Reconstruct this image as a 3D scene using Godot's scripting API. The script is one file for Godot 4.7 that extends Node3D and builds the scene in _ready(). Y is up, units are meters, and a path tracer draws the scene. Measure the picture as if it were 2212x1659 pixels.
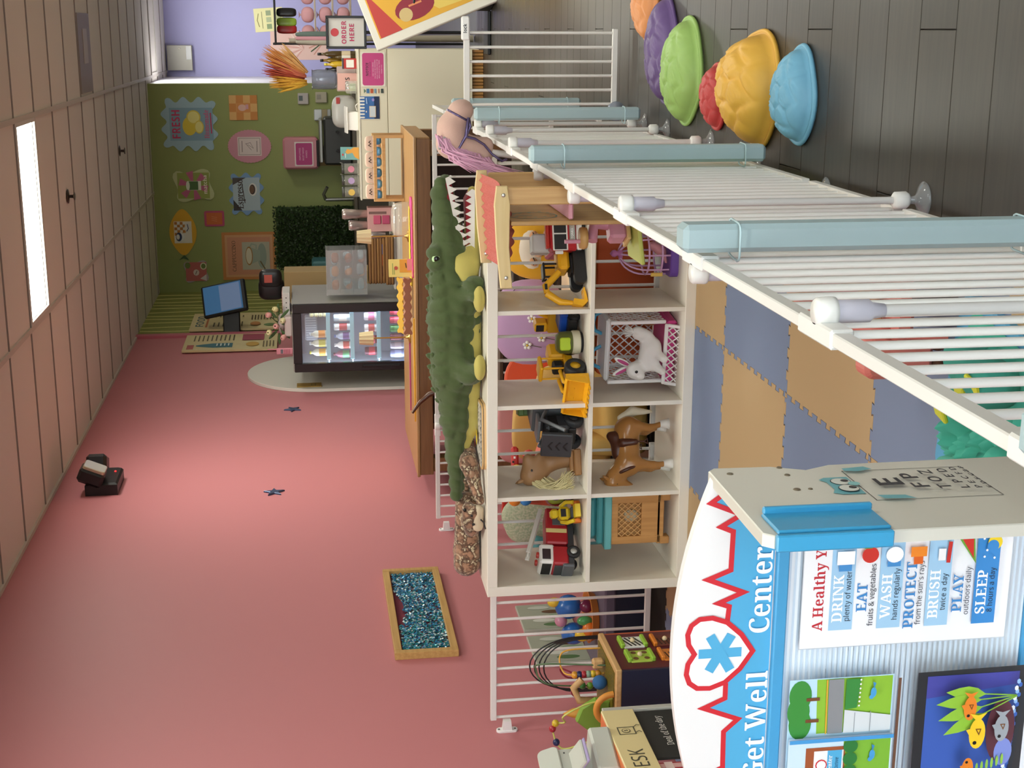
extends Node3D
# A cafe play area. X runs along the cube shelf (right), Y is up, -Z runs along the pink wall.

var mats := {}
var names := {}
var rng := RandomNumberGenerator.new()

func h(s: String) -> Color:
	return Color(s)

func mat(s: String, rough := 0.6, metal := 0.0, o := {}) -> StandardMaterial3D:
	var key := s + str(rough) + "_" + str(metal) + str(o)
	if mats.has(key): return mats[key]
	var m := StandardMaterial3D.new()
	m.albedo_color = Color(s)
	m.roughness = rough
	m.metallic = metal
	if o.has("a"):
		m.transparency = BaseMaterial3D.TRANSPARENCY_ALPHA
		m.albedo_color.a = o.a
	if o.has("e"):
		m.emission_enabled = true
		m.emission = Color(o.e)
		m.emission_energy_multiplier = o.get("ee", 1.0)
	if o.has("cc"):
		m.clearcoat_enabled = true
		m.clearcoat = o.cc
		m.clearcoat_roughness = 0.15
	if o.has("sheen"):
		m.rim_enabled = true
		m.rim = o.sheen
	if o.has("noise"):
		# [frequency, darkest tint, brightest tint] speckle that belongs to the stuff itself
		var n: Array = o.noise
		m.albedo_texture = noise_tex(n[0], Color(n[1]), Color(n[2]), int(n[3]) if n.size() > 3 else 1)
		m.uv1_triplanar = true
		m.uv1_world_triplanar = true
		m.uv1_scale = Vector3.ONE * (n[4] if n.size() > 4 else 1.0)
		if n.size() > 5: m.uv1_scale = n[5]
	if o.has("bump"):
		var b: Array = o.bump
		m.normal_enabled = true
		m.normal_texture = noise_normal(b[0], b[1])
		m.normal_scale = b[2]
		m.uv1_triplanar = true
		m.uv1_world_triplanar = not o.has("local")
		m.uv1_scale = Vector3.ONE * (b[3] if b.size() > 3 else 1.0)
	mats[key] = m
	return m

func noise_tex(f: float, a: Color, b: Color, oct := 1) -> Texture2D:
	var key := "nt" + str(f) + str(a) + str(b) + str(oct)
	if mats.has(key): return mats[key]
	var t := NoiseTexture2D.new()
	t.width = 512
	t.height = 512
	t.seamless = true
	var n := FastNoiseLite.new()
	n.seed = 7
	n.frequency = f
	n.noise_type = FastNoiseLite.TYPE_SIMPLEX
	n.fractal_octaves = oct
	t.noise = n
	var g := Gradient.new()
	g.set_color(0, a)
	g.set_color(1, b)
	t.color_ramp = g
	mats[key] = t
	return t

func noise_normal(f: float, strength: float) -> Texture2D:
	var key := "nn" + str(f) + str(strength)
	if mats.has(key): return mats[key]
	var t := NoiseTexture2D.new()
	t.width = 512
	t.height = 512
	t.seamless = true
	t.as_normal_map = true
	t.bump_strength = strength
	var n := FastNoiseLite.new()
	n.seed = 3
	n.frequency = f
	n.noise_type = FastNoiseLite.TYPE_SIMPLEX
	n.fractal_octaves = 2
	t.noise = n
	mats[key] = t
	return t

func wood(s: String, dark: String, rough := 0.45, along := 0) -> StandardMaterial3D:
	# straight grain: noise stretched along one axis
	var key := "wood" + s + dark + str(along) + str(rough)
	if mats.has(key): return mats[key]
	var m := StandardMaterial3D.new()
	m.roughness = rough
	m.albedo_texture = noise_tex(0.012, Color(dark), Color(s), 4)
	m.uv1_triplanar = true
	m.uv1_world_triplanar = true
	var sc := Vector3(6, 6, 6)
	sc[along] = 0.35
	m.uv1_scale = sc
	mats[key] = m
	return m

# ---------- objects ----------
func numbered(called: String) -> String:
	var k: int = names.get(called, -1) + 1
	names[called] = k
	return called if k == 0 else "%s_%03d" % [called, k]

func S() -> SurfaceTool:
	var st := SurfaceTool.new()
	st.begin(Mesh.PRIMITIVE_TRIANGLES)
	return st

func meshof(st: SurfaceTool) -> ArrayMesh:
	st.generate_normals()
	return st.commit()

func obj(called: String, st, m, parent: Node = null) -> MeshInstance3D:
	var o := MeshInstance3D.new()
	o.mesh = st if st is Mesh else meshof(st)
	o.material_override = m
	if parent == null:
		o.name = numbered(called)
		add_child(o)
	else:
		o.name = called
		parent.add_child(o, true)
	return o

func tag(o: Node, label: String, cat: String, group := "") -> Node:
	o.set_meta("label", label)
	o.set_meta("category", cat)
	if group: o.set_meta("group", group)
	return o

func thing(called: String, label: String, cat: String, pos := Vector3.ZERO, rot := Vector3.ZERO, group := "") -> Node3D:
	var o := Node3D.new()
	o.name = numbered(called)
	add_child(o)
	o.position = pos
	o.rotation_degrees = rot
	tag(o, label, cat, group)
	return o

func node(called: String, parent: Node, pos := Vector3.ZERO, rot := Vector3.ZERO) -> Node3D:
	var o := Node3D.new()
	o.name = called
	parent.add_child(o, true)
	o.position = pos
	o.rotation_degrees = rot
	return o

func struct(called: String, st, m) -> MeshInstance3D:
	var o := obj(called, st, m)
	o.set_meta("kind", "structure")
	return o

func dup(src: Node3D, pos: Vector3, rot: Vector3, label := "") -> Node3D:
	var base := str(src.name).rstrip("0123456789").rstrip("_")
	var r: Node3D = src.duplicate()
	r.name = numbered(base)
	add_child(r)
	r.position = pos
	r.rotation_degrees = rot
	if label: r.set_meta("label", label)
	return r

# ---------- shapes ----------
func tri(st: SurfaceTool, a: Vector3, b: Vector3, c: Vector3) -> void:
	st.add_vertex(a)
	st.add_vertex(b)
	st.add_vertex(c)

func quad(st: SurfaceTool, a: Vector3, b: Vector3, c: Vector3, d: Vector3) -> void:
	tri(st, a, b, c)
	tri(st, a, c, d)

const FLAT := 0xFFFFFFFF

func bx(st: SurfaceTool, c: Vector3, s: Vector3, bev := 0.0, bs := Basis()) -> SurfaceTool:
	# box centred at c, chamfered by bev
	st.set_smooth_group(FLAT)
	var e := s * 0.5
	var b: float = min(bev, min(e.x, min(e.y, e.z)) * 0.95)
	if b <= 0.0:
		var p := []
		for i in 8:
			p.append(c + bs * Vector3(e.x if i & 1 else -e.x, e.y if i & 2 else -e.y, e.z if i & 4 else -e.z))
		quad(st, p[4], p[6], p[7], p[5])
		quad(st, p[1], p[3], p[2], p[0])
		quad(st, p[0], p[2], p[6], p[4])
		quad(st, p[5], p[7], p[3], p[1])
		quad(st, p[2], p[3], p[7], p[6])
		quad(st, p[0], p[4], p[5], p[1])
		return st
	# chamfered: each corner has three vertices, one per face
	var F := [[2, [4, 6, 7, 5]], [2, [1, 3, 2, 0]], [0, [0, 2, 6, 4]], [0, [5, 7, 3, 1]], [1, [2, 3, 7, 6]], [1, [0, 4, 5, 1]]]
	for f in F:
		var i: Array = f[1]
		quad(st, cv(c, bs, e, b, i[0], f[0]), cv(c, bs, e, b, i[1], f[0]), cv(c, bs, e, b, i[2], f[0]), cv(c, bs, e, b, i[3], f[0]))
	for i in 8:
		for ax in 3:
			var j := i ^ (1 << ax)
			if j > i:
				var a1 := (ax + 1) % 3
				var a2 := (ax + 2) % 3
				var p0: Vector3 = cv(c, bs, e, b, i, a1)
				var p1: Vector3 = cv(c, bs, e, b, j, a1)
				var p2: Vector3 = cv(c, bs, e, b, j, a2)
				var p3: Vector3 = cv(c, bs, e, b, i, a2)
				var out := (p0 + p1 + p2 + p3) * 0.25 - c
				if (p1 - p0).cross(p2 - p0).dot(out) > 0: quad(st, p3, p2, p1, p0)
				else: quad(st, p0, p1, p2, p3)
		var t0: Vector3 = cv(c, bs, e, b, i, 0)
		var t1: Vector3 = cv(c, bs, e, b, i, 1)
		var t2: Vector3 = cv(c, bs, e, b, i, 2)
		if (t1 - t0).cross(t2 - t0).dot(t0 - c) > 0: tri(st, t0, t2, t1)
		else: tri(st, t0, t1, t2)
	return st

func cv(c: Vector3, bs: Basis, e: Vector3, b: float, i: int, ax: int) -> Vector3:
	var q := Vector3(e.x if i & 1 else -e.x, e.y if i & 2 else -e.y, e.z if i & 4 else -e.z)
	for k in 3:
		if k != ax: q[k] -= sign(q[k]) * b
	return c + bs * q

func box(c: Vector3, s: Vector3, bev := 0.0, bs := Basis()) -> SurfaceTool:
	return bx(S(), c, s, bev, bs)

func bxr(st: SurfaceTool, a: Vector3, b: Vector3, bev := 0.0) -> SurfaceTool:
	# box from corner to corner
	return bx(st, (a + b) * 0.5, (b - a).abs(), bev)

func tube(st: SurfaceTool, pts: Array, r, seg := 8, closed := false, caps := true) -> SurfaceTool:
	st.set_smooth_group(0)
	var n := pts.size()
	var rings := []
	var up := Vector3(0.13, 0.97, 0.21)
	for i in n:
		var a: Vector3 = pts[(i - 1 + n) % n] if (i > 0 or closed) else pts[0]
		var b: Vector3 = pts[(i + 1) % n] if (i < n - 1 or closed) else pts[n - 1]
		var d := (b - a).normalized()
		if abs(d.dot(up)) > 0.97: up = Vector3(0.9, 0.1, 0.4)
		var x := d.cross(up).normalized()
		var y := x.cross(d).normalized()
		up = y
		var rr: float = r[i] if r is Array else r
		var ring := []
		for k in seg:
			var t := TAU * k / seg
			ring.append(pts[i] + (x * cos(t) + y * sin(t)) * rr)
		rings.append(ring)
	var m := n if closed else n - 1
	for i in m:
		var A: Array = rings[i]
		var Bq: Array = rings[(i + 1) % n]
		for k in seg:
			var k2 := (k + 1) % seg
			quad(st, A[k], A[k2], Bq[k2], Bq[k])
	if caps and not closed:
		st.set_smooth_group(FLAT)
		for k in range(1, seg - 1):
			tri(st, rings[0][0], rings[0][k + 1], rings[0][k])
			tri(st, rings[n - 1][0], rings[n - 1][k], rings[n - 1][k + 1])
	return st

func cyl(st: SurfaceTool, a: Vector3, b: Vector3, r: float, r2 := -1.0, seg := 14) -> SurfaceTool:
	return tube(st, [a, b], [r, r if r2 < 0 else r2], seg)

func lathe(st: SurfaceTool, prof: Array, o := Vector3.ZERO, bs := Basis(), seg := 20) -> SurfaceTool:
	# prof: [radius, height] pairs turned about local Y
	st.set_smooth_group(0)
	for i in prof.size() - 1:
		for k in seg:
			var t := TAU * k / seg
			var t2 := TAU * (k + 1) / seg
			var a: Array = prof[i]
			var b: Array = prof[i + 1]
			var p0 := o + bs * Vector3(a[0] * cos(t), a[1], a[0] * sin(t))
			var p1 := o + bs * Vector3(a[0] * cos(t2), a[1], a[0] * sin(t2))
			var p2 := o + bs * Vector3(b[0] * cos(t2), b[1], b[0] * sin(t2))
			var p3 := o + bs * Vector3(b[0] * cos(t), b[1], b[0] * sin(t))
			if a[0] > 0.00001: tri(st, p0, p1, p2)
			if b[0] > 0.00001: tri(st, p0, p2, p3)
	return st

func ell(st: SurfaceTool, c: Vector3, r: Vector3, bs := Basis(), seg := 16, rows := 10) -> SurfaceTool:
	var prof := []
	for i in rows + 1:
		var t := PI * i / rows - PI / 2
		prof.append([cos(t) if i > 0 and i < rows else 0.0, sin(t)])
	return lathe(st, prof, c, bs * Basis.from_scale(r), seg)

func extr(st: SurfaceTool, poly: PackedVector2Array, depth: float, xf := Transform3D(), bev := 0.0) -> SurfaceTool:
	# polygon in xf's XY plane, extruded along +Z by depth, front edge chamfered by bev
	if Geometry2D.is_polygon_clockwise(poly):
		poly = poly.duplicate()
		poly.reverse()
	st.set_smooth_group(FLAT)
	var top := poly
	if bev > 0.0:
		var off := Geometry2D.offset_polygon(poly, -bev, Geometry2D.JOIN_MITER)
		if off.size() == 1 and off[0].size() == poly.size():
			# keep the pairing: nearest start
			var o0: PackedVector2Array = off[0]
			if Geometry2D.is_polygon_clockwise(o0): o0.reverse()
			var best := 0
			for i in o0.size():
				if o0[i].distance_to(poly[0]) < o0[best].distance_to(poly[0]): best = i
			top = PackedVector2Array()
			for i in o0.size(): top.append(o0[(i + best) % o0.size()])
		else:
			bev = 0.0
	var idx := Geometry2D.triangulate_polygon(top)
	for i in range(0, idx.size(), 3):
		var a := top[idx[i]]
		var b := top[idx[i + 1]]
		var c := top[idx[i + 2]]
		if (b - a).cross(c - a) > 0:
			var t := b
			b = c
			c = t
		tri(st, xf * Vector3(a.x, a.y, depth), xf * Vector3(b.x, b.y, depth), xf * Vector3(c.x, c.y, depth))
	idx = Geometry2D.triangulate_polygon(poly)
	for i in range(0, idx.size(), 3):
		var a := poly[idx[i]]
		var b := poly[idx[i + 1]]
		var c := poly[idx[i + 2]]
		if (b - a).cross(c - a) < 0:
			var t := b
			b = c
			c = t
		tri(st, xf * Vector3(a.x, a.y, 0), xf * Vector3(b.x, b.y, 0), xf * Vector3(c.x, c.y, 0))
	var n := poly.size()
	for i in n:
		var a := poly[i]
		var b := poly[(i + 1) % n]
		quad(st, xf * Vector3(a.x, a.y, 0), xf * Vector3(a.x, a.y, depth - bev), xf * Vector3(b.x, b.y, depth - bev), xf * Vector3(b.x, b.y, 0))
		if bev > 0.0:
			var a2 := top[i]
			var b2 := top[(i + 1) % n]
			quad(st, xf * Vector3(a.x, a.y, depth - bev), xf * Vector3(a2.x, a2.y, depth), xf * Vector3(b2.x, b2.y, depth), xf * Vector3(b.x, b.y, depth - bev))
	return st

func P2(a: Array) -> PackedVector2Array:
	var p := PackedVector2Array()
	for i in range(0, a.size(), 2): p.append(Vector2(a[i], a[i + 1]))
	return p

func rr(w: float, hh: float, r: float, n := 4, c := Vector2.ZERO) -> PackedVector2Array:
	var p := PackedVector2Array()
	for k in 4:
		var cx := (w / 2 - r) * (1 if k == 0 or k == 3 else -1)
		var cy := (hh / 2 - r) * (1 if k < 2 else -1)
		for i in n + 1:
			var t := PI / 2 * (k + float(i) / n)
			p.append(c + Vector2(cx + r * cos(t), cy + r * sin(t)))
	return p

func circ(r: float, n := 24, c := Vector2.ZERO, ry := -1.0) -> PackedVector2Array:
	var p := PackedVector2Array()
	for i in n:
		var t := TAU * i / n
		p.append(c + Vector2(r * cos(t), (r if ry < 0 else ry) * sin(t)))
	return p

func scallop(w: float, hh: float, nx: int, ny: int, amp: float) -> PackedVector2Array:
	# rounded rectangle whose outline waves out and in
	var base := rr(w - amp, hh - amp, min(w, hh) * 0.16, 6)
	var n := base.size()
	var L := 0.0
	for i in n: L += base[i].distance_to(base[(i + 1) % n])
	var p := PackedVector2Array()
	var waves := 2 * (nx + ny)
	var N := waves * 10
	var s := 0.0
	var i := 0
	var acc := 0.0
	for k in N:
		s = L * k / N
		while acc + base[i % n].distance_to(base[(i + 1) % n]) < s:
			acc += base[i % n].distance_to(base[(i + 1) % n])
			i += 1
		var d := base[(i + 1) % n] - base[i % n]
		var q := base[i % n] + d.normalized() * (s - acc)
		p.append(q + Vector2(d.y, -d.x).normalized() * amp * 0.5 * sin(TAU * waves * k / N))
	return p

func xf(pos: Vector3, rot := Vector3.ZERO) -> Transform3D:
	return Transform3D(Basis.from_euler(rot * PI / 180.0), pos)

# ---------- flat print: coloured shapes and lettering on a sheet ----------
class Paint:
	var v := PackedVector3Array()
	var c := PackedColorArray()
	var z := 0.0005
	var dz := 0.00035
	func poly(p: PackedVector2Array, col: String) -> Paint:
		var k := Color(col).srgb_to_linear()
		var idx := Geometry2D.triangulate_polygon(p)
		for i in range(0, idx.size(), 3):
			var a := p[idx[i]]
			var b := p[idx[i + 1]]
			var d := p[idx[i + 2]]
			if (b - a).cross(d - a) > 0:
				var t := b
				b = d
				d = t
			for q in [a, b, d]:
				v.append(Vector3(q.x, q.y, z))
				c.append(k)
		z += dz
		return self
	func rect(x: float, y: float, w: float, hh: float, col: String) -> Paint:
		return poly(PackedVector2Array([Vector2(x - w / 2, y - hh / 2), Vector2(x + w / 2, y - hh / 2), Vector2(x + w / 2, y + hh / 2), Vector2(x - w / 2, y + hh / 2)]), col)
	func oval(x: float, y: float, rx: float, ry: float, col: String, n := 20) -> Paint:
		var p := PackedVector2Array()
		for i in n: p.append(Vector2(x + rx * cos(TAU * i / n), y + ry * sin(TAU * i / n)))
		return poly(p, col)
	func line(pts: Array, w: float, col: String, closed := false) -> Paint:
		# mitred polyline [x, y, x, y ...]
		var p := []
		for i in range(0, pts.size(), 2): p.append(Vector2(pts[i], pts[i + 1]))
		var n := p.size()
		var k := Color(col).srgb_to_linear()
		var L := []
		var R := []
		for i in n:
			var a: Vector2 = p[(i - 1 + n) % n] if (i > 0 or closed) else p[0]
			var b: Vector2 = p[(i + 1) % n] if (i < n - 1 or closed) else p[n - 1]
			var d1: Vector2 = (p[i] - a).normalized()
			var d2: Vector2 = (b - p[i]).normalized()
			if d1 == Vector2.ZERO: d1 = d2
			if d2 == Vector2.ZERO: d2 = d1
			var nn := (d1 + d2).normalized().orthogonal()
			var s: float = 1.0 / max(0.35, nn.dot(d1.orthogonal()))
			L.append(p[i] + nn * w * 0.5 * s)
			R.append(p[i] - nn * w * 0.5 * s)
		for i in (n if closed else n - 1):
			var j := (i + 1) % n
			for q in [L[i], R[j], L[j], L[i], R[i], R[j]]:
				v.append(Vector3(q.x, q.y, z))
				c.append(k)
		z += dz
		return self
	func text(s: String, x: float, y: float, cap: float, col: String, al := 0, fname := "Droid Sans", weight := 400, wid := 0.0) -> Paint:
		# y is the baseline; al -1 left, 0 centre, 1 right; wid squeezes to a width
		var t := TextMesh.new()
		var f := SystemFont.new()
		f.font_names = PackedStringArray([fname])
		f.font_weight = weight
		t.font = f
		t.font_size = 48
		t.pixel_size = cap / (0.714 * 48.0)
		t.depth = 0.0
		t.curve_step = 3.0
		t.text = s
		t.horizontal_alignment = HORIZONTAL_ALIGNMENT_LEFT
		t.vertical_alignment = VERTICAL_ALIGNMENT_BOTTOM
		var arr := t.get_mesh_arrays()
		if arr.size() == 0 or arr[Mesh.ARRAY_VERTEX] == null: return self
		var vs: PackedVector3Array = arr[Mesh.ARRAY_VERTEX]
		if vs.size() == 0: return self
		var ix = arr[Mesh.ARRAY_INDEX]
		var lo := 1e9
		var hi := -1e9
		var ymin := 1e9
		for q in vs:
			lo = min(lo, q.x)
			hi = max(hi, q.x)
			ymin = min(ymin, q.y)
		# baseline: descender letters hang below it
		var desc := false
		for ch in s:
			if ch in "gjpqy,;&": desc = true
		var base: float = ymin + (cap * 0.30 if desc else 0.0)
		var sx := 1.0
		if wid > 0.0: sx = wid / (hi - lo)
		var w := (hi - lo) * sx
		var x0 := x if al < 0 else (x - w / 2 if al == 0 else x - w)
		var k := Color(col).srgb_to_linear()
		var N: int = ix.size() if ix != null else vs.size()
		for i in N:
			var q: Vector3 = vs[ix[i]] if ix != null else vs[i]
			v.append(Vector3(x0 + (q.x - lo) * sx, y + q.y - base, z))
			c.append(k)
		z += dz
		return self
	func mesh() -> ArrayMesh:
		var a := []
		a.resize(Mesh.ARRAY_MAX)
		var nn := PackedVector3Array()
		nn.resize(v.size())
		nn.fill(Vector3(0, 0, 1))
		a[Mesh.ARRAY_VERTEX] = v
		a[Mesh.ARRAY_NORMAL] = nn
		a[Mesh.ARRAY_COLOR] = c
		var m := ArrayMesh.new()
		m.add_surface_from_arrays(Mesh.PRIMITIVE_TRIANGLES, a)
		return m

var printmat: StandardMaterial3D
func put_print(p: Paint, parent: Node, t := Transform3D(), called := "print", rough := 0.55) -> MeshInstance3D:
	var key := "print" + str(rough)
	if not mats.has(key):
		var m := StandardMaterial3D.new()
		m.vertex_color_use_as_albedo = true
		m.roughness = rough
		mats[key] = m
	var o := obj(called, p.mesh(), mats[key], parent)
	o.transform = t
	return o

# ---------- soft bodies: tapered capsules joined smoothly, meshed as surface nets ----------
func soft(st: SurfaceTool, bones: Array, cell: float, k: float, bump := 0) -> SurfaceTool:
	# bones: [a, b, ra, rb]
	var lo := Vector3.INF
	var hi := -Vector3.INF
	for b in bones:
		for i in 2:
			var r: float = b[2 + i] + 0.02
			lo = lo.min(b[i] - Vector3.ONE * r)
			hi = hi.max(b[i] + Vector3.ONE * r)
	var n := Vector3i(((hi - lo) / cell).ceil()) + Vector3i.ONE * 2
	var sx := n.x
	var sxy := n.x * n.y
	var F := PackedFloat32Array()
	F.resize(n.x * n.y * n.z)
	F.fill(1.0)
	for b in bones:
		var a: Vector3 = b[0]
		var e: Vector3 = b[1] - a
		var ee: float = max(e.length_squared(), 1e-9)
		var rm: float = max(b[2], b[3]) + k + cell * 2
		var l := Vector3i(((a.min(b[1]) - Vector3.ONE * rm - lo) / cell).floor()).clamp(Vector3i.ZERO, n - Vector3i.ONE)
		var g := Vector3i(((a.max(b[1]) + Vector3.ONE * rm - lo) / cell).ceil()).clamp(Vector3i.ZERO, n - Vector3i.ONE)
		var ra: float = b[2]
		var rd: float = b[3] - b[2]
		for z in range(l.z, g.z + 1):
			for y in range(l.y, g.y + 1):
				var row := z * sxy + y * sx
				for x in range(l.x, g.x + 1):
					var p := lo + Vector3(x, y, z) * cell - a
					var t: float = clamp(p.dot(e) / ee, 0.0, 1.0)
					var d := (p - e * t).length() - (ra + rd * t)
					var o := F[row + x]
					var hh: float = k - abs(d - o)
					F[row + x] = min(d, o) - (hh * hh / (4.0 * k) if hh > 0 else 0.0)
	if bump > 0:
		for z in n.z:
			for y in n.y:
				for x in n.x:
					var i := z * sxy + y * sx + x
					if abs(F[i]) < cell * 3: F[i] += relief(bump, lo + Vector3(x, y, z) * cell)
	var vid := {}
	var V := PackedVector3Array()
	for z in n.z - 1:
		for y in n.y - 1:
			for x in n.x - 1:
				var i0 := z * sxy + y * sx + x
				var f0 := F[i0]
				if f0 > cell * 3 or f0 < -cell * 3: continue
				var acc := Vector3.ZERO
				var cnt := 0
				for ed in EDGES:
					var ia: int = i0 + (ed[0] & 1) + ((ed[0] >> 1) & 1) * sx + (ed[0] >> 2) * sxy
					var ib: int = i0 + (ed[1] & 1) + ((ed[1] >> 1) & 1) * sx + (ed[1] >> 2) * sxy
					var fa := F[ia]
					var fb := F[ib]
					if (fa < 0) != (fb < 0):
						var t := fa / (fa - fb)
						var pa := Vector3(ed[0] & 1, (ed[0] >> 1) & 1, ed[0] >> 2)
						var pb := Vector3(ed[1] & 1, (ed[1] >> 1) & 1, ed[1] >> 2)
						acc += pa.lerp(pb, t)
						cnt += 1
				if cnt > 0:
					vid[i0] = V.size()
					V.append(lo + (Vector3(x, y, z) + acc / cnt) * cell)
	st.set_smooth_group(0)
	var off := [1, sx, sxy]
	for i0 in vid:
		for ax in 3:
			var fa := F[i0]
			var fb := F[i0 + off[ax]]
			if (fa < 0) == (fb < 0): continue
			var u: int = off[(ax + 1) % 3]
			var w: int = off[(ax + 2) % 3]
			if not (vid.has(i0 - u) and vid.has(i0 - w) and vid.has(i0 - u - w)): continue
			var p0 := V[vid[i0]]
			var p1 := V[vid[i0 - u]]
			var p2 := V[vid[i0 - u - w]]
			var p3 := V[vid[i0 - w]]
			if fa < 0: quad(st, p0, p3, p2, p1)
			else: quad(st, p0, p1, p2, p3)
	return st

const EDGES := [[0, 1], [2, 3], [4, 5], [6, 7], [0, 2], [1, 3], [4, 6], [5, 7], [0, 4], [1, 5], [2, 6], [3, 7]]

func v3(x: float, y: float, z: float) -> Vector3:
	return Vector3(x, y, z)

func relief(kind: int, p: Vector3) -> float:
	# kind 1: quilted scales of the plush crocodile
	if kind == 1:
		var a: float = pow(abs(sin(p.x * 62.0 + 0.6 * sin(p.y * 40.0))), 0.6) * pow(abs(sin((p.y + p.z * 0.8) * 58.0)), 0.6)
		return -0.013 * a + 0.006
	return 0.003 * sin(p.x * 60.0) * sin(p.y * 55.0) * sin(p.z * 58.0)

# ================= the place =================
func _ready() -> void:
	rng.seed = 11
	setup_camera()
	setup_light()
	build_room()
	build_all()

const CAM := Vector3(2.06647, 1.39867, 4.80024)

func setup_camera() -> void:
	# a phone held upright and saved sideways: the picture's left is up
	var yaw := deg_to_rad(14.51105)
	var pitch := deg_to_rad(-8.16569)
	var roll := deg_to_rad(-1.89038)
	var b := Basis(Vector3.UP, yaw) * Basis(Vector3.RIGHT, pitch) * Basis(Vector3.BACK, roll)
	var c := Camera3D.new()
	c.name = "camera"
	add_child(c)
	c.transform = Transform3D(Basis(-b.y, b.x, b.z), CAM)
	c.fov = rad_to_deg(2.0 * atan(829.5 / 2992.595))
	c.near = 0.05
	c.far = 100.0
	c.current = true

func setup_light() -> void:
	var we := WorldEnvironment.new()
	we.name = "environment"
	var e := Environment.new()
	e.background_mode = Environment.BG_SKY
	var sky := Sky.new()
	var sm := ProceduralSkyMaterial.new()
	sm.sky_top_color = Color("c6d6e0")
	sm.sky_horizon_color = Color("e0e8ea")
	sm.ground_bottom_color = Color("8f8d88")
	sm.ground_horizon_color = Color("c9c8c4")
	sm.sky_energy_multiplier = 2.7
	sm.ground_energy_multiplier = 1.8
	sm.sun_angle_max = 0.0
	sky.sky_material = sm
	e.sky = sky
	e.tonemap_mode = Environment.TONE_MAPPER_LINEAR
	e.tonemap_exposure = 1.1
	e.sdfgi_enabled = true
	e.ssao_enabled = true
	e.ssil_enabled = true
	we.environment = e
	add_child(we)

const WX := -0.79      # pink wall
const CH := 3.05       # ceiling
const RX := 5.2        # far right wall
const FZ := 7.4        # shop front behind the camera
const GZ := -10.75     # green wall
const PZ := -13.02     # purple wall

func troffer(x0: float, x1: float, z0: float, z1: float, label: String, energy := 1.0, visible_glow := 6.0) -> void:
	var cx := (x0 + x1) / 2
	var cz := (z0 + z1) / 2
	var t := thing("ceiling_light", label, "ceiling light", v3(cx, CH, cz), Vector3.ZERO, "fluorescent ceiling lights")
	var w := x1 - x0 - 0.03
	var d := z1 - z0 - 0.03
	var fr := S()
	for s in [-1, 1]:
		bx(fr, v3(s * (w / 2 - 0.012), -0.004, 0), v3(0.024, 0.014, d))
		bx(fr, v3(0, -0.004, s * (d / 2 - 0.012)), v3(w - 0.048, 0.014, 0.024))
	obj("frame", fr, mat("d8d4ca", 0.5), t)
	obj("diffuser", box(v3(0, 0.012, 0), v3(w - 0.05, 0.01, d - 0.05)), mat("ffffff", 0.5, 0.0, {"e": "fdfbf0", "ee": visible_glow}), t)
	var l := AreaLight3D.new()
	l.name = "light"
	t.add_child(l)
	l.position = v3(0, -0.02, 0)
	l.rotation_degrees = v3(-90, 0, 0)
	l.area_size = Vector2(w - 0.06, d - 0.06)
	l.light_color = Color("f4f6ea")
	l.light_energy = energy * 3.4
	l.area_range = 30.0
	l.shadow_enabled = true

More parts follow.
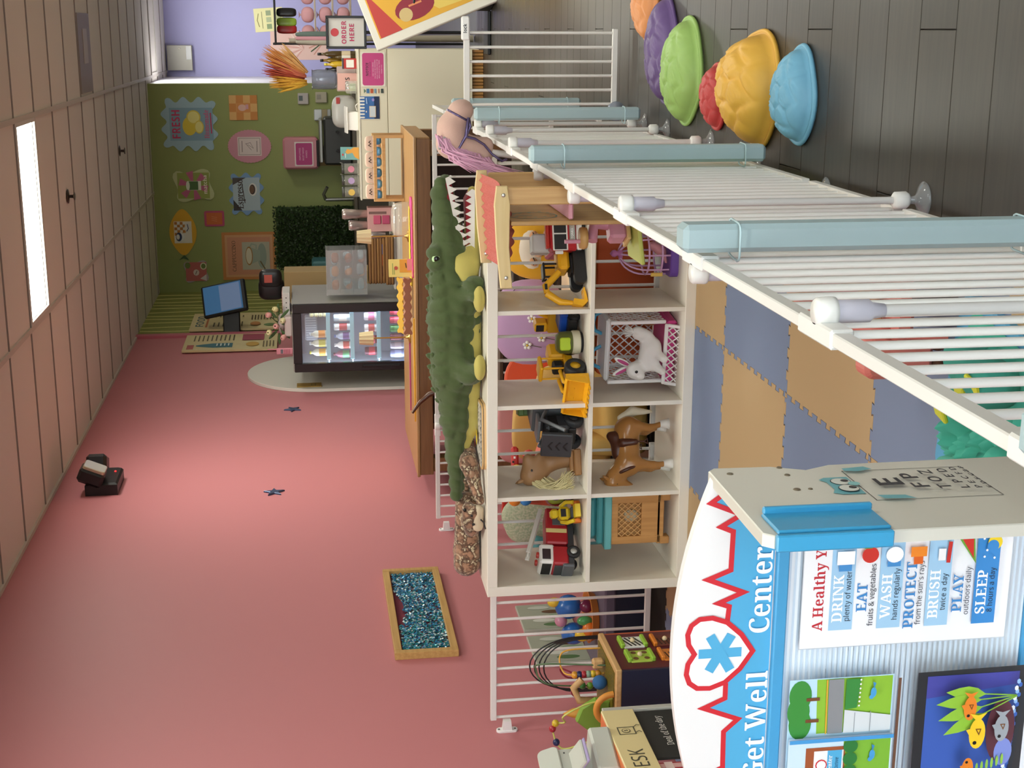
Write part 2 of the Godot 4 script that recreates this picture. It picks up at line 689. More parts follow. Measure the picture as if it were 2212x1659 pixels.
func build_room() -> void:
	# floor slab, and planks laid on it where they show
	var fl := struct("floor", box(v3((WX + RX) / 2, -0.06, (FZ + PZ) / 2), v3(RX - WX + 0.4, 0.1, FZ - PZ + 0.4)), wood("38332b", "29241e", 0.42, 0))
	var pm := []
	for k in 4:
		pm.append(wood(["3d372e", "3a342c", "3c362d", "373129"][k], ["2d2821", "2b2620", "2f2a23", "29241e"][k], 0.36, 0))
	var plank := meshof(box(v3(0, -0.005, 0), v3(1.217, 0.01, 0.1805), 0.0012))
	var kk := 0
	for iz in 56:
		var z := -6.6 + iz * 0.1825
		for ix in 3:
			var x: float = 0.95 + ix * 1.219 + [0.0, 0.42, 0.81, 0.2][iz % 4] - 0.3
			var o := MeshInstance3D.new()
			o.mesh = plank
			o.material_override = pm[(iz * 7 + ix * 5) % 4]
			o.name = "plank" if kk == 0 else "plank_%03d" % kk
			fl.add_child(o)
			o.position = v3(x, 0, z)
			kk += 1
	# walls
	var pink := mat("c67c81", 0.55, 0.0, {"bump": [0.35, 2.0, 0.12, 3.0]})
	struct("wall_left", box(v3(WX - 0.06, CH / 2, (FZ - 8.55) / 2), v3(0.12, CH + 0.1, FZ + 8.55)), pink)
	var green := mat("8e9758", 0.55, 0.0, {"bump": [0.35, 2.0, 0.12, 3.0]})
	var sw := struct("wall_side_green", box(v3(WX - 0.05, CH / 2, (GZ - 8.55) / 2), v3(0.12, CH + 0.1, -8.55 - GZ)), mat("8a9048", 0.6))
	# hand painted wavy lines on it
	for i in 11:
		var st := S()
		var z0 := -8.68 - i * 0.185
		var pts := []
		for k in 13:
			var y := CH - k * 0.17
			pts.append(v3(WX + 0.011, y, z0 + 0.028 * sin(k * 0.62 + i * 1.7)))
		tube(st, pts, 0.007, 5)
		obj("painted_line", st, mat("c3c07c", 0.7), sw)
	struct("trim_1", box(v3(WX + 0.005, CH / 2, -8.44), v3(0.05, CH, 0.09), 0.004), mat("c26a78", 0.5))
	struct("wall_back", box(v3((WX + 1.489) / 2, CH / 2, GZ - 0.06), v3(1.489 - WX, CH + 0.1, 0.12)), green)
	struct("wall_jamb", box(v3(1.479, CH / 2, (GZ + PZ) / 2 - 0.06), v3(0.02, CH + 0.1, -PZ + GZ)), mat("d9d6e2", 0.5))
	struct("wall_purple", box(v3((1.4 + RX) / 2, CH / 2, PZ - 0.06), v3(RX - 1.4, CH + 0.1, 0.12)), mat("a9a6d6", 0.55, 0.0, {"bump": [0.35, 2.0, 0.12, 3.0]}))
	struct("wall_right", box(v3(RX + 0.06, CH / 2, (FZ + PZ) / 2), v3(0.12, CH + 0.1, FZ - PZ + 0.2)), mat("d9d2c4", 0.6))
	# shop front with tall glazing
	var fs := S()
	bxr(fs, v3(WX - 0.1, 0, FZ), v3(RX + 0.1, 0.35, FZ + 0.12))
	bxr(fs, v3(WX - 0.1, 2.65, FZ), v3(RX + 0.1, CH + 0.05, FZ + 0.12))
	for x in [WX - 0.05, 0.65, 2.15, 3.65, RX]:
		bxr(fs, v3(x - 0.05, 0.35, FZ), v3(x + 0.05, 2.65, FZ + 0.12))
	struct("wall_front", fs, mat("cfcac0", 0.5))
	var gl := mat("e8f0f0", 0.02, 0.0, {"a": 0.08})
	var xs := [WX, 0.65, 2.15, 3.65, RX]
	for i in 4:
		struct("window_%d" % (i + 1), box(v3((xs[i] + xs[i + 1]) / 2, 1.5, FZ + 0.06), v3(xs[i + 1] - xs[i] - 0.1, 2.3, 0.006)), gl)
	var pv := struct("pavement", box(v3(2, -0.1, FZ + 5.1), v3(24, 0.12, 10)), mat("b4b1aa", 0.8))
	pv.set_meta("kind", "structure")
	# ceiling: slab above, lay-in panels and T-bars below it
	var ce := struct("ceiling", box(v3((WX + RX) / 2, CH + 0.16, (FZ + PZ) / 2), v3(RX - WX + 0.4, 0.1, FZ - PZ + 0.4)), mat("6b655c", 0.8))
	var tile_m := [mat("e9e2d8", 0.85), mat("e5ded4", 0.85), mat("e2dbd1", 0.85)]
	var off_m := mat("9a8f83", 0.35)
	var pw := 1.2235
	var tb := S()
	var cols := [-0.8995, 0.324, 1.5475, 2.771, 3.9945]
	for x in cols:
		bx(tb, v3(x, CH - 0.004, (FZ + PZ) / 2), v3(0.032, 0.012, FZ - PZ))
	bx(tb, v3(WX + 0.012, CH - 0.006, (FZ - 8.4) / 2), v3(0.024, 0.02, FZ + 8.4))
	obj("main_tee", tb, mat("cfc6ba", 0.5), ce)
	var rows := []
	var z := -3.58
	while z > PZ: z -= 0.635
	while z < FZ:
		rows.append(z)
		z += 0.635
	var cr := S()
	for r in rows:
		bx(cr, v3((WX + RX) / 2, CH - 0.0035, r), v3(RX - WX, 0.009, 0.012))
	obj("cross_tee", cr, mat("8d8278", 0.5), ce)
	var pmesh := meshof(box(v3(0, 0.006, 0), v3(pw - 0.026, 0.014, 0.628), 0.004))
	var lit := {"1_-4.215": 1, "3_-8.66": 1, "3_-11.835": 1, "1_0.23": 1, "1_4.04": 1, "3_-1.04": 1, "3_2.77": 1, "3_-5.485": 1, "0_2.135": 1}
	var n := 0
	for ic in 5:
		for r in rows:
			var key := "%d_%s" % [ic, str(snapped(r, 0.001))]
			if lit.has(key): continue
			var o := MeshInstance3D.new()
			o.mesh = pmesh
			o.name = "ceiling_panel" if n == 0 else "ceiling_panel_%03d" % n
			n += 1
			ce.add_child(o)
			o.position = v3(cols[ic] + pw / 2, CH, r + 0.3175)
			o.material_override = tile_m[(ic * 5 + int(round(r * 3))) % 3]
	troffer(0.324, 1.5475, -4.215, -3.58, "glowing fluorescent troffer in the ceiling near the pink wall", 1.7)
	troffer(1.5475, 2.771, -11.835, -11.2, "glowing fluorescent troffer in the ceiling beside the purple wall", 1.5)
	troffer(0.324, 1.5475, 0.23, 0.865, "ceiling troffer above the cube shelf", 0.85)
	troffer(0.324, 1.5475, 4.04, 4.675, "ceiling troffer above the doctor play center", 0.6)
	troffer(2.771, 3.9945, -1.04, -0.405, "ceiling troffer above the stepping stones aisle", 0.75)
	troffer(2.771, 3.9945, 2.77, 3.405, "ceiling troffer near the shop front aisle", 0.55)
	troffer(2.771, 3.9945, -8.66, -8.025, "ceiling troffer over the order queue beside the cream counter", 1.5)
	troffer(2.771, 3.9945, -5.485, -4.85, "ceiling troffer in front of the cream counter", 2.0)


func build_all() -> void:
	build_shelf()
	build_mats()
	build_fences()
	build_stones()
	build_clinic()
	build_more()

const SY := 0.012      # mat thickness: the shelf stands on it
func build_shelf() -> void:
	var t := thing("cube_shelf", "white eight-cube shelf unit filled with toys on the foam mat", "shelf", v3(0, SY, 0))
	var m := mat("e6e0d2", 0.38)
	var W := 1.465
	var H := 0.765
	var D := 0.39
	var zc := -D / 2
	obj("side_panel", box(v3(0.019, H / 2, zc), v3(0.038, H, D), 0.0012), m, t)
	obj("side_panel", box(v3(W - 0.019, H / 2, zc), v3(0.038, H, D), 0.0012), m, t)
	obj("top_panel", box(v3(W / 2, H - 0.019, zc), v3(W - 0.0765, 0.038, D), 0.0012), m, t)
	obj("bottom_panel", box(v3(W / 2, 0.019, zc), v3(W - 0.0765, 0.038, D), 0.0012), m, t)
	for i in 3:
		for j in 2:
			obj("divider", box(v3(0.038 + (i + 1) * 0.3352 + (i + 0.5) * 0.016, 0.038 + 0.16825 + j * 0.3525, zc - 0.002), v3(0.016, 0.3365, D - 0.004), 0.0008), m, t)
	obj("middle_shelf", box(v3(W / 2, 0.3825, zc - 0.001), v3(W - 0.0765, 0.016, D - 0.002), 0.0008), m, t)

func mat_outline(w: float, d: float, n: int, out: Array) -> PackedVector2Array:
	# interlocking puzzle edge: teeth stand out on sides flagged 1, notch in on sides flagged -1
	var p := PackedVector2Array()
	var c := [Vector2(-w / 2, -d / 2), Vector2(w / 2, -d / 2), Vector2(w / 2, d / 2), Vector2(-w / 2, d / 2)]
	var th := 0.014
	for s in 4:
		var a: Vector2 = c[s]
		var b: Vector2 = c[(s + 1) % 4]
		var dir := (b - a).normalized()
		var nn := Vector2(dir.y, -dir.x)
		p.append(a)
		if out[s] == 0: continue
		var L := (b - a).length()
		for i in n:
			var s0 := L * (i + 0.28) / n
			var s1 := L * (i + 0.78) / n
			var o: float = th * out[s]
			p.append(a + dir * s0)
			p.append(a + dir * (s0 - 0.004) + nn * o)
			p.append(a + dir * (s1 + 0.004) + nn * o)
			p.append(a + dir * s1)
	return p

func build_mats() -> void:
	var blue := mat("7583a0", 0.75, 0.0, {"bump": [0.2, 3.0, 0.25, 9.0]})
	var tan := mat("b3976f", 0.75, 0.0, {"bump": [0.2, 3.0, 0.25, 9.0]})
	var rot := Basis(Vector3.RIGHT, -PI / 2)
	var where := ["beside the pink wall", "along the shelf's second column", "along the shelf's third column", "beside the white play fence"]
	var depth := ["under the shelf", "just in front of the shelf", "one row out from the shelf", "two rows out from the shelf", "under the doctor play center", "past the doctor play center"]
	for ix in range(-3, 1):
		for iz in range(0, 5):
			var x0 := 1.01 + (ix) * 0.612
			var z0 := 0.351 + (iz - 1) * 0.63
			var w := 0.612
			var xa: float = max(x0, WX + 0.02)
			w = x0 + 0.612 - xa
			var is_tan := (ix + iz) % 2 == 0
			var st := S()
			# polygon y is -z after laying flat
			extr(st, mat_outline(w - 0.001, 0.629, 9, [1, 0 if ix == 0 else 1, -1, 0 if ix == -3 else -1]), SY, Transform3D(rot, v3(xa + w / 2, 0, z0 + 0.315)), 0.0015)
			var o := obj("foam_tile", st, tan if is_tan else blue)
			tag(o, "%s foam puzzle tile %s, %s" % ["tan" if is_tan else "blue", depth[iz + 1], where[ix + 3]], "floor mat", "interlocking foam floor tiles")

# ---------- play fence ----------
func fence_panel(f: Node3D, a: Vector3, b: Vector3, n: int, top := 0.71) -> Node3D:
	var m := mat("e9e7e2", 0.35)
	var d := b - a
	var L := d.length()
	var t := obj("panel_top_rail", box(v3(0, top - 0.0125, 0), v3(L - 0.05, 0.025, 0.019), 0.002), m, f)
	obj("bottom_rail", box(v3(0, 0.05, 0), v3(L - 0.05, 0.024, 0.019), 0.002), m, t)
	t.transform = Transform3D(Basis(Vector3.UP, atan2(-d.z, d.x)), v3((a.x + b.x) / 2, 0, (a.z + b.z) / 2))
	for i in n:
		obj("bar", barmesh(), m, t).position = v3(-L / 2 + L * (i + 0.5) / n, 0, 0)
	return t

var _bar: ArrayMesh
func barmesh() -> ArrayMesh:
	if _bar == null:
		var st := S()
		cyl(st, v3(0, 0.06, 0), v3(0, 0.69, 0), 0.0062, -1.0, 10)
		_bar = meshof(st)
	return _bar

func fence_hub(f: Node3D, p: Vector3, side: float, axis := Vector3.RIGHT, foot := true) -> void:
	# knuckle between two panels: cap, clear sleeve, rod, suction foot; side picks which face it sits on
	var w := mat("efeeea", 0.35)
	var o := axis * side * 0.026
	var y := 0.71
	var t := obj("hinge", box(v3(0, y - 0.014, 0), v3(0.028, 0.034, 0.028) + (Vector3(0, 0, 0.1) if axis.x != 0 else Vector3(0.1, 0, 0)), 0.003), w, f)
	t.position = p
	var st := S()
	lathe(st, [[0, y + 0.003], [0.017, y + 0.003], [0.0205, y - 0.001], [0.0215, y - 0.02], [0.0205, y - 0.026], [0, y - 0.026]], o)
	obj("cap", st, w, t)
	st = S()
	lathe(st, [[0.0165, y - 0.026], [0.0165, y - 0.075], [0.012, y - 0.08], [0.0095, y - 0.098], [0, y - 0.098]], o, Basis(), 12)
	obj("sleeve", st, mat("d8d5e2", 0.3), t)
	obj("rod", cyl(S(), o + v3(0, 0.05, 0), o + v3(0, y - 0.09, 0), 0.0085), mat("dcdad8", 0.3), t)
	st = S()
	lathe(st, [[0, 0.075], [0.013, 0.075], [0.0195, 0.07], [0.0205, 0.045], [0.016, 0.038], [0, 0.038]], o)
	obj("lower_knuckle", st, w, t)
	if foot:
		st = S()
		lathe(st, [[0.008, 0.04], [0.01, 0.02], [0.03, 0.006], [0.042, 0.001], [0.04, 0.0], [0, 0.0]], o)
		obj("suction_foot", st, mat("c9cdd0", 0.08, 0.0, {"a": 0.35}), t)

func foam_post(p: Vector3, label: String, hgt := 0.71) -> void:
	var t := thing("foam_bumper", label, "foam bumper", p, Vector3.ZERO, "light blue foam bumpers tied to the fence")
	obj("foam", box(v3(0, 0.04 + hgt / 2, 0), v3(0.05, hgt, 0.06), 0.009), mat("adc4c9", 0.7, 0.0, {"bump": [0.5, 2.0, 0.3, 14.0]}), t)
	for y in [0.105, 0.04 + hgt - 0.1]:
		var st := S()
		var pts := []
		for q in rr(0.066, 0.092, 0.012, 2): pts.append(v3(q.x - 0.006, y + 0.004 * sin(q.y * 40), q.y))
		tube(st, pts, 0.0022, 5, true)
		obj("zip_tie", st, mat("c4dfe6", 0.4), t)

func build_fences() -> void:
	var FX := 1.665
	var f := thing("play_fence", "long white barred play fence along the aisle with hinged panels and open gate", "play fence", v3(0, 0, 0))
	var hz := [-0.9, -0.53, 0.07, 0.6, 1.18, 1.79, 2.385, 3.01, 3.62, 4.2]
	for i in 9: fence_panel(f, v3(FX, 0, hz[i]), v3(FX, 0, hz[i + 1]), 6 if i == 0 else 9)
	fence_panel(f, v3(1.66, 0, -2.86), v3(FX, 0, -2.2), 9)
	fence_panel(f, v3(FX, 0, -2.2), v3(FX, 0, -1.55), 9)
	var sides := [1, 1, 1, -1, -1, 1, -1, 1, -1]
	for i in 9: fence_hub(f, v3(FX, 0, hz[i]), sides[i])
	foam_post(v3(1.712, 0, -2.1), "light blue foam bumper behind the open gate, farthest down the aisle", 0.64)
	foam_post(v3(1.735, 0, -0.84), "light blue foam bumper by the open gate and the hobby horse's nose", 0.68)
	foam_post(v3(1.712, 0, 0.757), "light blue foam bumper nearest the yellow stepping stone")
	foam_post(v3(1.712, 0, 2.437), "light blue foam bumper beside the pink doll seat")
	foam_post(v3(1.712, 0, 3.685), "light blue foam bumper by the eye chart with a chipped top", 0.72)
	# open gate, a part of the fence run
	var m := mat("e9e7e2", 0.35)
	var g := obj("gate", box(v3(0.17, 0.7, 0), v3(0.34, 0.026, 0.02), 0.002), m, f)
	obj("bottom_rail", box(v3(0.175, 0.05, 0), v3(0.35, 0.024, 0.02), 0.002), m, g)
	g.position = v3(1.72, 0, -1.28)
	g.set_meta("label", "gate swung open across the dark floor")
	for i in 6: obj("bar", barmesh(), m, g).position = v3(0.03 + i * 0.0605, 0, 0)
	obj("latch_handle", box(v3(0.35, 0.705, 0.004), v3(0.1, 0.036, 0.03), 0.006), mat("f2f1ee", 0.3), g)
	put_print(Paint.new().text("lock", 0, -0.005, 0.014, "2b2b2b", 0, "Droid Sans", 700), g, xf(v3(0.35, 0.706, 0.0195)), "lettering")
	obj("wheel", lathe(S(), [[0, -0.008], [0.04, -0.008], [0.043, 0], [0.04, 0.008], [0, 0.008]], v3(0.0, 0.045, 0.03), Basis(Vector3.RIGHT, PI / 2)), mat("9aa3b2", 0.2, 0.3), g)
	# fence behind the shelf out to the pink wall
	f = thing("play_fence", "white barred play fence running behind the cube shelf to the pink wall", "play fence", v3(0, 0, 0))
	fence_panel(f, v3(-0.76, 0, -0.425), v3(-0.1, 0, -0.425), 9)
	for i in 3: fence_panel(f, v3(-0.1 + i * 0.575, 0, -0.425), v3(0.475 + i * 0.575, 0, -0.425), 6)
	wall_mount(f, v3(WX, 0.64, -0.425))
	# far fence in front of the wooden table
	var fz := -2.86
	f = thing("play_fence", "white barred play fence in front of the wooden table", "play fence", v3(0, 0, 0))
	for i in 4: fence_panel(f, v3(-0.74 + i * 0.595, 0, fz), v3(-0.145 + i * 0.595, 0, fz), 9)
	for x in [-0.145, 0.45, 1.045]: fence_hub(f, v3(x, 0, fz), 1, Vector3.BACK, false)
	wall_mount(f, v3(WX, 0.65, fz))

func wall_mount(f: Node3D, p: Vector3) -> void:
	var m := mat("efeeec", 0.35)
	var t := obj("wall_bracket", extr(S(), rr(0.09, 0.036, 0.016), 0.009, xf(Vector3.ZERO, v3(0, 90, 90)), 0.0015), m, f)
	t.position = p
	obj("socket", extr(S(), P2([-0.02, 0.009, 0.02, 0.009, 0.016, 0.05, -0.016, 0.05]), 0.03, Transform3D(Basis(v3(0, 1, 0), v3(1, 0, 0), v3(0, 0, -1)), v3(0, 0, 0.015)), 0.001), m, t)
	for s in [-1, 1]:
		obj("screw", lathe(S(), [[0, 0.0105], [0.004, 0.0105], [0.005, 0.009]], v3(0, s * 0.034, 0), Basis(Vector3.FORWARD, PI / 2), 8), mat("555555", 0.4, 0.8), t)

# ---------- stepping stones ----------
func stone(c: Vector3, rx: float, rz: float, hgt: float, yaw: float, m: Material, label: String, sd: int) -> void:
	var o := thing("stepping_stone", label, "stepping stone", c, v3(0, yaw, 0), "coloured river stepping stones on the aisle floor")
	var st := S()
	st.set_smooth_group(0)
	var g := RandomNumberGenerator.new()
	g.seed = sd
	var cells := [Vector2(0, 0)]
	for k in 5: cells.append(Vector2.from_angle(TAU * (k + 0.3 * g.randf()) / 5) * 0.48)
	for k in 8: cells.append(Vector2.from_angle(TAU * (k + 0.35 + 0.3 * g.randf()) / 8) * 0.83)
	var NR := 30
	var NA := 72
	var P := []
	for i in NR + 1:
		var row := []
		for j in NA:
			var r := pow(float(i) / NR, 0.8)
			var a := TAU * j / NA
			var q := Vector2.from_angle(a) * r
			var y: float = hgt * sqrt(max(0.0, 1.0 - pow(min(r / 0.93, 1.0), 2.2)))
			# pillowed shell plates with engraved growth rings
			var d1 := 9.0
			var d2 := 9.0
			for cpt in cells:
				var d := q.distance_to(cpt)
				if d < d1:
					d2 = d1
					d1 = d
				elif d < d2: d2 = d
			if r < 0.92:
				y += 0.13 * hgt * (clamp((d2 - d1) / 0.13, 0.0, 1.0) - 0.6) * (1.0 - 0.3 * r)
				y += 0.022 * hgt * sin(d1 * 85.0) * clamp((d2 - d1) / 0.2, 0.0, 1.0)
			var wob := 1.0 + 0.035 * sin(3 * a + sd) + 0.02 * sin(5 * a)
			row.append(v3(q.x * rx * wob, max(y, 0.0) + 0.013, q.y * rz * wob))
		P.append(row)
	for i in NR:
		for j in NA:
			var j2 := (j + 1) % NA
			if i > 0: tri(st, P[i][j], P[i + 1][j2], P[i][j2])
			tri(st, P[i][j], P[i + 1][j], P[i + 1][j2])
	for j in NA:
		var j2 := (j + 1) % NA
		quad(st, P[NR][j], P[NR][j] * v3(1.01, 0, 1.01), P[NR][j2] * v3(1.01, 0, 1.01), P[NR][j2])
	obj("shell", st, m, o)
	st = S()
	var rim := []
	for j in NA: rim.append(P[NR][j] * v3(1.0, 0, 1.0) + v3(0, 0.008, 0))
	tube(st, rim, 0.0075, 6, true)
	obj("rubber_rim", st, m, o)

func build_stones() -> void:
	var o := {"bump": [0.4, 2.0, 0.15, 20.0]}
	stone(v3(2.19, 0, -0.86), 0.17, 0.15, 0.06, 10, mat("e0955a", 0.5, 0.0, o), "orange turtle-shell stepping stone half hidden behind the purple one", 5)
	stone(v3(1.985, 0, -0.54), 0.205, 0.15, 0.075, 12, mat("6a5288", 0.5, 0.0, o), "purple turtle-shell stepping stone between the orange and green ones", 2)
	stone(v3(1.919, 0, -0.235), 0.192, 0.175, 0.085, -12, mat("98bd66", 0.5, 0.0, o), "lime green turtle-shell stepping stone on the dark floor", 3)
	stone(v3(1.85, 0, 0.15), 0.108, 0.1, 0.05, 12, mat("bd3a3a", 0.5, 0.0, o), "small red turtle-shell stepping stone", 4)
	stone(v3(1.896, 0, 0.585), 0.173, 0.195, 0.115, -10, mat("e3b045", 0.5, 0.0, o), "large tall yellow turtle-shell stepping stone", 6)
	stone(v3(1.886, 0, 0.955), 0.135, 0.12, 0.07, -4, mat("74b2d0", 0.5, 0.0, o), "light blue turtle-shell stepping stone beside the large yellow one", 8)

# ---------- doctor play center ----------
func build_clinic() -> void:
	var t := thing("doctor_play_center", "white and blue Get Well Center wooden doctor play center with eye chart", "play center", v3(1.195, SY, 3.02))
	var wm := mat("efedec", 0.35)
	# main panel: arched board, x from the middle, y from the mat
	var oy := SY
	var p := PackedVector2Array()
	p.append(Vector2(-0.262, 0.0))
	p.append(Vector2(0.262, 0.0))
	for i in 21:
		var x := 0.262 - 0.524 * i / 20.0
		p.append(Vector2(x, 0.9 - oy - 0.05 * pow(abs(x) / 0.262, 2.0)))
	obj("arched_panel", extr(S(), p, 0.016, xf(v3(0, 0, -0.016)), 0.0012), wm, t)
	var P := Paint.new()
	var X := 1.195
	# world (x, y) on the panel to its own
	var left := [-0.262, 0.806, -0.225, 0.851, -0.207, 0.799, -0.192, 0.836, -0.185, 0.819, -0.127, 0.819, -0.108, 0.798, -0.087, 0.851, -0.073, 0.819, -0.049, 0.819]
	var right := [0.047, 0.821, 0.071, 0.819, 0.077, 0.835, 0.092, 0.799, 0.114, 0.852, 0.127, 0.819, 0.185, 0.818, 0.193, 0.836, 0.21, 0.807, 0.229, 0.852, 0.2615, 0.806]
	left = [-0.262, 0.806, -0.231, 0.852, -0.21, 0.807, -0.193, 0.836, -0.185, 0.818, -0.127, 0.819, -0.108, 0.798, -0.087, 0.851, -0.073, 0.819, -0.049, 0.819]
	var band := PackedVector2Array()
	for a in [left, right]:
		for i in range(0, a.size(), 2): band.append(Vector2(a[i], a[i + 1] - oy))
	band.append(Vector2(0.2615, 0.755 - oy))
	band.append(Vector2(-0.2615, 0.755 - oy))
	P.poly(band, "53aedb")
	for a in [left, right]:
		var s := []
		for i in range(0, a.size(), 2):
			s.append(a[i])
			s.append(a[i + 1] - oy)
		P.line(s, 0.0075, "d42a34")
	var heart := [0, 0.781, 0.027, 0.799, 0.047, 0.821, 0.055, 0.843, 0.054, 0.862, 0.045, 0.874, 0.031, 0.879, 0.015, 0.877, 0.0, 0.868, -0.015, 0.877, -0.031, 0.879, -0.045, 0.874, -0.054, 0.862, -0.055, 0.843, -0.047, 0.821, -0.027, 0.799]
	var hp := PackedVector2Array()
	var hl := []
	for i in range(0, heart.size(), 2):
		hp.append(Vector2(heart[i], heart[i + 1] - oy))
		hl.append(heart[i])
		hl.append(heart[i + 1] - oy)
	P.poly(hp, "f4f3f3")
	P.line(hl, 0.0075, "d42a34", true)
	for k in 3:
		var d := Vector2.from_angle(PI / 2 + k * PI / 3) * 0.032
		P.line([-d.x, 0.83 - oy - d.y, d.x, 0.83 - oy + d.y], 0.0145, "53aedb")
	P.text("Get Well", -0.032, 0.757 - oy, 0.031, "ffffff", 1, "Droid Serif", 700, 0.173)
	P.text("Center", 0.029, 0.7585 - oy, 0.031, "ffffff", -1, "Droid Serif", 700, 0.132)
	P.oval(0.1685, 0.762 - oy, 0.0065, 0.0065, "d42a34")
	# striped wallpaper
	P.rect(0, 0.551 - oy, 0.523, 0.36, "eef3f7")
	for i in 45: P.rect(0, 0.732 - oy - i * 0.008, 0.523, 0.0035, "cddcea")
	# healthy-you poster
	P.poly(P2([0.006, 0.719 - oy, 0.169, 0.719 - oy, 0.169, 0.403 - oy, 0.006, 0.403 - oy]), "c2c9d0")
	P.poly(P2([0.0075, 0.718 - oy, 0.169, 0.718 - oy, 0.169, 0.404 - oy, 0.0075, 0.404 - oy]), "f5f5f7")
	P.text("A Healthy You", 0.034, 0.6855 - oy, 0.0155, "c3303a", -1, "Droid Serif", 700, 0.152)
	var rows := [["DRINK", "plenty of water", "a5cdea", "ffffff"], ["EAT", "fruits & vegetables", "", "3f88c9"], ["WASH", "hands regularly", "a5cdea", "ffffff"], ["PROTECT", "from the sun's rays", "", "3f88c9"], ["BRUSH", "twice a day", "a5cdea", "ffffff"], ["PLAY", "outdoors daily", "", "3f88c9"], ["SLEEP", "8 hours a day", "3b8bd0", "ffffff"]]
	for i in 7:
		var r: Array = rows[i]
		var yt := 0.677 - oy - i * 0.03595
		if r[2]: P.rect(0.101, yt - 0.018, 0.134, 0.0355, r[2])
		P.text(r[0], 0.083, yt - 0.0195, 0.0155, r[3], 0, "Droid Serif", 700)
		P.text(r[1], 0.086, yt - 0.0305, 0.0082, "2f3946", 0, "Droid Sans", 400)
	var iy := func_rows(0.677 - oy)
	# row pictures: glass, apple, tap, sun cream, brush, melon, moon
	P.rect(0.134, iy[0], 0.014, 0.019, "4a90cf")
	P.rect(0.147, iy[0], 0.02, 0.026, "ffffff")
	P.oval(0.15, iy[1], 0.012, 0.0125, "cf3328")
	P.rect(0.165, iy[1] + 0.004, 0.01, 0.012, "5d9f3f")
	P.rect(0.135, iy[2], 0.008, 0.02, "4a90cf")
	P.oval(0.149, iy[2], 0.012, 0.013, "ffffff")
	P.rect(0.139, iy[3], 0.012, 0.014, "e0661f")
	P.rect(0.152, iy[3], 0.015, 0.024, "f08b2a")
	P.line([0.133, iy[4] - 0.009, 0.165, iy[4] - 0.011], 0.006, "c9322b")
	P.rect(0.146, iy[4] + 0.001, 0.018, 0.011, "f4f4f4")
	P.poly(P2([0.13, iy[5] - 0.015, 0.168, iy[5] + 0.012, 0.168, iy[5] - 0.011]), "6aa63a")
	P.poly(P2([0.138, iy[5] - 0.011, 0.168, iy[5] + 0.008, 0.168, iy[5] - 0.009]), "cf3328")
	P.oval(0.161, iy[6] - 0.006, 0.011, 0.011, "f4d32a")
	P.oval(0.156, iy[6] - 0.003, 0.009, 0.009, "3b8bd0")
	for q in [[0.14, 0.009], [0.15, 0.006], [0.138, -0.006], [0.168, 0.012]]: P.oval(q[0], iy[6] + q[1], 0.0018, 0.0018, "ffffff", 8)
	# window with a garden view
	var wx := -0.0865
	P.rect(wx - 0.036, 0.655 - oy, 0.176, 0.158, "bfe0f4")
	P.poly(P2([-0.122, 0.69 - oy, -0.036, 0.693 - oy, -0.036, 0.578 - oy, -0.122, 0.578 - oy]), "8fbf3a")
	for q in [[-0.06, 0.717], [-0.085, 0.719], [-0.105, 0.716]]: P.oval(q[0], q[1] - oy, 0.024, 0.017, "3f8f3c")
	for q in [-0.066, -0.1]: P.rect(q, 0.698 - oy, 0.005, 0.02, "7a4a2c")
	P.poly(P2([-0.122, 0.674 - oy, -0.036, 0.676 - oy, -0.036, 0.653 - oy, -0.122, 0.651 - oy]), "8d8e90")
	P.line([-0.122, 0.6765 - oy, -0.036, 0.6785 - oy], 0.002, "e8a53a")
	P.poly(P2([-0.122, 0.65 - oy, -0.085, 0.65 - oy, -0.098, 0.578 - oy, -0.122, 0.578 - oy]), "d9dddf")
	for q in [0.634, 0.61]: P.line([-0.122, q - oy, -0.09, q - oy], 0.0012, "9ba0a4")
	P.poly(P2([-0.036, 0.65 - oy, -0.084, 0.65 - oy, -0.082, 0.632 - oy, -0.036, 0.628 - oy]), "3c8a3e")
	for i in 7: P.oval(-0.079 + i * 0.007, 0.629 - oy, 0.0016, 0.0016, "f4f4f0", 6)
	bird(P, -0.058, 0.609 - oy)
	# second casement: the clinic sign outside
	P.rect(-0.176, 0.655 - oy, 0.104, 0.158, "cfe6f5")
	P.poly(P2([-0.228, 0.648 - oy, -0.131, 0.65 - oy, -0.131, 0.578 - oy, -0.228, 0.578 - oy]), "7fb63a")
	P.rect(-0.185, 0.677 - oy, 0.09, 0.06, "a3552f")
	P.rect(-0.187, 0.672 - oy, 0.083, 0.045, "f1f0ee")
	P.rect(-0.187, 0.663 - oy, 0.083, 0.022, "53aedb")
	P.oval(-0.168, 0.683 - oy, 0.009, 0.009, "d42a34", 12)
	P.oval(-0.168, 0.683 - oy, 0.0072, 0.0072, "f4f3f3", 12)
	P.text("Get Well Center", -0.187, 0.667 - oy, 0.0062, "ffffff", 0, "Droid Serif", 700)
	P.text("43 Parkside Drive", -0.187, 0.6575 - oy, 0.0052, "2d4d6b", 0, "Droid Serif", 400)
	for q in [-0.14, -0.16, -0.18, -0.2]: P.oval(q, 0.64 - oy, 0.0105, 0.011, "2f7a38")
	bird(P, -0.155, 0.607 - oy)
	P.rect(-0.1265, 0.655 - oy, 0.006, 0.158, "4b9bd8")
	P.line([-0.234, 0.573 - oy, -0.034, 0.573 - oy], 0.0045, "6d4c3d")
	# fish tank
	P.poly(P2([-0.235, 0.546 - oy, -0.028, 0.546 - oy, -0.026, 0.374 - oy, -0.237, 0.374 - oy]), "2c2c30")
	P.rect(-0.131, 0.46 - oy, 0.192, 0.142, "3f5fb4")
	P.poly(P2([-0.035, 0.531 - oy, -0.07, 0.531 - oy, -0.055, 0.389 - oy, -0.035, 0.389 - oy]), "4a4aa0")
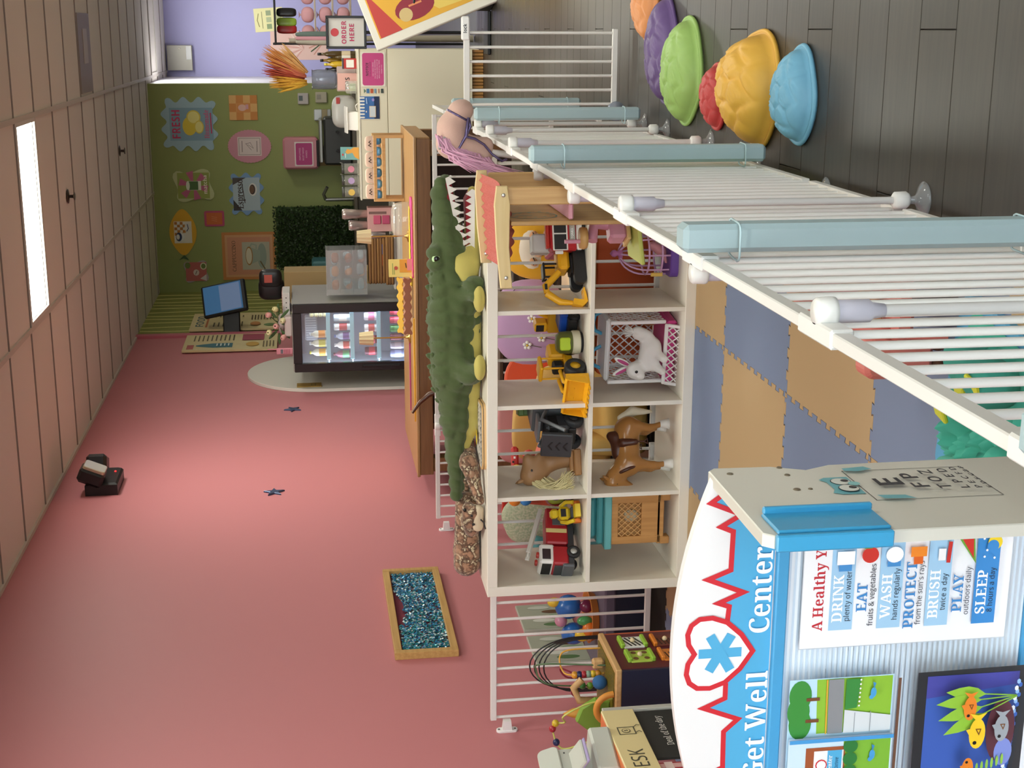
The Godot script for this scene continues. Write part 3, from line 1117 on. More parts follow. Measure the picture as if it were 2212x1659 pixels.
	for i in 34:
		var gx := -0.224 + i * 0.0056
		P.oval(gx, 0.402 - oy + 0.003 * sin(i * 2.1), 0.0042, 0.0032, ["8fb7e6", "e8eef6", "3d66b8"][i % 3], 6)
		P.oval(gx, 0.393 - oy, 0.004, 0.004, "2a2b33", 6)
	P.oval(-0.115, 0.425 - oy, 0.05, 0.022, "5b2f38")
	P.oval(-0.15, 0.418 - oy, 0.022, 0.014, "7d8cd0")
	for q in [[-0.05, 0.5, 0.4], [-0.066, 0.512, 0.75], [-0.088, 0.508, 1.1], [-0.108, 0.5, 1.5]]: leaf(P, -0.06, 0.405 - oy, q[0], q[1] - oy)
	for i in 7:
		P.oval(-0.16 - 0.002 * i, 0.42 - oy + i * 0.008, 0.009, 0.0022, "8fbf4a", 8)
		P.oval(-0.185 + 0.001 * i, 0.415 - oy + i * 0.008, 0.008, 0.002, "6fa33c", 8)
	fish(P, -0.072, 0.479 - oy, 0.019, "e8842a", 1)
	fish(P, -0.112, 0.466 - oy, 0.024, "f3c92c", 1)
	fish(P, -0.105, 0.43 - oy, 0.021, "9aa0a6", 1)
	fish(P, -0.165, 0.478 - oy, 0.017, "e8842a", -1)
	put_print(P, t, xf(v3(0, 0, 0.0003)), "panel_print", 0.4)
	obj("blue_ledge", box(v3(-0.001, 0.745 - oy, 0.007), v3(0.522, 0.018, 0.012), 0.002), mat("4a9fd0", 0.35), t)
	obj("lower_ledge", box(v3(-0.001, 0.362 - oy, 0.007), v3(0.522, 0.018, 0.012), 0.002), mat("4a9fd0", 0.35), t)
	obj("counter", box(v3(-0.001, 0.325 - oy, 0.1), v3(0.522, 0.018, 0.2), 0.002), wm, t)
	# end panel with the eye chart, standing across the arched one
	var sx := 0.268
	var e := PackedVector2Array()
	# polygon in (z, y): far edge, top, near edge
	for q in [[-0.04, 0.0], [0.238, 0.0], [0.238, 0.83], [0.226, 0.842], [-0.025, 0.838], [-0.036, 0.828], [-0.033, 0.745], [-0.012, 0.7], [-0.03, 0.66]]: e.append(Vector2(q[0], q[1]))
	var eb := Basis(v3(0, 0, -1), v3(0, 1, 0), v3(1, 0, 0))
	var e2 := PackedVector2Array()
	for q in e: e2.append(Vector2(-q.x, q.y))
	obj("end_panel", extr(S(), e2, 0.017, Transform3D(eb, v3(sx - 0.017, 0, 0)), 0.0015), mat("dcd9cc", 0.35), t)
	var E := Paint.new()
	# local x = -z
	E.line([-0.003, 0.664 - oy, -0.005, 0.488 - oy, -0.13, 0.486 - oy, -0.129, 0.664 - oy], 0.0012, "3a3a3a", true)
	# the owl peering over the chart
	E.poly(P2([-0.03, 0.701 - oy, -0.038, 0.711 - oy, -0.05, 0.704 - oy, -0.08, 0.704 - oy, -0.094, 0.711 - oy, -0.101, 0.7 - oy, -0.102, 0.668 - oy, -0.03, 0.668 - oy]), "6fb4bd")
	for s in [-0.05, -0.081]:
		E.oval(s, 0.684 - oy, 0.0145, 0.0145, "26343a", 20)
		E.oval(s, 0.684 - oy, 0.0133, 0.0133, "dfe3da", 20)
		E.oval(s + 0.002, 0.678 - oy, 0.0055, 0.0055, "1d1d1d", 12)
	E.oval(-0.0655, 0.671 - oy, 0.008, 0.0085, "8cc9c9", 12)
	E.poly(P2([-0.001, 0.664 - oy, 0.004, 0.63 - oy, -0.008, 0.622 - oy, -0.016, 0.645 - oy, -0.012, 0.664 - oy]), "6fb4bd")
	E.poly(P2([-0.118, 0.66 - oy, -0.133, 0.655 - oy, -0.137, 0.612 - oy, -0.122, 0.622 - oy]), "6fb4bd")
	E.text("E", -0.067, 0.604 - oy, 0.036, "1f1f22", 0, "Droid Sans", 700, 0.03)
	var rowsE := [["F P", 0.574, 0.0225, 0.06], ["T O Z", 0.546, 0.018, 0.08], ["L P E D", 0.523, 0.0125, 0.085], ["P E C F D", 0.507, 0.0085, 0.09], ["E D F C Z P", 0.494, 0.0062, 0.095]]
	for r in rowsE: E.text(r[0], -0.067, r[1] - oy, r[2], "26262a", 0, "Droid Sans", 600, r[3])
	put_print(E, t, Transform3D(eb, v3(sx + 0.0002, 0, 0)), "eye_chart", 0.4)
	for q in [[0.824, -0.007, 0.005], [0.746, -0.025, 0.0045], [0.746, 0.009, 0.0045], [0.754, 0.071, 0.0055], [0.735, 0.071, 0.0035]]:
		obj("screw", lathe(S(), [[0, 0.0012], [q[2] * 0.8, 0.0012], [q[2], 0.0]], v3(sx, q[0] - oy, q[1]), Basis(Vector3.BACK, -PI / 2), 12), mat("8f8672", 0.35, 0.7), t)
	# blue chart clip wrapped round the near edge
	var cl := S()
	bxr(cl, v3(sx - 0.019, 0.69 - oy, 0.2385), v3(sx + 0.003, 0.842 - oy, 0.248), 0.002)
	bxr(cl, v3(sx, 0.69 - oy, 0.171), v3(sx + 0.006, 0.838 - oy, 0.237), 0.002)
	bxr(cl, v3(sx + 0.004, 0.69 - oy, 0.167), v3(sx + 0.014, 0.836 - oy, 0.175), 0.002)
	obj("blue_clip", cl, mat("3fa0cf", 0.3), t)

func func_rows(y0: float) -> Array:
	var a := []
	for i in 7: a.append(y0 - i * 0.03595 - 0.018)
	return a

func bird(P: Paint, x: float, y: float) -> void:
	P.oval(x, y, 0.008, 0.0045, "4c9fd6", 12)
	P.oval(x - 0.007, y + 0.003, 0.0035, 0.0035, "4c9fd6", 10)
	P.poly(P2([x + 0.006, y, x + 0.017, y + 0.002, x + 0.015, y - 0.003]), "3a86bd")

func leaf(P: Paint, x0: float, y0: float, x1: float, y1: float) -> void:
	var a := Vector2(x0, y0)
	var b := Vector2(x1, y1)
	var d := b - a
	var n := d.orthogonal().normalized() * 0.011
	P.line([a.x, a.y, a.x + d.x * 0.6, a.y + d.y * 0.6], 0.002, "7fae3c")
	var p := PackedVector2Array()
	for q in [[0.5, 0], [0.65, 0.8], [0.8, 1.0], [0.95, 0.7], [1.15, 0], [0.95, -0.7], [0.8, -1.0], [0.65, -0.8]]: p.append(a + d * q[0] + n * q[1])
	P.poly(p, "93c33e")

func fish(P: Paint, x: float, y: float, s: float, col: String, dir: int) -> void:
	P.poly(P2([x + dir * s * 0.7, y, x + dir * s * 1.35, y + s * 0.55, x + dir * s * 1.2, y, x + dir * s * 1.35, y - s * 0.55]), col)
	P.oval(x, y, s, s * 0.52, col, 18)
	P.oval(x - dir * s * 0.6, y + s * 0.12, s * 0.13, s * 0.13, "1c1c1c", 8)
	P.line([x - dir * s * 0.05, y - s * 0.1, x + dir * s * 0.3, y + s * 0.1, x + dir * s * 0.3, y - s * 0.2], s * 0.06, "7a4a1a", true)
	P.poly(P2([x - s * 0.2, y + s * 0.45, x + s * 0.3, y + s * 0.75, x + s * 0.4, y + s * 0.4]), col)


func build_more() -> void:
	build_shelf_toys()
	build_plush()
	build_behind_shelf()
	build_left_toys()
	build_kitchen()
	build_fence_side_toys()
	build_wall_things()
	build_counter_area()
	build_back_wall()

const Y1 := 0.4025    # floor of the upper cubes
const Y0 := 0.05      # floor of the lower cubes

func wheel(t: Node, p: Vector3, r: float, w: float, hub: String, axis := Vector3.BACK, tire := "202022") -> void:
	var bs := Basis(Quaternion(Vector3.UP, axis))
	var st := S()
	lathe(st, [[r * 0.5, -w / 2], [r * 0.92, -w / 2], [r, -w * 0.3], [r, w * 0.3], [r * 0.92, w / 2], [r * 0.5, w / 2], [r * 0.5, -w / 2]], Vector3.ZERO, bs, 18)
	var o := obj("wheel", st, mat(tire, 0.6), t)
	o.position = p
	obj("hub", lathe(S(), [[0, -w * 0.42], [r * 0.52, -w * 0.42], [r * 0.52, w * 0.42], [r * 0.25, w * 0.48], [0, w * 0.48]], Vector3.ZERO, bs, 12), mat(hub, 0.35), o)

func build_shelf_toys() -> void:
	var red := mat("a5222b", 0.35)
	var white := mat("e8e6e0", 0.4)
	var grey := mat("55585c", 0.5)
	var dgrey := mat("35383c", 0.5)
	var black := mat("1b1b1d", 0.5)
	var yel := mat("eeb020", 0.4)
	# ---- fire truck turned towards the camera, upper left cube ----
	var t := thing("toy_fire_truck", "red and white toy fire truck with a white ladder in the upper left cube", "toy truck", v3(0.138, Y1, -0.16), v3(0, -128, 6))
	obj("chassis", box(v3(0, 0.035, 0), v3(0.25, 0.025, 0.088), 0.004), dgrey, t)
	obj("body", box(v3(-0.045, 0.088, 0), v3(0.16, 0.085, 0.1), 0.006), red, t)
	obj("cab", box(v3(0.085, 0.075, 0), v3(0.08, 0.06, 0.1), 0.006), red, t)
	obj("cab_roof", box(v3(0.08, 0.128, 0), v3(0.085, 0.058, 0.098), 0.008), white, t)
	obj("windscreen", box(v3(0.1215, 0.128, 0), v3(0.004, 0.036, 0.08), 0.001), black, t)
	for s in [-1, 1]:
		obj("side_window", box(v3(0.085, 0.13, s * 0.0495), v3(0.045, 0.032, 0.003), 0.001), mat("3a2f33", 0.3), t)
		obj("stripe", box(v3(-0.02, 0.09, s * 0.0508), v3(0.018, 0.08, 0.001)), mat("d9c887", 0.4), t)
		obj("locker", box(v3(-0.075, 0.08, s * 0.0505), v3(0.06, 0.05, 0.003), 0.001), grey, t)
		for x in [-0.085, 0.07]: wheel(t, v3(x, 0.026, s * 0.046), 0.026, 0.018, "b5b5b0")
	obj("bumper", box(v3(0.128, 0.045, 0), v3(0.014, 0.045, 0.1), 0.004), grey, t)
	obj("grille", box(v3(0.1265, 0.083, 0), v3(0.004, 0.03, 0.07), 0.001), dgrey, t)
	for s in [-1, 1]: obj("beacon", box(v3(0.08, 0.162, s * 0.028), v3(0.018, 0.012, 0.026), 0.004), mat("b53a32", 0.25), t)
	var lad := obj("ladder", box(v3(0, 0, 0.022), v3(0.24, 0.016, 0.006), 0.001), mat("d8d5cc", 0.4), t)
	lad.position = v3(-0.03, 0.172, 0)
	lad.rotation_degrees = v3(0, 12, 14)
	obj("ladder_rail", box(v3(0, 0, -0.022), v3(0.24, 0.016, 0.006), 0.001), mat("d8d5cc", 0.4), lad)
	for i in 9: obj("rung", box(v3(-0.105 + i * 0.026, 0, 0), v3(0.006, 0.006, 0.04)), mat("d8d5cc", 0.4), lad)
	obj("door_badge", extr(S(), circ(0.014, 12), 0.001, xf(v3(0.055, 0.08, 0.0502))), mat("d8b54a", 0.4), t)

	# ---- yellow worker-robot vehicle ----
	t = thing("toy_robot_digger", "small yellow toy digger robot with orange wheels behind the ladder truck", "toy robot", v3(0.262, Y1, -0.15), v3(0, -60, 0))
	obj("body", box(v3(0, 0.06, 0), v3(0.06, 0.045, 0.05), 0.01), mat("e6c92c", 0.35), t)
	obj("head", box(v3(0.012, 0.1, 0), v3(0.04, 0.032, 0.034), 0.008), mat("e6c92c", 0.35), t)
	obj("chest_stripes", box(v3(0.031, 0.066, 0), v3(0.002, 0.02, 0.03)), black, t)
	obj("base", box(v3(0, 0.026, 0), v3(0.075, 0.024, 0.045), 0.005), grey, t)
	for s in [-1, 1]:
		wheel(t, v3(0.035, 0.018, s * 0.034), 0.018, 0.015, "e0892f", Vector3.BACK, "e07b2a")
		obj("arm", tube(S(), [v3(0, 0.07, s * 0.03), v3(0.035, 0.055, s * 0.04), v3(0.055, 0.03, s * 0.035)], 0.008, 8), mat("e6c92c", 0.35), t)
	obj("shovel", extr(S(), P2([0, 0, 0.03, 0.002, 0.026, 0.022, 0.004, 0.026]), 0.05, xf(v3(0.05, 0.006, -0.025))), mat("e6c92c", 0.35), t)

	# ---- small red and green bus further back ----
	t = thing("toy_bus", "round red and lime toy bus with purple window behind the ladder truck", "toy bus", v3(0.31, Y1, -0.31), v3(0, 20, 0))
	obj("body", extr(S(), rr(0.13, 0.085, 0.035, 5), 0.06, xf(v3(0, 0.063, -0.03)), 0.006), mat("8f1f33", 0.35), t)
	obj("frame", extr(S(), rr(0.08, 0.075, 0.03, 5), 0.066, xf(v3(-0.02, 0.068, -0.033)), 0.004), mat("a8b83a", 0.35), t)
	obj("window", extr(S(), rr(0.05, 0.048, 0.02, 4), 0.07, xf(v3(-0.02, 0.07, -0.035)), 0.002), mat("6a3a7c", 0.25), t)
	for x in [-0.04, 0.04]: wheel(t, v3(x, 0.02, 0.033), 0.02, 0.014, "6a3a7c")

	# ---- dark grey bin lorry with tipping forks, upper second cube ----
	t = thing("toy_garbage_truck", "dark grey toy garbage truck with a raised front bin", "toy truck", v3(0.632, Y1, -0.19), v3(0, -112, 0))
	obj("chassis", box(v3(-0.02, 0.045, 0), v3(0.27, 0.03, 0.075), 0.004), black, t)
	obj("hopper", box(v3(-0.07, 0.12, 0), v3(0.16, 0.12, 0.11), 0.008), mat("5d6165", 0.45), t)
	obj("cab", box(v3(0.075, 0.1, 0), v3(0.08, 0.09, 0.1), 0.01), dgrey, t)
	obj("cab_window", box(v3(0.08, 0.115, 0), v3(0.072, 0.035, 0.104), 0.002), black, t)
	for s in [-1, 1]:
		for x in [-0.11, -0.04, 0.075]: wheel(t, v3(x, 0.036, s * 0.05), 0.036, 0.028, "45484c", Vector3.BACK, "2b2d30")
		obj("lift_arm", tube(S(), [v3(0.0, 0.12, s * 0.062), v3(0.08, 0.16, s * 0.062), v3(0.14, 0.08, s * 0.055)], 0.008, 6), mat("777b7e", 0.4), t)
	var bin := obj("front_bin", box(v3(0, 0, 0), v3(0.02, 0.115, 0.105), 0.004), dgrey, t)
	bin.position = v3(0.155, 0.11, 0)
	bin.rotation_degrees = v3(0, 0, 8)
	for k in 3:
		obj("chevron", extr(S(), P2([-0.018, 0, 0, 0.013, 0.018, 0, 0.018, -0.006, 0, 0.007, -0.018, -0.006]), 0.002, Transform3D(Basis(v3(0, 0, -1), v3(0, 1, 0), v3(1, 0, 0)), v3(0.0102, -0.035 + k * 0.028, 0))), black, bin)
	obj("step_rail", box(v3(0.05, 0.165, 0.0), v3(0.06, 0.012, 0.1), 0.003), mat("777b7e", 0.4), t)

	# ---- green tractor trailer behind it ----
	t = thing("toy_wagon", "olive green toy wagon box behind the grey garbage truck", "toy wagon", v3(0.66, Y1, -0.34), v3(0, 10, 0))
	obj("box_body", box(v3(0, 0.15, 0), v3(0.1, 0.13, 0.06), 0.004), mat("5d7a35", 0.5), t)
	obj("front_board", box(v3(-0.02, 0.15, 0.031), v3(0.05, 0.09, 0.004), 0.002), mat("4c6a2c", 0.5), t)
	obj("axle_block", box(v3(0, 0.05, 0), v3(0.06, 0.08, 0.05), 0.004), mat("3f5827", 0.5), t)
	obj("pink_tassel", lathe(S(), [[0, 0.25], [0.014, 0.235], [0.02, 0.215], [0, 0.213]], v3(0.02, 0, 0)), mat("c4365f", 0.7), t)

	# ---- palomino styling head ----
	t = thing("toy_horse_bust", "tan toy horse head with long blond mane on a wooden base", "toy horse head", v3(0.437, Y1, -0.15), v3(0, 20, 0))
	var bw := wood("b98752", "94673a", 0.45, 0)
	obj("base", box(v3(0.03, 0.014, 0), v3(0.1, 0.028, 0.09), 0.004), bw, t)
	obj("base_step", box(v3(0.035, 0.036, 0), v3(0.08, 0.016, 0.075), 0.003), bw, t)
	var st := S()
	soft(st, [[v3(0.045, 0.05, 0), v3(0.04, 0.1, 0), 0.034, 0.03], [v3(0.04, 0.1, 0), v3(0.0, 0.16, 0), 0.032, 0.03], [v3(0.0, 0.16, 0), v3(-0.02, 0.195, 0.0), 0.034, 0.03], [v3(-0.012, 0.2, 0), v3(0.05, 0.2, 0.015), 0.026, 0.02], [v3(-0.01, 0.19, 0.008), v3(0.055, 0.155, 0.02), 0.03, 0.017]], 0.007, 0.02)
	obj("head", st, mat("9c744d", 0.5), t)
	for s in [-1, 1]:
		obj("ear", lathe(S(), [[0, 0.03], [0.006, 0.018], [0.009, 0.006], [0.006, 0]], v3(-0.03, 0.222, s * 0.015), Basis(Vector3.BACK, 0.4), 8), mat("9c744d", 0.5), t)
	obj("eye", ell(S(), v3(0.004, 0.19, 0.037), v3(0.007, 0.006, 0.004)), mat("22150f", 0.15), t)
	st = S()
	for i in 90:
		var a := rng.randf()
		var p0 := v3(-0.035 + 0.015 * rng.randf(), 0.215 - a * 0.1, (rng.randf() - 0.5) * 0.05)
		var q := v3(p0.x - 0.03 - 0.03 * rng.randf(), p0.y - 0.05, p0.z + 0.02)
		var e := v3(0.0 - 0.07 * rng.randf(), 0.03 + rng.randf() * 0.05, 0.035 + rng.randf() * 0.03)
		tube(st, [p0, q, q.lerp(e, 0.5) + v3(-0.012, 0, 0.006), e], [0.003, 0.0035, 0.003, 0.001], 4)
	var mane := obj("mane", st, mat("dccf9c", 0.5), t)
	mane.set_meta("kind", "stuff")

	# ---- wheel loader, upper third cube ----
	t = thing("toy_wheel_loader", "yellow toy wheel loader with a wide bucket at the front of its cube", "toy loader", v3(0.835, Y1, -0.14), v3(0, -118, 0))
	obj("chassis", box(v3(-0.02, 0.05, 0), v3(0.19, 0.035, 0.06), 0.005), yel, t)
	obj("engine", box(v3(-0.085, 0.09, 0), v3(0.08, 0.06, 0.062), 0.01), yel, t)
	for q in [[-1, -1], [-1, 1], [1, -1], [1, 1]]:
		obj("cab_post", box(v3(-0.01 + q[0] * 0.028, 0.11, q[1] * 0.026), v3(0.006, 0.085, 0.006), 0.001), yel, t)
	obj("cab_roof", box(v3(-0.01, 0.158, 0), v3(0.075, 0.014, 0.07), 0.005), yel, t)
	obj("seat", box(v3(-0.015, 0.09, 0), v3(0.04, 0.04, 0.045), 0.006), black, t)
	for s in [-1, 1]:
		for x in [-0.08, 0.05]: wheel(t, v3(x, 0.04, s * 0.052), 0.04, 0.036, "d8a520")
		obj("boom", tube(S(), [v3(0.03, 0.09, s * 0.024), v3(0.09, 0.085, s * 0.024), v3(0.125, 0.045, s * 0.024)], 0.008, 6), yel, t)
	var bk := obj("bucket", extr(S(), P2([0, 0.0, 0.055, 0.002, 0.058, 0.008, 0.016, 0.014, 0.012, 0.07, 0.03, 0.082, 0.026, 0.09, 0, 0.082]), 0.17, xf(v3(0.115, 0.004, -0.085))), yel, t)
	for i in 7: obj("tooth", box(v3(0.178, 0.008, -0.07 + i * 0.0233), v3(0.016, 0.006, 0.01), 0.001), yel, bk)
	for s in [-1, 1]: obj("bucket_side", extr(S(), P2([0, 0, 0.055, 0.002, 0.03, 0.085, 0, 0.085]), 0.003, xf(v3(0.115, 0.004, s * 0.084))), yel, bk)

	# ---- olive and lime robot vacuum toy ----
	t = thing("toy_flashlight", "olive green toy lantern with lime lens beside the wheel loader", "toy lantern", v3(0.938, Y1, -0.15), v3(0, 10, 0))
	obj("body", lathe(S(), [[0, 0.098], [0.03, 0.097], [0.04, 0.085], [0.043, 0.05], [0.041, 0.038], [0, 0.038]]), mat("5d6430", 0.35), t)
	obj("collar", lathe(S(), [[0, 0.04], [0.043, 0.04], [0.045, 0.034], [0.045, 0.016], [0.043, 0.01], [0, 0.01]]), mat("d6d1b4", 0.4), t)
	obj("foot", lathe(S(), [[0, 0.01], [0.04, 0.01], [0.038, 0], [0, 0]]), black, t)
	obj("lens", extr(S(), rr(0.048, 0.04, 0.008), 0.01, xf(v3(-0.004, 0.07, 0.034)), 0.003), mat("b6d13a", 0.2), t)

	# ---- blue pickup carrying a yellow crane ----
	t = thing("toy_dump_truck", "blue toy truck with a yellow crane at the back of its cube", "toy truck", v3(1.0, Y1, -0.24), v3(0, 70, 0))
	obj("base", box(v3(0, 0.028, 0), v3(0.12, 0.036, 0.075), 0.005), black, t)
	obj("blue_body", box(v3(0.02, 0.055, 0), v3(0.09, 0.035, 0.078), 0.006), mat("1f4fb0", 0.35), t)
	for s in [-1, 1]:
		for x in [-0.035, 0.04]: wheel(t, v3(x, 0.02, s * 0.04), 0.02, 0.014, "333333")
	t = thing("toy_crane", "small yellow toy crane truck riding behind the blue truck", "toy crane", v3(0.985, Y1, -0.335), v3(0, -20, 0))
	obj("base", box(v3(0, 0.05, 0), v3(0.09, 0.1, 0.05), 0.005), mat("c8931c", 0.45), t)
	obj("cab", box(v3(-0.02, 0.125, 0), v3(0.04, 0.05, 0.05), 0.006), yel, t)
	obj("window", box(v3(-0.02, 0.13, 0.0255), v3(0.028, 0.03, 0.002)), black, t)
	obj("hook_arm", tube(S(), [v3(0.015, 0.1, 0), v3(0.05, 0.16, 0.01), v3(0.06, 0.12, 0.01)], 0.008, 6), yel, t)

	# ---- excavator, upper right cube ----
	t = thing("toy_excavator", "yellow toy excavator with black tracks and cab in the upper right cube", "toy excavator", v3(1.225, Y1, -0.15), v3(0, -150, 0))
	for s in [-1, 1]:
		obj("track", extr(S(), rr(0.17, 0.045, 0.022, 5), 0.032, xf(v3(0, 0.0235, s * 0.04 - 0.016)), 0.003), black, t)
	obj("undercarriage", box(v3(0, 0.04, 0), v3(0.07, 0.03, 0.06), 0.004), black, t)
	obj("body", box(v3(-0.03, 0.078, 0), v3(0.11, 0.042, 0.09), 0.01), yel, t)
	for q in [[0, 0], [0.05, 0], [0, 0.04], [0.05, 0.04]]:
		obj("cab_post", box(v3(-0.01 + q[0], 0.12, q[1]), v3(0.006, 0.055, 0.006)), black, t)
	obj("cab_roof", box(v3(0.015, 0.147, 0.02), v3(0.062, 0.008, 0.05), 0.003), black, t)
	obj("boom", tube(S(), [v3(0.03, 0.095, -0.02), v3(0.085, 0.15, -0.02), v3(0.11, 0.145, -0.02)], [0.013, 0.014, 0.012], 8), yel, t)
	obj("stick", tube(S(), [v3(0.11, 0.148, -0.02), v3(0.145, 0.1, -0.02), v3(0.15, 0.055, -0.02)], [0.014, 0.013, 0.009], 8), yel, t)
	var sb := obj("bucket", extr(S(), P2([0, 0.05, 0.02, 0.055, 0.03, 0.02, 0.012, 0.0, -0.028, 0.006, -0.028, 0.012, 0.006, 0.014]), 0.05, xf(v3(0.14, 0.002, -0.045)), 0.002), yel, t)
	for i in 4: obj("tooth", box(v3(0.106, 0.012, -0.04 + i * 0.0135), v3(0.016, 0.006, 0.006)), yel, sb)
	obj("decal", box(v3(0.09, 0.15, -0.0345), v3(0.022, 0.01, 0.001)), black, t)

	# ---- red fire engine facing out, upper right cube ----
	t = thing("toy_fire_engine", "red toy fire engine with chrome bumper facing out of the upper right cube", "toy truck", v3(1.322, Y1, -0.2), v3(0, -72, 0))
	obj("body", box(v3(-0.06, 0.075, 0), v3(0.2, 0.075, 0.115), 0.008), mat("b3202a", 0.3), t)
	obj("cab", box(v3(0.06, 0.08, 0), v3(0.07, 0.1, 0.122), 0.008), mat("b3202a", 0.3), t)
	for s in [-1, 1]: obj("windscreen", box(v3(0.0965, 0.095, s * 0.03), v3(0.003, 0.045, 0.055), 0.001), black, t)
	obj("window_frame", box(v3(0.095, 0.095, 0), v3(0.004, 0.056, 0.122), 0.002), white, t)
	obj("grille", box(v3(0.096, 0.05, 0), v3(0.006, 0.022, 0.075), 0.002), mat("c9c9c6", 0.2, 0.8), t)
	put_print(Paint.new().text("TONKA", 0, 0, 0.008, "f0f0f0", 0, "Droid Sans", 700), t, Transform3D(Basis(v3(0, 0, -1), v3(0, 1, 0), v3(1, 0, 0)), v3(0.099, 0.0465, 0)), "lettering")
	obj("bumper", box(v3(0.1, 0.026, 0), v3(0.02, 0.02, 0.122), 0.004), white, t)
	obj("skirt", box(v3(0.05, 0.012, 0), v3(0.1, 0.02, 0.11), 0.003), black, t)
	for s in [-1, 1]:
		obj("mirror", box(v3(0.09, 0.1, s * 0.068), v3(0.006, 0.03, 0.012), 0.002), white, t)
		for x in [-0.11, 0.05]: wheel(t, v3(x, 0.024, s * 0.052), 0.024, 0.02, "999999")
	obj("light_bar", box(v3(0.065, 0.137, 0), v3(0.03, 0.014, 0.1), 0.004), mat("c23a30", 0.25), t)
	obj("hose_deck", box(v3(-0.02, 0.15, 0.02), v3(0.07, 0.07, 0.07), 0.006), mat("c9c6c0", 0.45), t)

	build_lower_toys()

func lattice(st: SurfaceTool, w: float, hh: float, n: int, r: float, x: Transform3D) -> void:
	# crossed diagonal strips clipped to a w by hh field
	for s in [-1, 1]:
		for i in range(-n, n * 2):
			var x0 := -w / 2 + w * i / n
			var a := Vector2(x0, -hh / 2)
			var b := Vector2(x0 + hh * 0.9, hh / 2)
			var c := Geometry2D.intersect_polyline_with_polygon(PackedVector2Array([a, b]), P2([-w / 2, -hh / 2, w / 2, -hh / 2, w / 2, hh / 2, -w / 2, hh / 2]))
			for seg in c:
				if seg.size() < 2: continue
				var p: Vector2 = seg[0]
				var q: Vector2 = seg[seg.size() - 1]
				if p.distance_to(q) < 0.006: continue
				tube(st, [x * v3(p.x * s, p.y, 0), x * v3(q.x * s, q.y, 0)], r, 4)

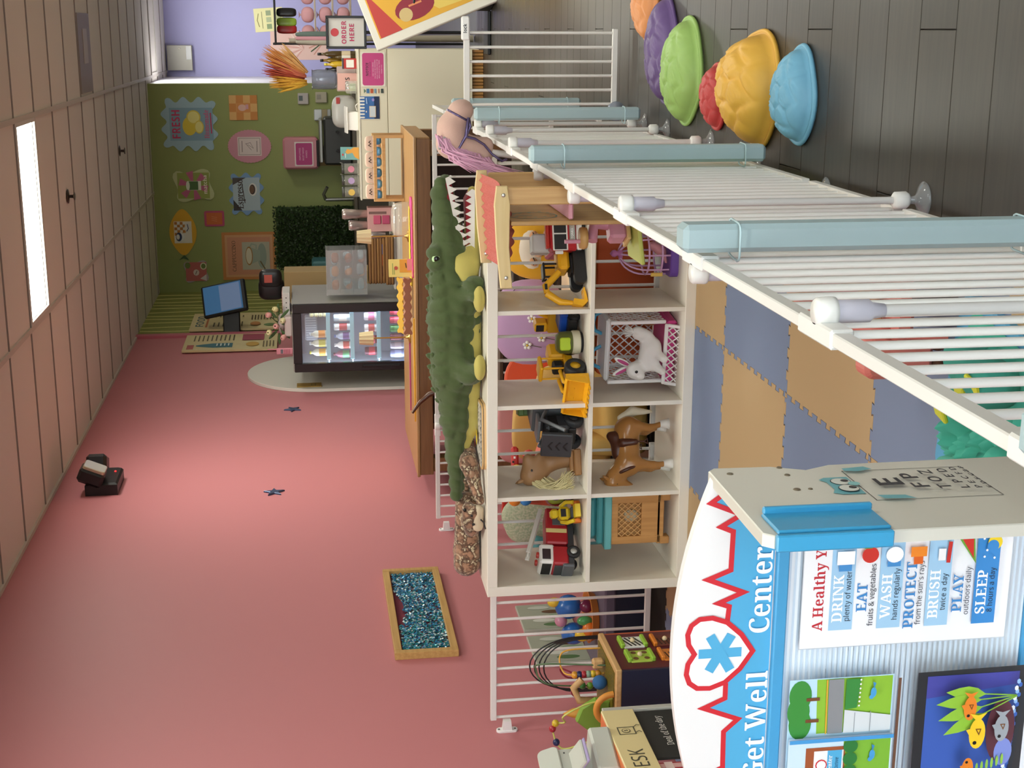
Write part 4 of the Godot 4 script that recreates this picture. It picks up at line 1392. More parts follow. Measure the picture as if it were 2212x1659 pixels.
func build_lower_toys() -> void:
	# ---- doghouse crate, lower left cube ----
	var teal := mat("52a3a6", 0.4)
	var tanw := wood("cf9a5c", "b98448", 0.45, 1)
	var t := thing("toy_kennel", "tan toy kennel with a teal roof and lattice door in the lower left cube", "toy kennel", v3(0.235, Y0, -0.19))
	obj("back_body", box(v3(0, 0.125, -0.04), v3(0.19, 0.19, 0.17), 0.003), mat("b98a50", 0.5), t)
	for s in [-1, 1]: obj("door_stile", box(v3(s * 0.083, 0.135, 0.055), v3(0.03, 0.2, 0.02), 0.002), tanw, t)
	obj("door_lintel", box(v3(0, 0.218, 0.055), v3(0.14, 0.03, 0.02), 0.002), tanw, t)
	obj("door_sill", box(v3(0, 0.075, 0.055), v3(0.14, 0.075, 0.02), 0.002), tanw, t)

	obj("puppy_face", ell(S(), v3(0.012, 0.15, 0.05), v3(0.026, 0.03, 0.008)), mat("b0a184", 0.7), t)
	var st := S()
	lattice(st, 0.135, 0.095, 6, 0.0022, xf(v3(0, 0.16, 0.06)))
	obj("lattice", st, mat("d8a768", 0.5), t)
	for s in [-1, 1]: obj("foot", box(v3(s * 0.088, 0.018, 0.05), v3(0.03, 0.036, 0.04), 0.003), tanw, t)
	obj("base_beam", box(v3(0, 0.036, 0.05), v3(0.205, 0.028, 0.03), 0.003), tanw, t)
	obj("roof_eave", box(v3(0, 0.245, -0.03), v3(0.225, 0.028, 0.22), 0.004), mat("6cb8ba", 0.4), t)
	obj("roof_tier", box(v3(0, 0.27, -0.04), v3(0.2, 0.025, 0.18), 0.006), teal, t)
	obj("roof_top", box(v3(0, 0.295, -0.045), v3(0.165, 0.03, 0.14), 0.01), teal, t)
	obj("handle", box(v3(0, 0.32, -0.045), v3(0.11, 0.022, 0.08), 0.008), mat("3f9094", 0.4), t)

	# ---- brown saddle horse, lower second cube ----
	t = thing("toy_horse", "glossy tan toy horse with a brown saddle and white hooves, head lowered", "toy horse", v3(0.51, Y0, -0.17), v3(0, -152, 0))
	st = S()
	var B := [[v3(-0.075, 0.16, 0), v3(0.06, 0.165, 0), 0.048, 0.046], [v3(0.06, 0.17, 0), v3(0.1, 0.215, 0.0), 0.045, 0.03], [v3(0.1, 0.215, 0), v3(0.125, 0.23, 0), 0.03, 0.028], [v3(0.125, 0.235, 0), v3(0.15, 0.175, 0), 0.028, 0.018], [v3(0.15, 0.18, 0), v3(0.155, 0.165, 0), 0.019, 0.016]]
	for s in [-1, 1]:
		B.append([v3(0.065, 0.14, s * 0.025), v3(0.075, 0.075, s * 0.027), 0.026, 0.013])
		B.append([v3(0.075, 0.075, s * 0.027), v3(0.07, 0.025, s * 0.027), 0.012, 0.011])
		B.append([v3(-0.085, 0.15, s * 0.026), v3(-0.07, 0.08, s * 0.028), 0.032, 0.014])
		B.append([v3(-0.07, 0.08, s * 0.028), v3(-0.085, 0.025, s * 0.028), 0.012, 0.011])
	soft(st, B, 0.0075, 0.018)
	obj("body", st, mat("a4713a", 0.22), t)
	for s in [-1, 1]:
		for q in [[0.07, 0.027], [-0.085, 0.028]]:
			obj("hoof", lathe(S(), [[0, 0.034], [0.013, 0.034], [0.018, 0.014], [0.021, 0.0], [0, 0]], v3(q[0], 0, s * q[1])), mat("e9e7e0", 0.35), t)
		obj("ear", lathe(S(), [[0, 0.03], [0.006, 0.018], [0.009, 0.004], [0.006, 0]], v3(0.118, 0.252, s * 0.016), Basis(Vector3.RIGHT, s * 0.5) * Basis(Vector3.BACK, 0.4), 8), mat("a4713a", 0.3), t)
		obj("eye", ell(S(), v3(0.138, 0.222, s * 0.024), v3(0.006, 0.008, 0.004)), mat("1c130d", 0.1), t)
		obj("stirrup", tube(S(), [v3(-0.015, 0.15, s * 0.05), v3(-0.015, 0.11, s * 0.053), v3(-0.005, 0.095, s * 0.053), v3(-0.025, 0.095, s * 0.053), v3(-0.015, 0.11, s * 0.053)], 0.0035, 5), mat("4a2517", 0.4), t)
	st = S()
	soft(st, [[v3(-0.04, 0.2, 0), v3(0.02, 0.2, 0), 0.028, 0.026], [v3(-0.045, 0.215, 0), v3(-0.05, 0.225, 0), 0.022, 0.018], [v3(-0.015, 0.185, 0.038), v3(-0.015, 0.14, 0.05), 0.018, 0.012], [v3(-0.015, 0.185, -0.038), v3(-0.015, 0.14, -0.05), 0.018, 0.012]], 0.0075, 0.014)
	obj("saddle", st, mat("4a2517", 0.35), t)
	st = S()
	var ring := []
	for i in 16: ring.append(v3(0.085 + 0.018 * sin(TAU * i / 16), 0.17 + 0.05 * sin(TAU * i / 16), 0.047 * cos(TAU * i / 16)))
	tube(st, ring, 0.006, 6, true)
	obj("breast_strap", st, mat("4a2517", 0.35), t)
	obj("blaze", ell(S(), v3(0.157, 0.195, 0), v3(0.006, 0.034, 0.011), Basis(Vector3.BACK, 0.42)), mat("efece8", 0.3), t)
	obj("tail", soft(S(), [[v3(-0.12, 0.18, 0), v3(-0.145, 0.13, 0), 0.014, 0.018], [v3(-0.145, 0.13, 0), v3(-0.14, 0.06, 0), 0.018, 0.008]], 0.0075, 0.01), mat("e0d6bd", 0.6), t)

	# ---- pet carrier and rabbit, lower third cube ----
	var wp := mat("ebe7e6", 0.4)
	var pink := mat("cf3f86", 0.4)
	t = thing("toy_pet_carrier", "white lattice toy pet carrier with open pink door and blue handle", "toy carrier", v3(0.908, Y0, -0.2), v3(0, -8, 0))
	obj("pink_tray", box(v3(0.0, 0.022, -0.01), v3(0.25, 0.04, 0.2), 0.008), pink, t)
	obj("roof", box(v3(0.0, 0.252, -0.03), v3(0.25, 0.02, 0.16), 0.008), wp, t)
	for q in [[-0.118, 0.07], [0.118, 0.07], [-0.118, -0.1], [0.118, -0.1]]: obj("corner_post", box(v3(q[0], 0.148, q[1]), v3(0.014, 0.212, 0.014), 0.003), wp, t)
	st = S()
	lattice(st, 0.23, 0.2, 7, 0.003, xf(v3(0, 0.145, -0.1)))
	obj("back_lattice", st, wp, t)
	st = S()
	lattice(st, 0.17, 0.2, 6, 0.003, xf(v3(0.118, 0.145, -0.015), v3(0, 90, 0)))
	obj("side_lattice", st, wp, t)
	st = S()
	lattice(st, 0.17, 0.2, 6, 0.003, xf(v3(-0.118, 0.145, -0.015), v3(0, 90, 0)))
	obj("side_lattice", st, wp, t)
	var dr := obj("door", box(v3(0, 0.002, 0.09), v3(0.24, 0.012, 0.014), 0.003), wp, t)
	dr.position = v3(-0.005, 0.045, 0.085)
	dr.rotation_degrees = v3(62, 0, 0)
	obj("door_edge", box(v3(0, 0.002, 0.004), v3(0.24, 0.012, 0.014), 0.003), wp, dr)
	for s in [-1, 1]: obj("door_edge", box(v3(s * 0.115, 0.002, 0.047), v3(0.012, 0.012, 0.08), 0.003), wp, dr)
	st = S()
	lattice(st, 0.22, 0.085, 8, 0.0028, xf(v3(0, 0.002, 0.047), v3(-90, 0, 0)))
	obj("door_lattice", st, wp, dr)
	for x in [-0.055, 0.085]:
		obj("blue_handle", tube(S(), [v3(x - 0.045, 0.262, -0.03), v3(x - 0.03, 0.29, -0.03), v3(x, 0.3, -0.03), v3(x + 0.03, 0.29, -0.03), v3(x + 0.045, 0.262, -0.03)], [0.007, 0.008, 0.011, 0.008, 0.007], 8), mat("4d9fc4", 0.35), t)
	t = thing("plush_rabbit", "small white plush rabbit sitting in the toy pet carrier", "plush toy", v3(0.885, Y0 + 0.045, -0.13), v3(0, -15, 0))
	st = S()
	soft(st, [[v3(0.03, 0.05, -0.01), v3(-0.03, 0.055, 0.0), 0.042, 0.036], [v3(0.07, 0.06, -0.02), v3(0.085, 0.1, -0.02), 0.022, 0.026], [v3(-0.055, 0.105, 0.02), v3(-0.06, 0.095, 0.045), 0.036, 0.02], [v3(-0.04, 0.03, 0.02), v3(-0.045, 0.01, 0.05), 0.016, 0.014], [v3(0.02, 0.03, 0.02), v3(0.01, 0.01, 0.055), 0.018, 0.015]], 0.007, 0.02, 2)
	obj("body", st, mat("e9e5e0", 0.9, 0.0, {"sheen": 0.5, "bump": [0.5, 4.0, 0.5, 25.0]}), t)
	for s in [-1, 1]:
		obj("ear", ell(S(), v3(-0.045 + s * 0.022, 0.155, 0.005 * s), v3(0.012, 0.036, 0.007), Basis(Vector3.BACK, -s * 0.5)), mat("e9e5e0", 0.9), t)
		obj("ear_lining", ell(S(), v3(-0.045 + s * 0.022, 0.153, 0.005 * s + 0.005), v3(0.007, 0.027, 0.004), Basis(Vector3.BACK, -s * 0.5)), mat("b5487c", 0.8), t)
	obj("eye", ell(S(), v3(-0.042, 0.11, 0.052), v3(0.006, 0.006, 0.004)), mat("14120f", 0.1), t)
	st = S()
	for i in 26:
		var d := Vector3(rng.randf() - 0.3, rng.randf() * 0.9 + 0.3, rng.randf() - 0.5).normalized()
		tube(st, [v3(0.085, 0.11, -0.02), v3(0.085, 0.11, -0.02) + d * 0.045], [0.008, 0.001], 4)
	obj("tail_tuft", st, mat("e9e5e0", 0.9), t).set_meta("kind", "stuff")
	t = thing("toy_poodle_treats", "tan toy pretzel treats behind the white rabbit", "toy food", v3(0.99, Y0 + 0.05, -0.2))
	for i in 3: obj("treat", ell(S(), v3(i * 0.012, 0.03 + i * 0.004, 0.02 * i - 0.02), v3(0.012, 0.03, 0.011)), mat("b57a45", 0.6), t)

	# ---- purple birdcage, lower right cube ----
	var lil := mat("c79cc4", 0.35)
	t = thing("toy_birdcage", "lilac domed toy birdcage with purple base in the lower right cube", "toy birdcage", v3(1.262, Y0, -0.19))
	obj("base", extr(S(), rr(0.17, 0.15, 0.03), 0.03, Transform3D(Basis(Vector3.RIGHT, -PI / 2), Vector3.ZERO), 0.004), mat("6b45a0", 0.4), t)
	for k in 8:
		var a := TAU * k / 8
		var d := v3(cos(a) * 0.08, 0, sin(a) * 0.07)
		var pts := [d + v3(0, 0.03, 0), d + v3(0, 0.11, 0)]
		for i in 7: pts.append(d * cos(PI / 2 * (i + 1) / 7.2) + v3(0, 0.11 + 0.1 * sin(PI / 2 * (i + 1) / 7.2), 0))
		obj("cage_bar", tube(S(), pts, 0.0035, 6), lil, t)
	for y in [0.06, 0.11]:
		var rg := []
		for k in 24: rg.append(v3(cos(TAU * k / 24) * 0.08, y, sin(TAU * k / 24) * 0.07))
		obj("hoop", tube(S(), rg, 0.004, 6, true), lil, t)
	obj("finial", lathe(S(), [[0, 0.245], [0.012, 0.235], [0.014, 0.225], [0.008, 0.215], [0.022, 0.208], [0.024, 0.2], [0, 0.198]]), mat("b0699c", 0.3), t)
	obj("perch", cyl(S(), v3(0.0, 0.12, 0.05), v3(0.0, 0.17, 0.03), 0.004), mat("d9b77c", 0.5), t)
	obj("bird", soft(S(), [[v3(0.01, 0.055, 0.02), v3(0.03, 0.085, 0.015), 0.02, 0.016], [v3(0.0, 0.05, 0.03), v3(-0.03, 0.04, 0.045), 0.012, 0.005]], 0.006, 0.01), mat("c98a94", 0.7), t)
	obj("yellow_tag", box(v3(-0.075, 0.075, 0.045), v3(0.014, 0.045, 0.006), 0.002), mat("d8b254", 0.5), t)

func snake_mat() -> StandardMaterial3D:
	var m := StandardMaterial3D.new()
	var t := NoiseTexture2D.new()
	t.width = 512
	t.height = 512
	t.seamless = true
	var n := FastNoiseLite.new()
	n.seed = 21
	n.noise_type = FastNoiseLite.TYPE_CELLULAR
	n.cellular_return_type = FastNoiseLite.RETURN_DISTANCE2_SUB
	n.cellular_jitter = 0.75
	n.frequency = 0.011
	t.noise = n
	t.normalize = true
	var g := Gradient.new()
	g.offsets = PackedFloat32Array([0.0, 0.07, 0.11, 0.17, 0.21, 0.42, 0.5, 1.0])
	g.colors = PackedColorArray([Color("8f7c50"), Color("8f7c50"), Color("ddd0b0"), Color("ddd0b0"), Color("4a3526"), Color("5a4030"), Color("9a7359"), Color("b08a70")])
	t.color_ramp = g
	m.albedo_texture = t
	m.uv1_triplanar = true
	m.uv1_world_triplanar = true
	m.uv1_scale = Vector3.ONE * 3.4
	m.roughness = 0.9
	m.rim_enabled = true
	m.rim = 0.3
	return m

func build_plush() -> void:
	var fur := {"sheen": 0.6, "bump": [0.35, 6.0, 0.7, 14.0], "noise": [0.05, "4f5d36", "6c7a4c", 3, 6.0]}
	var gm := mat("bfc8b0", 0.95, 0.0, fur)
	var ym := mat("b9ac5c", 0.95, 0.0, {"sheen": 0.5, "bump": [0.5, 5.0, 0.5, 20.0]})
	var top := 0.777
	var t := thing("plush_crocodile", "long green plush crocodile with open red mouth lying on top of the cube shelf", "plush toy", v3(0, 0, 0))
	var z := -0.2
	var B := [[v3(1.17, 0.876, z), v3(1.03, 0.872, z), 0.085, 0.097], [v3(1.03, 0.872, z), v3(0.82, 0.87, z), 0.097, 0.09], [v3(0.82, 0.868, z), v3(0.64, 0.866, z), 0.085, 0.058], [v3(0.64, 0.866, z), v3(0.5, 0.872, z), 0.058, 0.034], [v3(0.5, 0.872, z), v3(0.34, 0.868, z), 0.034, 0.022], [v3(1.17, 0.885, z), v3(1.27, 0.893, z), 0.075, 0.07], [v3(1.29, 0.887, z), v3(1.42, 0.902, z), 0.062, 0.044], [v3(1.42, 0.902, z), v3(1.53, 0.908, z), 0.044, 0.026], [v3(1.48, 0.925, z), v3(1.5, 0.925, z), 0.028, 0.028], [v3(1.25, 0.94, z + 0.03), v3(1.28, 0.945, z + 0.03), 0.032, 0.026],
		[v3(1.1, 0.84, z + 0.06), v3(1.17, 0.81, z + 0.1), 0.045, 0.034], [v3(1.17, 0.81, z + 0.1), v3(1.14, 0.805, z + 0.14), 0.03, 0.026], [v3(0.88, 0.85, z + 0.06), v3(0.84, 0.83, z + 0.1), 0.05, 0.04], [v3(0.84, 0.83, z + 0.1), v3(0.87, 0.803, z + 0.15), 0.034, 0.025]]
	obj("body", soft(S(), B, 0.0085, 0.025, 1), gm, t)
	obj("throat", soft(S(), [[v3(1.235, 0.84, z + 0.035), v3(1.18, 0.835, z + 0.05), 0.058, 0.045], [v3(1.25, 0.82, z), v3(1.38, 0.802, z), 0.04, 0.026], [v3(1.38, 0.802, z), v3(1.5, 0.805, z), 0.026, 0.018]], 0.009, 0.03, 0), ym, t)
	obj("belly", soft(S(), [[v3(1.08, 0.823, z + 0.035), v3(0.86, 0.823, z + 0.035), 0.044, 0.046], [v3(0.86, 0.823, z + 0.035), v3(0.62, 0.815, z + 0.02), 0.046, 0.026], [v3(0.62, 0.815, z + 0.02), v3(0.54, 0.835, z + 0.015), 0.026, 0.016]], 0.009, 0.03, 0), ym, t)
	for q in [[1.13, 0.8, z + 0.155], [0.88, 0.8, z + 0.165]]:
		obj("foot_pad", ell(S(), v3(q[0], q[1], q[2]), v3(0.048, 0.022, 0.03)), ym, t)
	# mouth lining and felt teeth
	var mouth := P2([1.255, 0.822, 1.3, 0.805, 1.4, 0.81, 1.505, 0.815, 1.47, 0.835, 1.36, 0.832, 1.3, 0.829, 1.38, 0.852, 1.46, 0.872, 1.54, 0.886, 1.53, 0.905, 1.42, 0.895, 1.28, 0.86])
	obj("mouth_lining", extr(S(), mouth, 0.066, xf(v3(0, 0, z - 0.033)), 0.004), mat("7d1420", 0.85), t)
	var up := PackedVector2Array()
	for i in 10: 
		var x := 1.29 + i * 0.0275
		var y := 0.829 + i * 0.0062
		up.append(Vector2(x - 0.0138, y + 0.012))
		up.append(Vector2(x, y - 0.014))
	up.append(Vector2(1.555, 0.895))
	up.append(Vector2(1.55, 0.907))
	up.append(Vector2(1.275, 0.853))
	obj("upper_teeth", extr(S(), up, 0.006, xf(v3(0, 0, z + 0.036))), mat("d9d4cc", 0.9), t)
	var lowp := PackedVector2Array()
	for i in 9:
		var x := 1.3 + i * 0.024
		lowp.append(Vector2(x - 0.012, 0.815 - i * 0.0004))
		lowp.append(Vector2(x, 0.838 - i * 0.0006))
	lowp.append(Vector2(1.51, 0.81))
	lowp.append(Vector2(1.505, 0.8))
	lowp.append(Vector2(1.285, 0.802))
	obj("lower_teeth", extr(S(), lowp, 0.006, xf(v3(0, 0, z + 0.03))), mat("d9d4cc", 0.9), t)
	for q in [1.535, 1.552]: obj("front_tooth", lathe(S(), [[0, 0.006], [0.006, 0.0], [0.0, -0.022]], v3(q, 0.887, z + 0.01)), mat("d9d4cc", 0.9), t)
	var e := obj("eye", ell(S(), v3(1.262, 0.943, z + 0.057), v3(0.017, 0.017, 0.009)), mat("b9d9a0", 0.3), t)
	obj("pupil", ell(S(), v3(1.263, 0.943, z + 0.062), v3(0.0115, 0.0115, 0.006)), mat("14140f", 0.06), e)
	for i in 15:
		var x := 1.19 - i * 0.043
		var y: float = 0.967 - max(0.0, (0.82 - x)) * 0.28 + 0.003 * sin(i * 2.0)
		for s in [0, 1]:
			obj("back_spike", lathe(S(), [[0, 0.012], [0.009, 0.004], [0.014, -0.01]], v3(x + s * 0.012, y - s * 0.012, z + s * 0.045 - 0.015), Basis(Vector3.RIGHT, s * 0.6) * Basis(Vector3.BACK, -0.3), 8), gm, t)

	# snake
	t = thing("plush_snake", "brown patterned plush snake curled on the left end of the cube shelf top", "plush toy", Vector3.ZERO)
	B = [[v3(0.3, 0.828, -0.215), v3(0.06, 0.828, -0.215), 0.046, 0.049], [v3(0.06, 0.828, -0.215), v3(0.035, 0.826, -0.265), 0.049, 0.048], [v3(0.035, 0.826, -0.265), v3(0.07, 0.825, -0.31), 0.048, 0.047], [v3(0.07, 0.825, -0.315), v3(0.46, 0.815, -0.31), 0.046, 0.038], [v3(0.46, 0.815, -0.31), v3(0.52, 0.82, -0.25), 0.038, 0.036], [v3(0.52, 0.82, -0.25), v3(0.49, 0.832, -0.13), 0.034, 0.033], [v3(0.49, 0.832, -0.13), v3(0.365, 0.797, -0.055), 0.034, 0.017]]
	var sm := snake_mat()
	obj("body", soft(S(), B, 0.009, 0.012, 0), sm, t)
	obj("head", soft(S(), [[v3(0.22, 0.82, -0.14), v3(0.27, 0.826, -0.11), 0.028, 0.034], [v3(0.27, 0.824, -0.11), v3(0.32, 0.815, -0.075), 0.036, 0.024], [v3(0.24, 0.822, -0.12), v3(0.32, 0.835, -0.1), 0.028, 0.026]], 0.007, 0.012), sm, t)
	obj("muzzle", soft(S(), [[v3(0.255, 0.803, -0.082), v3(0.325, 0.802, -0.07), 0.021, 0.02]], 0.007, 0.01), mat("c5b398", 0.9), t)
	for s in [0, 1]: obj("nostril", ell(S(), v3(0.27 + s * 0.036, 0.822 + s * 0.006, -0.062 + s * 0.003), v3(0.005, 0.006, 0.003)), mat("1d1714", 0.4), t)
	obj("eye", ell(S(), v3(0.322, 0.852, -0.08), v3(0.007, 0.007, 0.006)), mat("15110e", 0.1), t)
	obj("tongue", tube(S(), [v3(0.29, 0.795, -0.055), v3(0.285, 0.786, -0.035), v3(0.265, 0.782, -0.02)], 0.003, 5), mat("1a1615", 0.7), t)

	# printed wooden board under the tail
	t = thing("wooden_puzzle_board", "flat wooden puzzle board with printed bees and chevrons on the shelf top", "puzzle", v3(0.605, top, -0.165), v3(0, 4, 0))
	obj("board", extr(S(), rr(0.25, 0.27, 0.03), 0.008, Transform3D(Basis(Vector3.RIGHT, -PI / 2), v3(0, 0, 0)), 0.001), mat("d4ad76", 0.5), t)
	obj("tray_rim", extr(S(), rr(0.25, 0.27, 0.03), 0.005, Transform3D(Basis(Vector3.RIGHT, -PI / 2), v3(0, 0.0105, 0)), 0.001), mat("c9a26b", 0.5), t)
	obj("core", extr(S(), rr(0.246, 0.266, 0.028), 0.004, Transform3D(Basis(Vector3.RIGHT, -PI / 2), v3(0, 0.0075, 0))), mat("3a3027", 0.6), t)
	var P := Paint.new()
	P.poly(rr(0.235, 0.255, 0.025), "cfc9be")
	for i in 9: P.line([-0.11 + i * 0.026, -0.12, -0.1 + i * 0.026, -0.105, -0.09 + i * 0.026, -0.12], 0.006, "2a2a2a")
	for i in 9: P.line([-0.11 + i * 0.026, -0.09, -0.1 + i * 0.026, -0.075, -0.09 + i * 0.026, -0.09], 0.006, "2a2a2a")
	P.oval(-0.02, -0.02, 0.03, 0.02, "e3c43a")
	P.oval(0.02, 0.0, 0.02, 0.02, "b9b4d8")
	P.oval(-0.05, 0.03, 0.02, 0.015, "b8443c")
	put_print(P, t, Transform3D(Basis(Vector3.RIGHT, -PI / 2), v3(0, 0.0155, 0)), "printed_face")

	# hobby horse
	t = thing("hobby_horse", "pink plush hobby horse with a purple bridle leaning over the fence", "plush toy", v3(0, 0, -0.3))
	var hm := mat("f4e6e0", 0.95, 0.0, {"sheen": 0.5, "noise": [0.03, "d3b5a8", "e3cabe", 3, 8.0], "bump": [0.4, 4.0, 0.4, 20.0]})
	obj("head", soft(S(), [[v3(1.615, 0.765, 0), v3(1.66, 0.86, 0), 0.046, 0.052], [v3(1.655, 0.745, 0), v3(1.645, 0.8, 0), 0.03, 0.045], [v3(1.66, 0.875, 0), v3(1.72, 0.868, 0), 0.052, 0.05], [v3(1.72, 0.868, 0), v3(1.775, 0.838, 0), 0.05, 0.04], [v3(1.775, 0.838, 0), v3(1.782, 0.826, 0), 0.038, 0.036]], 0.009, 0.02), hm, t)
	var pm := mat("6a5f86", 0.25, 0.6)
	var ringp := func_ring(v3(1.762, 0.845, 0), v3(0.88, -0.47, 0), 0.0435)
	obj("nose_band", tube(S(), ringp, 0.0045, 6, true), pm, t)
	obj("cheek_strap", tube(S(), [v3(1.755, 0.81, 0.034), v3(1.725, 0.805, 0.044), v3(1.69, 0.823, 0.05), v3(1.645, 0.85, 0.05), v3(1.62, 0.87, 0.045)], 0.0055, 6), pm, t)
	obj("brow_strap", tube(S(), [v3(1.69, 0.823, 0.05), v3(1.682, 0.79, 0.05), v3(1.66, 0.755, 0.046), v3(1.625, 0.725, 0.04), v3(1.6, 0.69, 0.05), v3(1.61, 0.68, 0.09)], 0.0045, 6), pm, t)
	obj("throat_strap", tube(S(), [v3(1.755, 0.81, 0.036), v3(1.72, 0.818, 0.05), v3(1.69, 0.823, 0.052)], 0.0065, 6), pm, t)
	for s in [-1, 1]:
		obj("eye", ell(S(), v3(1.729, 0.872, s * 0.048), v3(0.008, 0.009, 0.005)), mat("120f0f", 0.08), t)
		obj("ear", ell(S(), v3(1.668, 0.905, s * 0.042), v3(0.012, 0.03, 0.008), Basis(Vector3.BACK, 1.0)), mat("a8a19c", 0.6, 0.2), t)
	var st := S()
	for i in 900:
		var a := rng.randf()
		var p0 := v3(lerp(1.662, 1.6, a) + 0.012 * rng.randf(), lerp(0.925, 0.74, a) - 0.01 * rng.randf(), (rng.randf() - 0.4) * 0.085)
		if a < 0.2: p0.x += 0.02
		var d := v3(-0.045 - 0.03 * rng.randf(), -0.01 - 0.07 * rng.randf(), 0.025 * (rng.randf() - 0.3))
		var q := p0 + d * 0.55 + v3(-0.008, 0.006, 0.01)
		var e2 := p0 + d + v3(-0.012, -0.03 - 0.05 * rng.randf(), 0.012)
		tube(st, [p0, q, e2], [0.0045, 0.004, 0.0008], 4, false, false)
	obj("mane", st, mat("d8a3bc", 0.7, 0.0, {"sheen": 0.5}), t).set_meta("kind", "stuff")
	obj("stick", cyl(S(), v3(1.632, 0.76, 0.0), v3(1.545, 0.02, 0.1), 0.0125), mat("e4ddd6", 0.35), t)

func func_ring(c: Vector3, ax: Vector3, r: float) -> Array:
	ax = ax.normalized()
	var x := ax.cross(Vector3.BACK).normalized()
	var p := []
	for k in 20: p.append(c + (x * cos(TAU * k / 20) + Vector3.BACK * sin(TAU * k / 20)) * r)
	return p

func cushion(w: float, hh: float, d: float, pw := 3.0) -> SurfaceTool:
	# soft superellipsoid block standing on y = 0
	var st := S()
	st.set_smooth_group(0)
	var N := 18
	var Mq := 24
	var P := []
	for i in N + 1:
		var row := []
		var u := -PI / 2 + PI * i / N
		for j in Mq:
			var v := TAU * j / Mq
			var cu: float = sign(cos(u)) * pow(abs(cos(u)), 2.0 / pw)
			var su: float = sign(sin(u)) * pow(abs(sin(u)), 2.0 / pw)
			var cv_: float = sign(cos(v)) * pow(abs(cos(v)), 2.0 / pw)
			var sv: float = sign(sin(v)) * pow(abs(sin(v)), 2.0 / pw)
			row.append(v3(w / 2 * cu * cv_, hh / 2 + hh / 2 * su, d / 2 * cu * sv))
		P.append(row)
	for i in N:
		for j in Mq:
			var j2 := (j + 1) % Mq
			if i > 0: tri(st, P[i][j], P[i][j2], P[i + 1][j2])
			if i < N - 1: tri(st, P[i][j], P[i + 1][j2], P[i + 1][j])
	return st

func toddler_seat(p: Vector3, yaw: float, col: String, label: String) -> void:
	var t := thing("toddler_chair", label, "chair", p, v3(0, yaw, 0), "toddler chairs behind the cube shelf")
	var m := mat(col, 0.8)
	obj("seat", cushion(0.36, 0.2, 0.34, 5.0), m, t)
	var b := obj("backrest", cushion(0.36, 0.34, 0.12, 4.0), m, t)
	b.position = v3(0, 0.1, -0.15)
	for s in [-1, 1]: obj("arm", cushion(0.09, 0.28, 0.3, 4.0), m, t).position = v3(s * 0.16, 0.0, 0.0)

